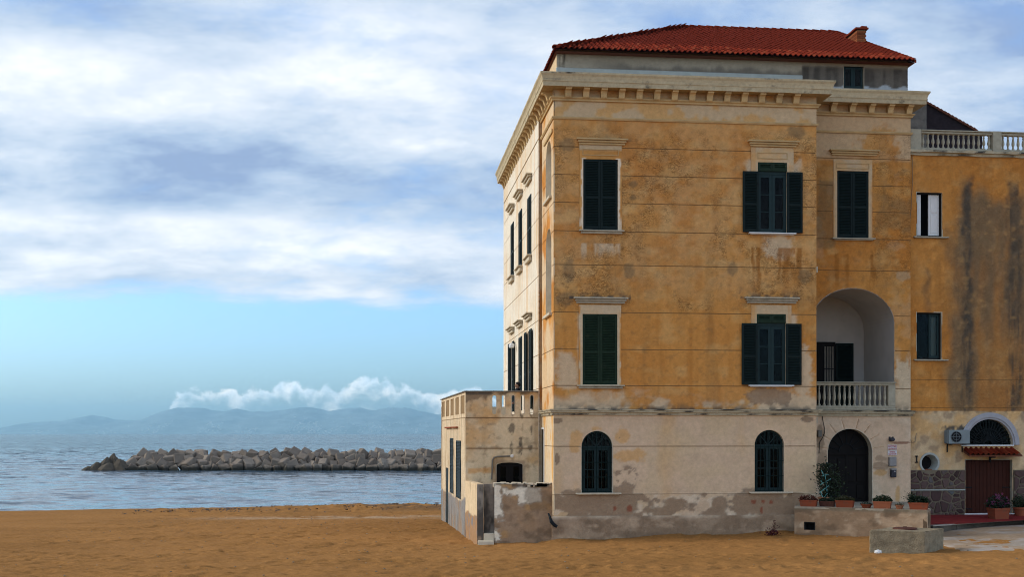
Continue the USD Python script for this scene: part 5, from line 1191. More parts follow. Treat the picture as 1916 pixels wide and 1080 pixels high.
def och_paint(s, z):
    c = ochre_base(s, z, 181) * .92; c = mixp(c, np.full(len(s), .25), DEEP)  # wall pigment darkened overall as shade on this side; stains follow separately
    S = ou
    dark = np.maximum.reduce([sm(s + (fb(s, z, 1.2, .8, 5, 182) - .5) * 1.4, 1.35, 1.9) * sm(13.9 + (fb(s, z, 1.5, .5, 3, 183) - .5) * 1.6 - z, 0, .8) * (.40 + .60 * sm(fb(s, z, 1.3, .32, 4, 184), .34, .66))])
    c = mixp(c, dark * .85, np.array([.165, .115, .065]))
    for x0, x1_, y0, k_, st in ((1802, 1820, 294, 185, .9), (1884, 1912, 294, 186, .8), (1730, 1742, 470, 187, .5)):
        a0, a1 = S(x0, 0)[0], S(x1_, 0)[0]; w = boxm(s, z, a0, a1, 5.6 if x0 > 1750 else 9.2, S(0, y0)[1], .14, .22, k_) * sm(fb(s, z, 7, .7, 4, k_ + 20), .30, .52)
        c = mixp(c, w * st * (.6 + .4 * sm(fb(s, z, 4, 2, 4, 188), .35, .55)), np.array([.070, .058, .044]))
    c = mixp(c, sm(fb(s, z, 3.4, 5.0, 5, 189), .60, .74) * sm(s, 1.2, 2.0) * .25, LITE)
    c = mixp(c, drips(s, z, S(1716, 0)[0], S(1762, 0)[0], S(0, 676)[1], 1.3, 190, .56) * .6, DEEP * .6)
    low = sm(S(0, 765)[1] - z, 0, .03)
    g = np.repeat(CREAM[None] * np.array([.95, .93, .90]), len(s), 0); g = mixp(g, sm(fb(s, z, 1.2, 1.4, 5, 191), .44, .64) * .7, LITE * np.array([1, 1.02, 1.1])); g = mixp(g, sm(fb(s, z, 2.4, 2.6, 5, 192), .58, .68) * .6, BARE * 1.2)
    g = mixp(g, boxm(s, z, S(1760, 0)[0], S(1806, 0)[0], S(0, 806)[1], S(0, 793)[1], .05, .15, 193) * sm(fb(s, z, 5, 3, 4, 194), .38, .52), GRIME * 1.6)
    g = mixp(g, np.exp(-np.clip(S(0, 764)[1] - z, 0, 9) / .12) * sm(fb(s, z, 4, 3, 4, 195), .5, .62) * .8, GRIME * 1.6)
    return c * (1 - low[:, None]) + g * low[:, None]
zj = ou(1800, 764)[1]; zj2 = ou(1800, 711)[1]
oholes = [rect(*oa), rect(*ob), fan, od_h, rnd]
ofw = obj('front_wall', MB().prism(rect(.02, OE, .8, OZT).difference(shapely.union_all(oholes)), .022, .42, Wo), MAT['backing'], och)
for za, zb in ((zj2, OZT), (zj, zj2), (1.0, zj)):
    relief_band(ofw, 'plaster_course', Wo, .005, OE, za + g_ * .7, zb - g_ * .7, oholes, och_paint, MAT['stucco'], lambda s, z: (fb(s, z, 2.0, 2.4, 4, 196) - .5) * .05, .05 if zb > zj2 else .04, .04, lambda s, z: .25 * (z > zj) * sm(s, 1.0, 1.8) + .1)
obj('side_and_back_walls', MB().box(OE - .3, OE, .3, 9, .8, OZT).box(0, OE, 8.7, 9, .8, OZT).box(0, .25, .3, 9, .8, OZT).box(0, OE, .4, 8.8, OZT - .35, OZT - .1), MAT['plaster'], och)
for w, openm in ((oa, 1), (ob, 0)):
    h = rect(*w); window_back(och, Wo, h, .0, .41)
    obj('window_frame', MB().prism(h.difference(h.buffer(-.055, join_style=2)), .08, .16, Wo), MAT['door_dark'], och)
    sill(och, Wo, w[0] - .12, w[1] + .22, w[2], MAT['trim_grey'], .06, .09)
    dark_back(och, Wo, h, .9)
    c = w[0] + .52 * (w[1] - w[0])
    if openm:
        lf = obj('inner_shutter', MB().cbox(c, w[1] - .06, .13, .17, w[2] + .05, w[3] - .06, .008, Wo), MAT['white_paint'], och)
        for z0, z1 in ((w[2] + .15, w[2] + .80), (w[2] + .88, w[3] - .16)): obj('shutter_panel', MB().cbox(c + .07, w[1] - .13, .118, .14, z0, z1, .01, Wo), MAT['white_paint'], lf)
        obj('inner_shutter', MB().cbox(w[0] + .055, w[0] + .22, .13, .30, w[2] + .05, w[3] - .06, .008, Wo), MAT['white_paint'], och)
    else:
        obj('sash_leaf', MB().prism(rect(c + .02, w[1] - .05, w[2] + .05, w[3] - .05).difference(rect(c + .10, w[1] - .12, w[2] + .14, w[3] - .12)), .12, .16, Wo), MAT['sash'], och)
        obj('pane', MB().box(w[0] + .05, c, .14, .146, w[2] + .05, w[3] - .05, Wo), MAT['glass'], och); obj('pane', MB().box(c + .1, w[1] - .12, .135, .141, w[2] + .14, w[3] - .12, Wo), MAT['glass'], och)
        obj('curtain', MB().cbox(w[1] - .34, w[1] - .08, .24, .27, w[2] + .1, w[3] - .1, .01, Wo), MAT['white_paint'], och)
# fanlight with moulded arch and sunburst ironwork
m = MB()
for o0, o1, d_ in ((0, .07, -.02), (.07, .17, -.05), (.17, .24, -.03)):
    a0 = arch(fa0 - o0, fa1 + o0, faz0, faz0 + .02, faz1 - faz0 - .02 + o0, 32); a1 = arch(fa0 - o1, fa1 + o1, faz0, faz0 + .02, faz1 - faz0 - .02 + o1, 32); m.prism(a1.difference(a0), d_, .05, Wo)
obj('arch_moulding', m, simple('grey_arch_stucco', (.34, .325, .33), .8, .12, 3, .1, extra_dirt=.25), och)
obj('fanlight_sill', MB().cbox(fa0 - .22, fa1 + .02, -.06, .05, faz0 - .05, faz0, .01, Wo), MAT['white_paint'], och)
window_back(och, Wo, fan, .0, .3); dark_back(och, Wo, fan, .38)
m = MB(); fc = (fa0 + fa1) / 2; fr_ = (fa1 - fa0) / 2; fk = (faz1 - faz0) / fr_
for a in np.radians(np.arange(6, 180, 9)): m.tube(Wo([[fc + .16 * math.cos(a), .10, faz0 + .16 * math.sin(a) * fk], [fc + fr_ * .985 * math.cos(a), .10, faz0 + fr_ * .985 * math.sin(a) * fk]]), .013, 5)
for r_ in (.16, fr_ * .62): t_ = np.linspace(0, PI, 24); m.tube(Wo(np.stack([fc + r_ * np.cos(t_), np.full(24, .10), faz0 + r_ * np.sin(t_) * fk], 1)), .014, 5)
obj('fanlight_ironwork', m, MAT['iron'], och)
obj('fanlight_glass', MB().prism(fan, .16, .166, Wo), MAT['glass'], och)
# round window: pale ring, deep throat
m = MB(); m.prism(Point(rc).buffer(rr + .07, 24).difference(rnd), -.03, .05, Wo); obj('round_window_ring', m, MAT['lead'], och)
m = MB(); n_ = 28; th = np.linspace(0, 2 * PI, n_, endpoint=False)
v = np.vstack([Wo(np.stack([rc[0] + r_ * np.cos(th), np.full(n_, d_), rc[1] + r_ * np.sin(th)], 1)) for r_, d_ in ((rr, -.02), (rr * .80, .36))]); m.add(v, [[i, (i + 1) % n_, n_ + (i + 1) % n_, n_ + i] for i in range(n_)])
obj('round_window_throat', m, MAT['lead'], och); obj('round_window_dark', MB().prism(Point(rc).buffer(rr, 24), .36, .40, Wo), MAT['dark_room'], och)
obj('clay_ledge', MB().cbox(rc[0] - .14, rc[0] + .14, .06, .34, rc[1] - rr * .98, rc[1] - rr * .74, .02, Wo), MAT['terracotta'], och)
# brown plank door
for li, (a, b_) in enumerate(((dd0 + .02, (dd0 + dd1) / 2 - .004), ((dd0 + dd1) / 2 + .004, dd1 - .02))):
    lf = obj('door_leaf', MB().box(a, b_, .16, .20, ddz0 + .02, ddz1 - .02, Wo), MAT['door_brown'], och)
    xs = np.linspace(a, b_, 7)
    for x0, x1_ in zip(xs[:-1], xs[1:]): obj('plank', MB().cbox(x0 + .003, x1_ - .003, .13, .165, ddz0 + .02, ddz1 - .02, .006, Wo), MAT['door_brown'], lf)
    for z in (ddz0 + .18, ddz0 + .95): 
        x_ = a if li == 0 else b_; obj('strap_hinge', MB().cbox(x_, x_ + (.30 if li == 0 else -.30), .118, .132, z - .02, z + .02, .004, Wo), MAT['iron'], lf)
window_back(och, Wo, od_h, .0, .3, MAT['trim_grey'])
obj('door_sill', MB().cbox(dd0 - .05, dd1 + .1, -.06, .3, ddz0 - .03, ddz0 + .03, .01, Wo), MAT['white_paint'], och)
# stone cladding: every stone set in pale mortar
zc_t = ou(1760, 880)[1]; cl_l, cl_r = .01, dd0 - .03
zmid = ou(1760, 917)[1]
from scipy.spatial import Voronoi
MAT['stone_brown'] = tile_material('brown_rubble_stone', (.100, .060, .052), (.045, .03, .03))
MAT['mortar'] = simple('pale_mortar', (.165, .128, .085), .95, .15)
def cladding(u0, u1, z0, z1, n, seed):
    rg_ = np.random.default_rng(seed); pts = rg_.uniform((u0, z0), (u1, z1), (n, 2))
    for _ in range(2):                                # even the cells out a little
        ext = np.vstack([pts, pts * [-1, 1] + [2 * u0, 0], pts * [-1, 1] + [2 * u1, 0], pts * [1, -1] + [0, 2 * z0], pts * [1, -1] + [0, 2 * z1]]); vo = Voronoi(ext)
        cells = [Polygon(vo.vertices[vo.regions[vo.point_region[i]]]) for i in range(n)]
        if _ == 0: pts = .5 * pts + .5 * np.array([[c_.centroid.x, c_.centroid.y] for c_ in cells])
    obj('mortar_bed', MB().prism(rect(u0, u1, z0, z1), -.045, .0, Wo), MAT['mortar'], clad)
    for c_ in cells:
        p = c_.intersection(rect(u0, u1, z0, z1).difference(Point(rc).buffer(rr + .08))).buffer(-.022).buffer(-.02).buffer(.02, 3).simplify(.008)
        if p.is_empty or p.geom_type != 'Polygon' or p.area < .003: continue
        d_ = rg_.uniform(.062, .085); q = p.buffer(-.014)
        mm = MB().prism(p, -d_ + .014, -.03, Wo)
        if q.geom_type == 'Polygon' and not q.is_empty: mm.prism(q, -d_, -d_ + .016, Wo)
        obj('stone', mm, MAT['stone_brown'], clad)
clad = obj('stone_cladding', MB().cbox(cl_l, cl_r, -.085, .0, zmid - .03, zmid + .015, .01, Wo), MAT['lead'], och)
cladding(cl_l, cl_r, zmid + .015, zc_t, 26, 3); cladding(cl_l, cl_r, 1.5, zmid - .03, 44, 6); cladding(dd1 + .03, dd1 + 1.5, 1.5, ou(1900, 880)[1], 34, 9)
# tiled awning over the door
m = MB(); az_t, az_b, aout = ou(1850, 839)[1], ou(1850, 851)[1] + .02, .52
aw0, aw1 = ou(1800, 0)[0], OE - 5.0
awn = obj('awning', MB().add(Wo([[aw0 + .05, 0, az_t - .06], [aw1, 0, az_t - .06], [aw1, -aout + .06, az_b - .04], [aw0 + .05, -aout + .06, az_b - .04], [aw0 + .05, 0, az_t - .16], [aw1, 0, az_t - .16], [aw1, -aout + .06, az_b - .09], [aw0 + .05, -aout + .06, az_b - .09]]), [[0, 1, 2, 3], [4, 5, 6, 7], [2, 3, 7, 6], [0, 3, 7, 4]]), MAT['roof_under'], och)
aa = math.atan2(az_t - az_b, aout); k_ = int((aw1 - aw0) / .19)
for i in range(k_):
    u = aw0 + (i + .5) * .19; q = tile_mesh(aout / math.cos(aa) + .03, .19)[0]
    p = np.stack([u + q[:, 0], -aout + q[:, 1] * math.cos(aa) - q[:, 2] * math.sin(aa), az_b - .02 + q[:, 1] * math.sin(aa) + q[:, 2] * math.cos(aa)], 1); obj('roof_tile', (Wo(p), TF[:, ::-1]), MAT['tile'], awn)
obj('awning_bracket', MB().cbox(fc - .03, fc + .03, -.4, 0, az_b - .14, az_b - .09, .01, Wo).cbox(fc - .03, fc + .03, -.06, 0, az_b - .3, az_b - .09, .01, Wo), MAT['iron'], och)
# roof terrace: moulded ledge, balustrade, piers
zb0, zb1 = ou(1790, 284)[1], ou(1790, 245)[1]
sweep(och, 'parapet_ledge', [(.0, .0), (OE, 0)], [(0, OZT - .06), (.06, OZT - .05), (.07, OZT + .03), (.15, OZT + .05), (.15, zb0 + .02), (-.3, zb0 + .03)], MAT['mould_low'], .07, .05, 5)
p0, p1 = ou(1855, 0)[0], ou(1872, 0)[0]
balustrade(och, Wo, ou(1722, 0)[0], p0, zb0 - .05, zb1, .0, .189, MAT['stone'])
balustrade(och, Wo, p1, OE, zb0 - .05, zb1, .0, .189, MAT['stone'])
obj('pier', MB().cbox(p0, p1, -.10, .14, zb0 - .02, zb1 + .012, .012, Wo), MAT['stone'], och); obj('pier', MB().cbox(.02, ou(1722, 0)[0], -.10, .14, zb0 - .1, zb1 + .012, .012, Wo), MAT['stone'], och)
# thin cables hanging on the wall beside the palazzo
obj('cable', MB().tube(Wo([[.12, -.02, zb0], [.13, -.03, 14.0], [.05, -.03, 12.5], [.04, -.02, 10.2]]), .008, 5), MAT['conduit'], och)
obj('cable', MB().tube(Wo([[.03, -.02, 7.0], [.04, -.03, 5.6], [.05, -.03, 4.8], [.10, -.03, 4.66], [.22, -.03, 4.68], [.27, -.03, 5.0]]), .010, 5), MAT['conduit'], och)

# dark lean-to gable rising behind the roof terrace
gy = 47.0; gx0, gx1, gx2 = X_at(1719, gy), X_at(1732, gy), X_at(1828, gy)
MAT['slate_dark'] = simple('dark_roof_slates', (.030, .022, .024), .95, .3, 6, .4, 40); MAT['grey_wall'] = simple('grey_old_render', (.17, .145, .12), .95, .3, 4, .3, 40, extra_dirt=.5)
gb = thing('gabled_house', 'dark lean-to gable end rising behind the roof terrace balustrade', 'house', (gx1, gy, 0))
gz0, gz1 = Z_at(192, gy), Z_at(246, gy)
obj('gable_wall', MB().prism(Polygon([(0, 2), (gx2 - gx1, 2), (gx2 - gx1 + .2, gz1 - .15), (0, gz0)]), 0, 5.0), MAT['slate_dark'], gb)
obj('corner_pier', MB().cbox(gx0 - gx1 - .6, 0.0, -.12, 5.0, 2, gz0 + .05, .03), MAT['grey_wall'], gb)
d_ = np.array([gx2 - gx1, gz1 - gz0]); nn = 14
for i in range(nn):
    a, c_ = np.array([0, gz0]) + d_ * i / nn, np.array([0, gz0]) + d_ * (i + 1.12) / nn
    obj('verge_tile', MB().prism(Polygon([a + [0, -.03], c_ + [0, -.03], c_ + [0, .03], a + [0, .07]]), -.10, 5.1), MAT['roof_under'], gb)
obj('pier_cap', MB().cbox(gx0 - gx1 - .65, .04, -.16, 5.0, gz0 + .05, gz0 + .12, .02), MAT['roof_under'], gb)
# ------------------------------------------------------------------ planter platform before the entrance, patio, path, concrete chamber
def plan_prism(pts, z0, z1, b=None):
    m = trimesh.creation.extrude_polygon(Polygon(pts), z1 - z0, engine='earcut'); v = np.array(m.vertices); v[:, 2] += z0
    return (b or MB()).add(v, m.faces)
def noisy(pts_front, z0, z1, paint, parent, name, step=.04, amp=.05, holes=(), seed=0, back=.1):
    o = np.array(pts_front[0]); e = np.array(pts_front[1]); L_ = float(np.linalg.norm(e - o)); a = (e - o) / L_; n = np.array([-a[1], a[0]])
    return relief_band(parent, name, WG(o, a, n), 0, L_, z0, z1, list(holes), paint, MAT['stucco'], lambda s, z: (fb(s, z, 2.4, 3.2, 5, seed) - .5) * amp, step, back)
PZ = 2.57; pA, pB, pC = (9.34, 40.12), (13.05, 38.12), (13.42, 38.9)
plat = thing('planter_platform', 'weathered grey masonry platform with a row of potted plants before the arched entrance', 'retaining wall', (pA[0], pA[1], 0))
loc = lambda p: (p[0] - pA[0], p[1] - pA[1])
def plat_paint(s, z):
    c = np.repeat(BARE[None] * np.array([1.2, 1.18, 1.15]), len(s), 0); c = mixp(c, sm(fb(s, z, 1.5, 2.4, 5, 201), .46, .64) * .7, BEIGE * .85); c = mixp(c, sm(fb(s, z, 2.1, 3.5, 5, 202), .54, .70) * .7, BARE * .6)
    c = mixp(c, sm(fb(s, z, 3, 4, 5, 203), .62, .72) * .6, WHITE * .8); c = mixp(c, sm(z, PZ - .16, PZ - .05) * .6, np.array([.15, .13, .09])); c = mixp(c, sm(fb(s, z, 2.2, 5, 4, 204), .60, .70) * .4, np.array([.24, .14, .075]))
    return c
vent = rect(.34, .66, 1.83, 2.05)
noisy((loc(pA), loc(pB)), 1.2, PZ, plat_paint, plat, 'front_face', .04, .05, [vent], 205, .12)
noisy((loc(pB), loc(pC)), 1.2, PZ, lambda s, z: mixp(np.repeat(BARE[None] * .9, len(s), 0), sm(fb(s, z, 3, 3, 4, 206), .5, .6), BARE * .55), plat, 'end_face', .04, .05, (), 206, .12)
back_l, back_r = to_world(8.3, .06), to_world(WU + .2, WV + .05)
obj('platform_top', plan_prism([loc(p) for p in (pA, pB, pC, (13.45, 41.2), back_r, to_world(U_END + .05, WV + .05), to_world(U_END + .05, .06), back_l)], PZ - .06, PZ + .005), simple('worn_concrete_top', (.33, .28, .205), .95, .22, 3, .4, 40, extra_dirt=.4), plat)
obj('vent_throat', MB().prism(vent.buffer(.02, join_style=2), .30, .34, WG((0, 0), tuple((np.array(pB) - pA) / np.linalg.norm(np.array(pB) - pA)), (0.47, .88))), MAT['dark_room'], plat)
_a = (np.array(pB) - pA) / np.linalg.norm(np.array(pB) - pA); _n = np.array([-_a[1], _a[0]])
obj('vent_lining', MB().prism(vent.buffer(.02, join_style=2).difference(vent.buffer(-.002, join_style=2)), .0, .30, WG((0, 0), tuple(_a), tuple(_n))), MAT['dark_room'], plat)
def plat_at(px, back):
    """spot on the platform, so far behind its front edge, in a picture column"""
    k_ = (px - CX) / F; o = np.array(pA) + _n * back
    t = (k_ * o[1] - o[0]) / (_a[0] - k_ * _a[1]); return o + _a * t

def patio_pt(px, py, z): Y = (EYE - z) * F / (py - HY); return (X_at(px, Y), Y)
kz0, kz1 = 1.98, 2.03
k0, k1 = patio_pt(1740, 984, kz0), patio_pt(1916, 970, kz1)
kd = np.array(k1) - k0; k2 = tuple(np.array(k1) + kd / np.linalg.norm(kd) * 6)
bl, br = to_world(WU + .12, AV2 - .02), to_world(WU + OE, AV2 - .02)
MAT['red_floor'] = simple('red_painted_floor', (.20, .022, .020), .6, .25, 3, .15, 30, extra_dirt=.35, dirt=(.10, .03, .025))
_pm = MB()
for zo in (0.0, -.3): _pm.add([(*k0, 1.975 + zo), (*k2, 2.05 + zo), (*br, 2.095 + zo), (*bl, 2.095 + zo), (13.46, 41.2, 2.02 + zo)], [[0, 1, 2], [0, 2, 3], [0, 3, 4]])
obj('patio', _pm, MAT['red_floor'], kind='structure', label='red painted patio floor in front of the ochre house')
kn = np.array([kd[1], -kd[0]]) / np.linalg.norm(kd)
kb = MB(); kd_ = MB(); kk0, kk2 = np.array(k0), np.array(k2)
ns = 9
for i in range(ns):
    a, c_ = kk0 + (kk2 - kk0) * (i / ns), kk0 + (kk2 - kk0) * ((i + 1) / ns - .002); j = rg.uniform(-.012, .012)
    plan_prism([a + kn * (.10 + j), c_ + kn * (.10 + j), c_ - kn * .04, a - kn * .04], 1.4, 1.955, kd_)
    plan_prism([a + kn * (.125 + j), c_ + kn * (.125 + j), c_ - kn * .05, a - kn * .05], 1.957, 1.99, kb)
obj('patio_footing', kd_, simple('dark_footing', (.085, .068, .05), .95, .4, 4, .4, 30, extra_dirt=.5), kind='structure', label='dark stone footing under the patio edge')  # footing coloured much darker than the kerb on top
obj('kerb', kb, top_dirt_material('patio_kerb_stone', (.34, .29, .23), amount=.3), kind='structure', label='pale stone edge of the red patio')
# concrete apron with sand blown over it
xs, ys = np.linspace(11.6, 24, 150), np.linspace(32.8, 42.4, 140); GX, GY = np.meshgrid(xs, ys)
Pn = np.stack([GX, GY, 0 * GX], -1)
lev = ground_z(GX, GY) + .010 + .10 * (fbm(Pn * np.array([.55, .9, 1]), 4, 71) - .5) - .35 * sm(34.3 + .0 * GX - GY, -.2, 1.2) - .5 * sm(12.6 - GX, -.3, .8) + .05 * sm(GX, 14, 16)
ap = np.repeat(np.array([[.30, .208, .130]]), GX.size, 0); ap = mixp(ap, sm(fbm(Pn * .8, 4, 72).ravel(), .45, .65), np.array([.29, .235, .18])); ap = mixp(ap, sm(fbm(Pn * 2.2, 4, 73).ravel(), .55, .68) * .5, np.array([.40, .34, .29]))
ii = np.arange(len(ys) - 1)[:, None] * len(xs) + np.arange(len(xs) - 1)[None]
obj('path', (np.stack([GX, GY, lev], -1).reshape(-1, 3), np.stack([ii, ii + 1, ii + len(xs) + 1, ii + len(xs)], -1).reshape(-1, 4)), MAT['stucco'], smooth=True, paint=ap, relief=np.tile([[0, 1, 0]], (len(ap), 1)), kind='structure', label='pale worn concrete path half buried in sand')

cb = thing('concrete_chamber', 'rough grey concrete chamber with a rusty round lid standing in the sand', 'concrete block', (10.05, 34.0, 0))
q = [(0.0, .15), (1.42, -.30), (2.36, .86), (1.0, 1.34)]
cz = 2.255
def chamber():
    base = Polygon(q); v, f = [], []
    m = trimesh.creation.extrude_polygon(base.buffer(-.03).buffer(.03, 4), 1.2, engine='earcut').subdivide_to_size(.06)
    p = np.array(m.vertices); p[:, 2] += cz - 1.2
    n = fbm(p * 4.5, 4, 7) - .5; nrm = trimesh.Trimesh(p, m.faces, process=False).vertex_normals
    return p + nrm * (n[:, None] * .05), m.faces
MAT['concrete'] = simple('rough_concrete', (.215, .168, .105), .95, .35, 5, .9, 24, .03, extra_dirt=.55, dirt=(.10, .085, .055))
obj('block', chamber(), MAT['concrete'], cb, smooth=True)
MAT['rust'] = simple('rusty_iron', (.075, .030, .020), .8, .4, 9, .4, 60)
lc = (1.16, .60)
obj('lid', MB().lathe([(0, cz + .045), (.30, cz + .045), (.33, cz + .035), (.34, cz + .01), (.34, cz - .02)], 28, (lc[0], lc[1], 0)), MAT['rust'], cb)
obj('lid_handle', MB().tube([(lc[0] - .06, lc[1], cz + .04), (lc[0] - .05, lc[1], cz + .07), (lc[0] + .05, lc[1], cz + .07), (lc[0] + .06, lc[1], cz + .04)], .010, 6), MAT['rust'], cb)
# white paper scrap / bag at its foot
def crumple(c, r, seed, mat, name, label, cat):
    m = trimesh.creation.icosphere(3, 1.0); v = np.array(m.vertices); n = fbm(v * 2.2 + seed, 4, seed)
    v = v * (0.55 + .9 * n[:, None]) * np.array(r); v[:, 2] = np.maximum(v[:, 2], -r[2] * .5)
    return obj(name, MB().add(v + np.array(c), m.faces), mat, label=label, cat=cat)
gx, gyy = 10.17, 33.72
crumple((gx, gyy, float(ground_z(gx, gyy)) + .05), (.10, .07, .06), 3, MAT['white_paint'], 'paper_bag', 'crumpled white bag lying against the concrete chamber', 'bag')

# ------------------------------------------------------------------ plants
def leaf_material(name, col):
    N = {'ge': ('geometry', {}), 'r': ('rgb_ramp', {'ramp': [(0, tuple(c * .55 for c in col)), (.5, col), (1, (col[0] * 1.7, col[1] * 1.45, col[2] * 1.2))]}), 'd': ('diffuse_bsdf', {}), 't': ('translucent_bsdf', {}), 'm': ('mix_closure', {'fac': .25}), 'gl': ('glossy_bsdf', {'roughness': .45, 'color': (.6, .6, .6)}), 'm2': ('mix_closure', {'fac': .05})}
    return usdkit.material(stage, '/World/Looks/' + name, N, [('ge.random_per_island', 'r.fac'), ('r.color', 'd.color'), ('r.color', 't.color'), ('d.BSDF', 'm.closure1'), ('t.BSDF', 'm.closure2'), ('m.closure', 'm2.closure1'), ('gl.BSDF', 'm2.closure2')], surface='m2.closure')
MAT['leaf'] = leaf_material('green_leaves', (.035, .065, .018)); MAT['leaf_dark'] = leaf_material('dark_green_leaves', (.018, .040, .014)); MAT['leaf_olive'] = leaf_material('olive_leaves', (.075, .070, .020)); MAT['leaf_red'] = leaf_material('dark_red_leaves', (.13, .012, .022))
MAT['leaf_pinkred'] = leaf_material('reddish_sprigs', (.20, .055, .03))
MAT['petal'] = leaf_material('pink_petals', (.50, .09, .26)); MAT['stem'] = simple('green_brown_stem', (.06, .055, .025), .9, .2); MAT['soil'] = simple('potting_soil', (.045, .03, .02), .95, .3)
def leaves(n, rgn, seed, size, el=1.7, up=.3):
    """rgn(rng) -> point; leaf = bent diamond of 4 triangles"""
    r = np.random.default_rng(seed); b = MB()
    for _ in range(n):
        p = rgn(r); s = size * r.uniform(.6, 1.3); d = r.normal(size=3); d[2] = abs(d[2]) * up + .1; d /= np.linalg.norm(d); w = np.cross(d, r.normal(size=3)); w /= np.linalg.norm(w); nn_ = np.cross(d, w)
        b.add([p, p + d * s * .5 + w * s / el * .5 + nn_ * s * .06, p + d * s - nn_ * s * .12, p + d * s * .5 - w * s / el * .5 + nn_ * s * .06, p + d * s * .5 - nn_ * s * .02], [[0, 1, 4], [1, 2, 4], [2, 3, 4], [3, 0, 4]])
    return b
def trough(name, label, at, rot, L_, H, D, leaf, n, spread, hgt, size, seed, cat='potted plant', round_=False, extra=None, potmat='terracotta', parent_group=None):
    t = thing(name, label, cat, (at[0], at[1], at[2]), rot, parent_group)
    b = MB()
    if round_:
        b.lathe([(0, 0), (.34 * L_, 0), (.36 * L_, .02), (.47 * L_, H * .78), (.52 * L_, H * .80), (.52 * L_, H), (.46 * L_, H), (.42 * L_, H * .8), (0, H * .8)], 18)
    else:
        lo, hi = .88, 1.0
        for a0, a1, k0_, k1_ in ((0, H * .78, lo, .97), (H * .78, H, 1.02, 1.02)):
            v = [[sx * L_ / 2 * kk, sy * D / 2 * kk, z] for z, kk in ((a0, k0_), (a1, k1_)) for sx, sy in ((-1, -1), (1, -1), (1, 1), (-1, 1))]
            v += [[sx * (L_ / 2 * k1_ - .02), sy * (D / 2 * k1_ - .02), a1] for sx, sy in ((-1, -1), (1, -1), (1, 1), (-1, 1))] + [[sx * (L_ / 2 * k1_ - .02), sy * (D / 2 * k1_ - .02), a1 - .06] for sx, sy in ((-1, -1), (1, -1), (1, 1), (-1, 1))]
            f = [[0, 3, 2, 1]] + [[i, (i + 1) % 4, 4 + (i + 1) % 4, 4 + i] for i in range(4)] + [[4 + i, 4 + (i + 1) % 4, 8 + (i + 1) % 4, 8 + i] for i in range(4)] + [[8 + i, 8 + (i + 1) % 4, 12 + (i + 1) % 4, 12 + i] for i in range(4)] + [[12, 13, 14, 15]]
            b.add(v, f)
    obj('pot', b, MAT[potmat], t, smooth=40 if round_ else False)
    sx, sy = (.42 * L_, .42 * L_) if round_ else (L_ / 2 - .03, D / 2 - .03)
    obj('soil', MB().box(-sx * .7, sx * .7, -sy * .7, sy * .7, H - .08, H - .025), MAT['soil'], t)
    def rgn(r):
        a = r.uniform(-1, 1, 2); bump = .55 + .9 * noise(np.array([a[0] * 2.2 + seed, a[1] * 2, .3]), seed)
        h = r.uniform(0, 1) ** .8 * hgt * max(.1, 1 - .6 * (a[0] ** 2)) * bump; k_ = 1 + spread * (h / hgt if hgt else 0)
        return np.array([a[0] * sx * k_ * 1.05, a[1] * sy * k_, H - .03 + h - .10 * max(0, abs(a[0]) - .8) * spread * 3])
    obj('foliage', leaves(n, rgn, seed, size), MAT[leaf], t)
    if extra: extra(t, rgn)
    return t
rot = math.atan2(_a[1], _a[0])
def on_plat(px, back): p = plat_at(px, back); return (p[0], p[1], PZ)
trough('potted_plant', 'long terracotta trough of low reddish sprigs at the left end of the platform', on_plat(1513, .17), rot, .56, .22, .22, 'leaf_pinkred', 520, .20, .18, .06, 1)
trough('potted_plant', 'dark red tub of drooping leaves at the foot of the turquoise trellis', on_plat(1548, .34), rot, .50, .19, .24, 'leaf_dark', 380, .25, .13, .06, 2, potmat='rust')
trough('potted_plant', 'terracotta trough topped by a mat of dull green before the dark door', on_plat(1581, .18), rot, .58, .24, .24, 'leaf_olive', 1000, .28, .14, .05, 3)
trough('potted_plant', 'small low terracotta bowl with few leaves in the middle of the platform row', on_plat(1621, .18), rot, .36, .14, .24, 'leaf_dark', 130, .2, .09, .05, 4, round_=True)
trough('potted_plant', 'terracotta trough with bushy fresh green leaves right of the dark door', on_plat(1651, .18), rot, .56, .24, .24, 'leaf', 800, .16, .20, .06, 5)
trough('potted_plant', 'tiny round clay pot between two troughs on the platform', on_plat(1683, .15), rot, .27, .14, .24, 'leaf', 90, .15, .08, .045, 6, round_=True)
def sprays(t, rgn):
    b = MB(); r = np.random.default_rng(77)
    for _ in range(9): a = r.uniform(-.26, .2); b.tube([(a, 0, .15), (a - .06, .02, .32), (a - .14 + r.uniform(-.05, .05), .03, .46 + r.uniform(-.05, .1))], .005, 4)
    obj('stems', b, MAT['stem'], t, kind='stuff')
    obj('leaf_sprays', leaves(260, lambda r: np.array([-.12 - abs(r.normal(0, .12)), r.normal(.03, .05), .26 + abs(r.normal(0, .13))]), 78, .06), MAT['leaf_dark'], t)
trough('potted_plant', 'terracotta trough overflowing with spiky dark green leaves at the right platform end', on_plat(1719, .18), rot, .58, .23, .25, 'leaf_dark', 900, .22, .22, .07, 7, extra=sprays)
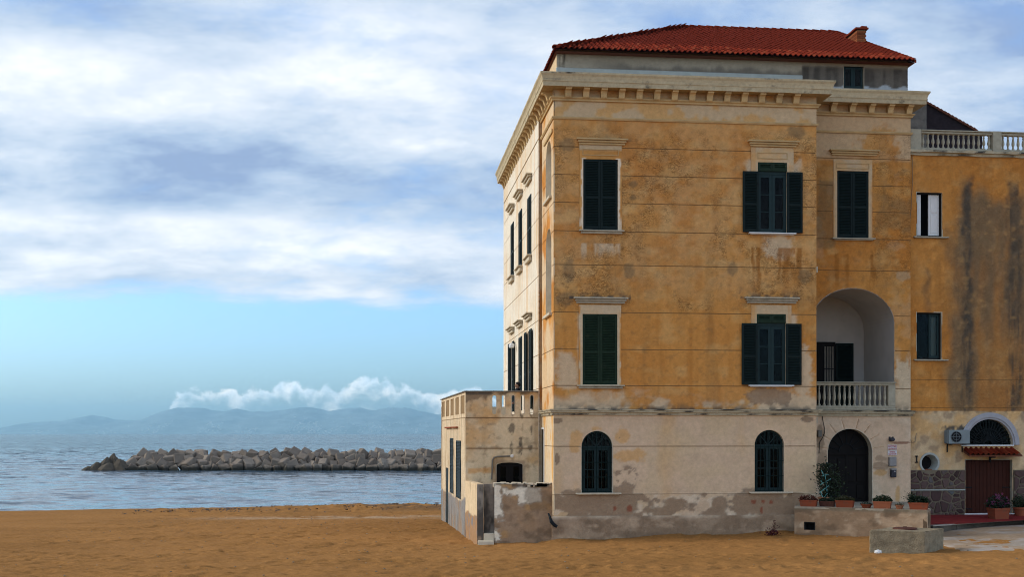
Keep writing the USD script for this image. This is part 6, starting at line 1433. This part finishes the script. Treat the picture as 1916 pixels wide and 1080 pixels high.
# climbing plant on a turquoise trellis
tp = on_plat(1541, .75)
tr = thing('trellis_plant', 'straggly climbing plant on a small turquoise trellis beside the dark entrance door', 'climbing plant', tp)
MAT['turquoise'] = simple('turquoise_paint', (.17, .42, .40), .6, .1)
obj('pot', MB().lathe([(0, 0), (.13, 0), (.18, .26), (.20, .26), (.20, .30), (.16, .30), (.15, .24), (0, .24)], 16), MAT['terracotta'], tr, smooth=40)
for a, b_ in (((.02, 1.02), (.09, .42)), ((-.08, .95), (.14, 1.0)), ((-.14, .66), (.22, .86)), ((-.16, .40), (.16, .64)), ((-.10, 1.15), (.0, .92)), ((-.12, .42), (-.04, .20)), ((-.03, .22), (.10, .38)), ((-.12, .80), (-.04, .70))):
    obj('lattice_bar', MB().tube([(a[0], -.10, a[1] + .05), (b_[0], -.10, b_[1] + .05)], .012, 6), MAT['turquoise'], tr)
b = MB(); r_ = np.random.default_rng(9)
for i in range(12):
    x = r_.uniform(-.12, .12); p = [(x, 0, .24)]
    for k_ in range(6): p.append((p[-1][0] + r_.normal(0, .07), r_.normal(0, .04), p[-1][2] + r_.uniform(.12, .25)))
    b.tube(p, .006, 4)
obj('stems', b, MAT['stem'], tr, kind='stuff')
obj('foliage', leaves(1100, lambda r: np.array([r.normal(.06, .12) + .12 * math.sin(5 * (z := r.uniform(.25, 1.35))) * .5, r.normal(0, .09), z + .05]), 10, .085), MAT['leaf_dark'], tr)
obj('foliage', leaves(620, lambda r: np.array([r.normal(.34, .16), r.normal(.05, .1), abs(r.normal(.55, .30)) + .1]), 11, .08), MAT['leaf'], tr)
# red patio pots
def flowers(seed, n, hgt, L_):
    def ex(t, rgn):
        b = MB(); r = np.random.default_rng(seed)
        for _ in range(n):
            p = rgn(r) + np.array([0, -.03, .05])
            for a in np.linspace(0, 2 * PI, 6)[:-1]: d = np.array([math.cos(a), -.35, math.sin(a)]); e_ = np.array([math.cos(a + .6), -.35, math.sin(a + .6)]); b.add([p, p + d * .035, p + (d + e_) * .028, p + e_ * .035], [[0, 1, 2], [0, 2, 3]])
        obj('flowers', b, MAT['petal'], t, kind='stuff')
    return ex
fy = patio_pt(1866, 968, 2.03); trough('potted_plant', 'clay pot of pink flowering pelargonium on the red patio before the brown door', (*patio_pt(1868, 972, 2.03), 2.02), .3, .62, .40, .42, 'leaf_dark', 900, .55, .42, .08, 12, extra=flowers(13, 46, .4, .6))
trough('potted_plant', 'clay pot of bright green leaves at the right edge of the red patio', (*patio_pt(1908, 968, 2.03), 2.02), 0, .42, .36, .3, 'leaf', 500, .35, .42, .08, 14, round_=True)
# little red-leaved weed at the foot of the plinth
wx, wy = X_at(1446, 39.9), 39.85; wz = float(ground_z(wx, wy))
wd = thing('weed', 'small dark red leaved weed growing at the foot of the palazzo plinth', 'plant', (wx, wy, wz))
obj('stems', MB().tube([(0, 0, -.05), (.02, 0, .2), (.06, 0, .42)], .008, 5).tube([(0, 0, 0), (-.1, 0, .2), (-.2, 0, .22)], .007, 5), MAT['stem'], wd, kind='stuff')
obj('foliage', leaves(230, lambda r: np.array([r.normal(-.02, .12), r.normal(0, .08), abs(r.normal(.04, .13))]), 15, .065).mesh(trimesh.Trimesh(*leaves(60, lambda r: np.array([r.normal(.04, .03), r.normal(0, .03), r.uniform(.1, .5)]), 16, .05).out(), process=False)), MAT['leaf_red'], wd)

# ------------------------------------------------------------------ things fixed to walls
def wall_pt(u, v): return to_world(u, v)
def wthing(name, label, cat, px, py, v=WV, d=0.0):
    u, z = uz(px, py, v); x, y = to_world(u, v - d); return thing(name, label, cat, (x, y, z), TH)
MAT['grey_paint'] = simple('grey_metal_paint', (.27, .245, .225), .6, .12, 4, .1); MAT['dark_metal'] = simple('dark_grey_metal', (.045, .042, .048), .5, .2, 8, .1); MAT['red_print'] = simple('red_print', (.42, .035, .045), .7, .05); MAT['sign_white'] = simple('sign_white_plastic', (.58, .54, .52), .6, .06, 5, .0)
SZ = 42.6 / F
# lamp over the notices
t = wthing('wall_lantern', 'dark oval wall lamp above the red lettered notices by the entrance', 'lamp', 1667, 823)
obj('lamp_body', MB().add(*(lambda m: (np.array(m.vertices) * [.115, .09, .075] + [0, -.07, 0], m.faces))(trimesh.creation.icosphere(2))), MAT['dark_metal'], t, smooth=True)
for sx in (-1, 1): obj('lug', MB().cbox(sx * .06 - .02, sx * .06 + .02, -.06, 0, .04, .10, .008), MAT['dark_metal'], t)
def notice(label, py0, py1, rows):
    t = wthing('notice', label, 'sign', 1669.5, (py0 + py1) / 2); h = (py1 - py0) * SZ / 2; w = 9.0 * SZ
    obj('board', MB().cbox(-w, w, -.014, -.001, -h, h, .003), MAT['sign_white'], t)
    for txt, zc_, hh, wmax in rows:
        m = meshkit.text_mesh(txt, hh, .002, bold=True); v = np.array(m.vertices); v[:, 0] -= (v[:, 0].min() + v[:, 0].max()) / 2
        k_ = wmax / np.ptp(v[:, 0]); v[:, 0] *= k_
        obj('lettering', MB().add(np.stack([v[:, 0], -.0145 - v[:, 2], zc_ + v[:, 1] - hh / 2], 1), m.faces), MAT['red_print'], t, kind='stuff')
notice('upper white notice with red lettering AFFITTASI beside the entrance', 833.0, 842.2, (('AFFITTASI', .032, .078, .31), ('appartamenti', -.052, .038, .31)))
notice('lower white notice with two red lines VENDESI just above the meter box', 843.6, 852.5, (('VENDESI', .030, .045, .20), ('appartamenti', -.038, .048, .29)))
t = wthing('meter_box', 'grey metal meter box under the red lettered notices', 'meter box', 1668.5, 864)
obj('box', MB().cbox(-.135, .135, -.11, 0, -.17, .16, .012), MAT['grey_paint'], t); obj('box_door', MB().cbox(-.115, .115, -.122, -.108, -.15, .13, .006), MAT['grey_paint'], t)
t = wthing('mailbox', 'dark letter box with a slot below the grey meter box', 'mailbox', 1670, 885)
obj('body', MB().cbox(-.10, .10, -.12, 0, -.16, .11, .02), MAT['dark_metal'], t); obj('lid', MB().cbox(-.105, .105, -.135, 0, .09, .15, .012), MAT['grey_paint'], t); obj('nameplate', MB().cbox(.0, .06, -.126, -.118, .035, .06, .002), MAT['sign_white'], t)
# iron hook beside the round window
t = wthing('iron_hook', 'short black iron bar bracket left of the round window', 'bracket', 1714.5, 860, AV2)
obj('bar', MB().cbox(-.018, .018, -.05, -.02, -.11, .11, .005), MAT['iron'], t)
for z in (-.11, .11): obj('bar_end', MB().cbox(-.045, .045, -.06, 0, z - .02, z + .02, .006), MAT['iron'], t)
# meter and cable on the left of the entrance
t = wthing('junction_box', 'small grey junction box with hanging cable in the corner above the entrance', 'junction box', 1532, 812)
obj('box', MB().cbox(-.06, .09, -.10, 0, -.12, .12, .015), MAT['conduit'], t)
obj('cable', MB().tube([(.12, -.03, .75), (.13, -.03, .5), (.20, -.03, .18), (.20, -.03, .02), (.12, -.03, -.15), (.02, -.04, -.30), (.0, -.03, -.7)], .012, 5), MAT['iron'], t)
# air conditioner
t = wthing('air_conditioner', 'pale air conditioner outdoor unit on the ochre house wall left of the fanlight', 'air conditioner', 1786, 818, AV2)
AW, AH = 21 * 43 / F, 13.0 * 43 / F
MAT['ac_white'] = simple('aged_white_enamel', (.20, .225, .22), .5, .1, 3, .05, extra_dirt=.3, dirt=(.2, .18, .14)); MAT['ac_dark'] = simple('fan_shadow_plastic', (.012, .012, .013), .6, .1)
obj('casing', MB().cbox(-AW, AW, -.36, -.06, -AH, AH, .015), MAT['ac_white'], t)
fcx = -AW * .28
obj('fan_opening', MB().prism(Point(fcx, 0).buffer(AH * .80, 20), -.366, -.358), MAT['ac_dark'], t)  # solid dark disc on the casing, painted as the shaded fan opening
m = MB()
for r_ in (.98, .60): th = np.linspace(0, 2 * PI, 25); m.tube(np.stack([fcx + AH * .8 * r_ * np.cos(th), np.full(25, -.372), AH * .8 * r_ * np.sin(th)], 1), .005, 4, False)
for a in np.linspace(0, PI, 3)[:-1]: m.tube([(fcx - AH * .8 * math.cos(a), -.374, -AH * .8 * math.sin(a)), (fcx + AH * .8 * math.cos(a), -.374, AH * .8 * math.sin(a))], .006, 4)
obj('fan_guard', m, MAT['ac_white'], t)
for i in range(7): obj('side_fin', MB().cbox(-AW - .02, -AW - .001, -.33 + i * .04, -.31 + i * .04, -AH * .9, AH * .9, .003), MAT['ac_white'], t)
for sx in (-1, 1): obj('bracket', MB().cbox(sx * AW * .7 - .02, sx * AW * .7 + .02, -.38, 0, -AH - .04, -AH, .005).cbox(sx * AW * .7 - .02, sx * AW * .7 + .02, -.03, 0, -AH - .3, -AH, .005), MAT['iron'], t)

# ------------------------------------------------------------------ person on the terrace, seen over the parapet, facing the sea
import manifold3d as m3
def blob_body(bones, edge=.03, it=14):
    out = None
    for (a, ra), (b, rb) in bones:
        s = [m3.Manifold.sphere(r, 20).translate([float(x) for x in p]) for p, r in ((a, ra), (b, rb))]
        h = m3.Manifold.batch_hull(s); out = h if out is None else out + h
    out = out.refine_to_length(edge); mm = out.to_mesh(); t = trimesh.Trimesh(mm.vert_properties[:, :3], mm.tri_verts, process=True)
    trimesh.smoothing.filter_taubin(t, .5, -.53, it); return t
MAT['skin'] = simple('skin', (.30, .16, .10), .6, .08, 8, .0); MAT['hair'] = simple('dark_hair', (.018, .012, .010), .6, .3, 40, .4, 80); MAT['black_cloth'] = simple('black_cloth', (.012, .011, .013), .9, .3, 12, .3, 120); MAT['trousers'] = simple('dark_blue_trousers', (.02, .024, .04), .9, .2, 12, .3, 120)
pY = 46.0; pX = X_at(968.5, pY)
per = thing('person', 'dark haired person in black standing on the terrace, head turned to the sea', 'person', (pX, pY, FLOOR), 0)
# faces -x (towards the sea); height 1.70
J = dict(pelvis=(0, 0, .93), chest=(.0, 0, 1.28), neck=(.01, 0, 1.47), head=(-.005, 0, 1.59))
bones = [((J['pelvis'], .145), ((0, 0, 1.12), .125)), (((0, 0, 1.12), .125), (J['chest'], .155)), (((0, -.13, 1.36), .075), ((0, .13, 1.36), .075)), (((0, 0, 1.36), .10), ((.01, 0, 1.50), .055)), (((.01, 0, 1.47), .054), ((.0, 0, 1.56), .056)),
         (((.015, 0, 1.61), .088), ((-.02, 0, 1.60), .082)), (((-.03, 0, 1.56), .060), ((-.055, 0, 1.525), .035)), (((-.088, 0, 1.60), .018), ((-.112, 0, 1.575), .014)), (((.01, -.085, 1.60), .02), ((.01, -.088, 1.57), .015)), (((.01, .085, 1.60), .02), ((.01, .088, 1.57), .015))]
for sy in (-1, 1):
    bones += [(((0, sy * .19, 1.38), .062), ((.02, sy * .235, 1.10), .047)), (((.02, sy * .235, 1.10), .046), ((-.14, sy * .20, .93), .034)), (((-.14, sy * .20, .93), .036), ((-.22, sy * .19, .90), .030)),
              (((0, sy * .09, .92), .10), ((-.01, sy * .10, .50), .062)), (((-.01, sy * .10, .50), .062), ((.02, sy * .10, .09), .042)), (((.02, sy * .10, .06), .045), ((-.14, sy * .11, .035), .035))]
    for i, (dy, l) in enumerate(((-.028, .062), (-.009, .074), (.010, .070), (.027, .055))): bones += [(((-.24, sy * .19 + dy, .90), .011), ((-.24 - l * .6, sy * .19 + dy, .885), .0095)), (((-.24 - l * .6, sy * .19 + dy, .885), .0095), ((-.24 - l, sy * .19 + dy, .86), .008))]
    bones += [(((-.20, sy * .165, .90), .013), ((-.235, sy * .135, .885), .010))]
bod = blob_body(bones, .022, 10)
obj('body', bod, MAT['skin'], per, smooth=True)
hv = trimesh.creation.icosphere(3); v = np.array(hv.vertices); keep_ = v[hv.faces].mean(1)
sel = (keep_[:, 2] > .12 - .75 * np.clip(keep_[:, 0] + .25, 0, 1)) & ~((keep_[:, 0] < -.62) & (keep_[:, 2] < .55))
obj('hair', MB().add(v * [.107, .098, .108] * (1 + .06 * (fbm(v * 4, 3, 5)[:, None] - .5)) + [.006, 0, 1.615], hv.faces[sel]), MAT['hair'], per, smooth=True)
for sy in (-1, 1): obj('eye', MB().add(*(lambda m: (np.array(m.vertices) * .011 + [-.094, sy * .032, 1.605], m.faces))(trimesh.creation.icosphere(1))), MAT['hair'], per)
obj('mouth', MB().cbox(-.092, -.080, -.022, .022, 1.539, 1.545, .002), MAT['rust'], per)
def cloth(lo, hi, off, mat, name, arms=True):
    vv = np.array(bod.vertices); nv_ = bod.vertex_normals; z = vv[:, 2][bod.faces].mean(1); y = np.abs(vv[:, 1][bod.faces].mean(1)); x = vv[:, 0][bod.faces].mean(1)
    s_ = (z > lo) & (z < hi) & ~((x < -.15) & (z < 1.0)) & ((y < .17) | (z > .9) if arms else (y < .17))
    if not arms: s_ &= ~((x < -.12) & (z > .8))
    return obj(name, (vv + nv_ * off, bod.faces[s_]), mat, per, smooth=True)
cloth(.86, 1.485, .012, MAT['black_cloth'], 'jacket'); cloth(.08, .93, .009, MAT['trousers'], 'trousers', False); cloth(-.1, .10, .008, MAT['iron'], 'shoes', False)

# ------------------------------------------------------------------ breakwater of tumbled concrete cubes
def block_material():
    N = {'g': ('geometry', {}), 'sx': ('separate_xyz', {}), 'oi': ('object_info', {}), 'r': ('rgb_ramp', {'ramp': [(0, (.135, .103, .076)), (.5, (.19, .146, .107)), (1, (.235, .185, .138))]}),
         'n': ('noise_texture', {'scale': 1.6, 'detail': 7, 'roughness': .65}), 'a': ('math', {'math_type': 'multiply_add', 'value2': .9}), 'mr': ('map_range', {'range_type': 'smoothstep', 'from_min': .70, 'from_max': 1.30, 'to_min': 1.0, 'to_max': 0.0, 'clamp': True}),
         'm': ('mix', {'mix_type': 'mix', 'color2': (.030, .026, .018)}), 'v': ('map_range', {'from_min': .25, 'from_max': .75, 'to_min': .8, 'to_max': 1.2}), 'cc': ('combine_color', {}), 'mu': ('mix', {'mix_type': 'multiply', 'fac': 1.0}),
         'bp': ('bump', {'strength': .25, 'distance': .03}), 'p': ('principled_bsdf', {'roughness': .95, 'specular_ior_level': .15})}
    L = [('g.position', 'sx.vector'), ('g.position', 'n.vector'), ('oi.random', 'r.fac'), ('sx.z', 'a.value3'), ('n.fac', 'a.value1'), ('a.value', 'mr.value'), ('mr.result', 'm.fac'), ('n.fac', 'v.value'), ('v.result', 'cc.r'), ('v.result', 'cc.g'), ('v.result', 'cc.b'), ('r.color', 'mu.color1'), ('cc.color', 'mu.color2'), ('mu.color', 'm.color1'), ('m.color', 'p.base_color'), ('n.fac', 'bp.height'), ('bp.normal', 'p.normal')]
    return usdkit.material(stage, '/World/Looks/sea_worn_concrete', N, L, surface='p.BSDF')
MAT['block'] = block_material()
UsdGeom.Scope.Define(stage, '/World/Prototypes')
MAT['boulder'] = simple('dark_wet_rock', (.085, .066, .046), .9, .35, 1.5, .5, 8, .05, extra_dirt=.5, dirt=(.03, .025, .02))
def proto_cube(i):
    r = np.random.default_rng(100 + i); b = MB().cbox(-.5, .5, -.5, .5, -.5, .5, .05 + .02 * r.uniform()); v, f = b.out(); v = v * r.uniform(.93, 1.07, 3)
    return v, f
cubes = [proto_cube(i) for i in range(6)]
rb = np.random.default_rng(31)
from scipy.spatial.transform import Rotation as RR
def put_block(x, y, z, size, rot_, i, label, group):
    v, f = cubes[i % 6]; v = v * size
    M = rot_.as_matrix(); c = np.array([x, y, z])
    m = usdkit.mesh(stage, numbered('/World', 'breakwater_block'), (v, f), MAT['block'])
    m.AddTransformOp().Set(Gf.Matrix4d(*[float(q) for q in np.block([[M.T, np.zeros((3, 1))], [c[None], np.ones((1, 1))]]).ravel()]))
    keys(m.GetPrim(), label, 'concrete block', group)
BY = 161.0
def bx(px): return X_at(px, BY)
SPEC = [('top', 'pale grey cube tilted on the crest of the breakwater', 'crest blocks of the breakwater'), ('mid', 'grey brown cube wedged at mid height in the breakwater face', 'middle blocks of the breakwater'), ('low', 'dark wet cube at the waterline of the breakwater', 'waterline blocks of the breakwater')]
def row(kind, x0, x1_, pitch, y, z, dz, size, tilt):
    _, label, grp = next(s for s in SPEC if s[0] == kind); x = x0
    while x < x1_:
        rot_ = RR.from_euler('zxy', [rb.uniform(0, PI), rb.normal(0, tilt), rb.normal(0, tilt)]); s_ = size * rb.uniform(.82, 1.16)
        put_block(x, y + rb.uniform(-.4, .4), z + rb.uniform(-dz, dz), s_, rot_, int(rb.integers(6)), label, grp); x += pitch * rb.uniform(.75, 1.2)
xl, xr = bx(258), bx(880)
row('low', bx(236), xr, 1.34, BY - .4, .06, .18, 1.32, .30)
row('mid', bx(244), xr, 1.30, BY + .5, .72, .20, 1.30, .6)
row('mid', bx(252), xr, 1.36, BY + 1.4, 1.30, .20, 1.30, .6)
row('top', xl, xr, 1.42, BY + 2.3, 1.86, .22, 1.30, .65)
row('top', xl + .6, xr, 1.9, BY + 3.6, 1.92, .24, 1.30, .65)
# dark pointed boulders trailing off at the seaward tip: (column, width, height, lean, depth)
for x, w, h, lean, dy, lab in ((163, 1.5, .55, .3, .0, 'outermost low dark boulder just above the water at the breakwater tip'), (177, 2.0, 1.15, .2, .3, 'low wedge of dark rock second from the breakwater tip'), (190, 2.2, 1.75, .3, .8, 'steep dark rock rising near the left end of the breakwater'), (203, 2.1, 2.25, .1, 1.2, 'tall pointed dark rock at the left end of the breakwater'), (215, 1.9, 1.95, -.2, 1.0, 'pale shouldered rock beside the tall pointed one'), (204, 2.6, 1.05, .1, -.5, 'broad dark rock at the waterline below the pointed ones'), (231, 2.6, 1.55, -.3, -.2, 'large dark sloping rock where the cubes begin'), (243, 1.9, 1.9, .0, 1.2, 'grey rock on top of the sloping one where the cubes begin')):
    r = np.random.default_rng(int(x)); pts = []
    for zq, k_ in ((-.5, 1.05), (.15 * h, 1.0), (.55 * h, .72), (.85 * h, .38), (h, .10)):
        for a in np.arange(0, 6) * PI / 3 + r.uniform(0, 1): pts.append((w / 2 * k_ * math.cos(a) * r.uniform(.8, 1.1) + lean * zq, w / 2.4 * k_ * math.sin(a) * r.uniform(.8, 1.1), zq + r.uniform(-.08, .08)))
    m = trimesh.convex.convex_hull(np.array(pts)); m = m.subdivide_to_size(.5); v = np.array(m.vertices); v = v + (noise(v * 2.3 + x, int(x))[:, None] - .5) * .12
    obj('breakwater_boulder', MB().add(v + [bx(x), BY + dy, 0], m.faces), MAT['boulder'], label=lab, cat='boulder')

# seaweed wrack and litter on the beach
rw = np.random.default_rng(12); b = MB()
for _ in range(420):
    x = rw.uniform(-19, -3); y = float(crest(np.array([x]))[0]) - rw.normal(3.0, 1.0)
    if noise(np.array([x * .8, y * 1.5, 3.0]), 9) < .45: continue
    z = float(ground_z(x, y)) + .05; s_ = rw.uniform(.03, .08); a = rw.uniform(0, PI); d_ = np.array([math.cos(a), math.sin(a), rw.uniform(.0, .5)]) * s_; w = np.array([-d_[1], d_[0], s_ * .4]) * .4
    b.add([(x, y, z) - d_ - w, (x, y, z) + d_ - w, (x, y, z) + d_ + w, (x, y, z + s_ * .5) - d_ + w], [[0, 1, 2], [0, 2, 3]])
obj('seaweed', b, simple('dry_seaweed', (.12, .080, .055), .95, .4), kind='stuff', label='dark wrack of dry seaweed strewn along the bank by the water')
b = MB()
for _ in range(520):
    x, y = rw.uniform(-16, 16), rw.uniform(28, 58)
    if y > 39 and x > -4: continue
    z = float(ground_z(x, y)) + .02; s_ = rw.uniform(.008, .028); m = trimesh.creation.icosphere(0, s_); v = np.array(m.vertices) * [1.4, 1, .6] + [x, y, z]; b.add(v, m.faces)
obj('pebbles', b, simple('beach_pebbles', (.20, .15, .10), .9, .6, 1.3), kind='stuff', label='scattered pebbles and shell scraps on the sand')
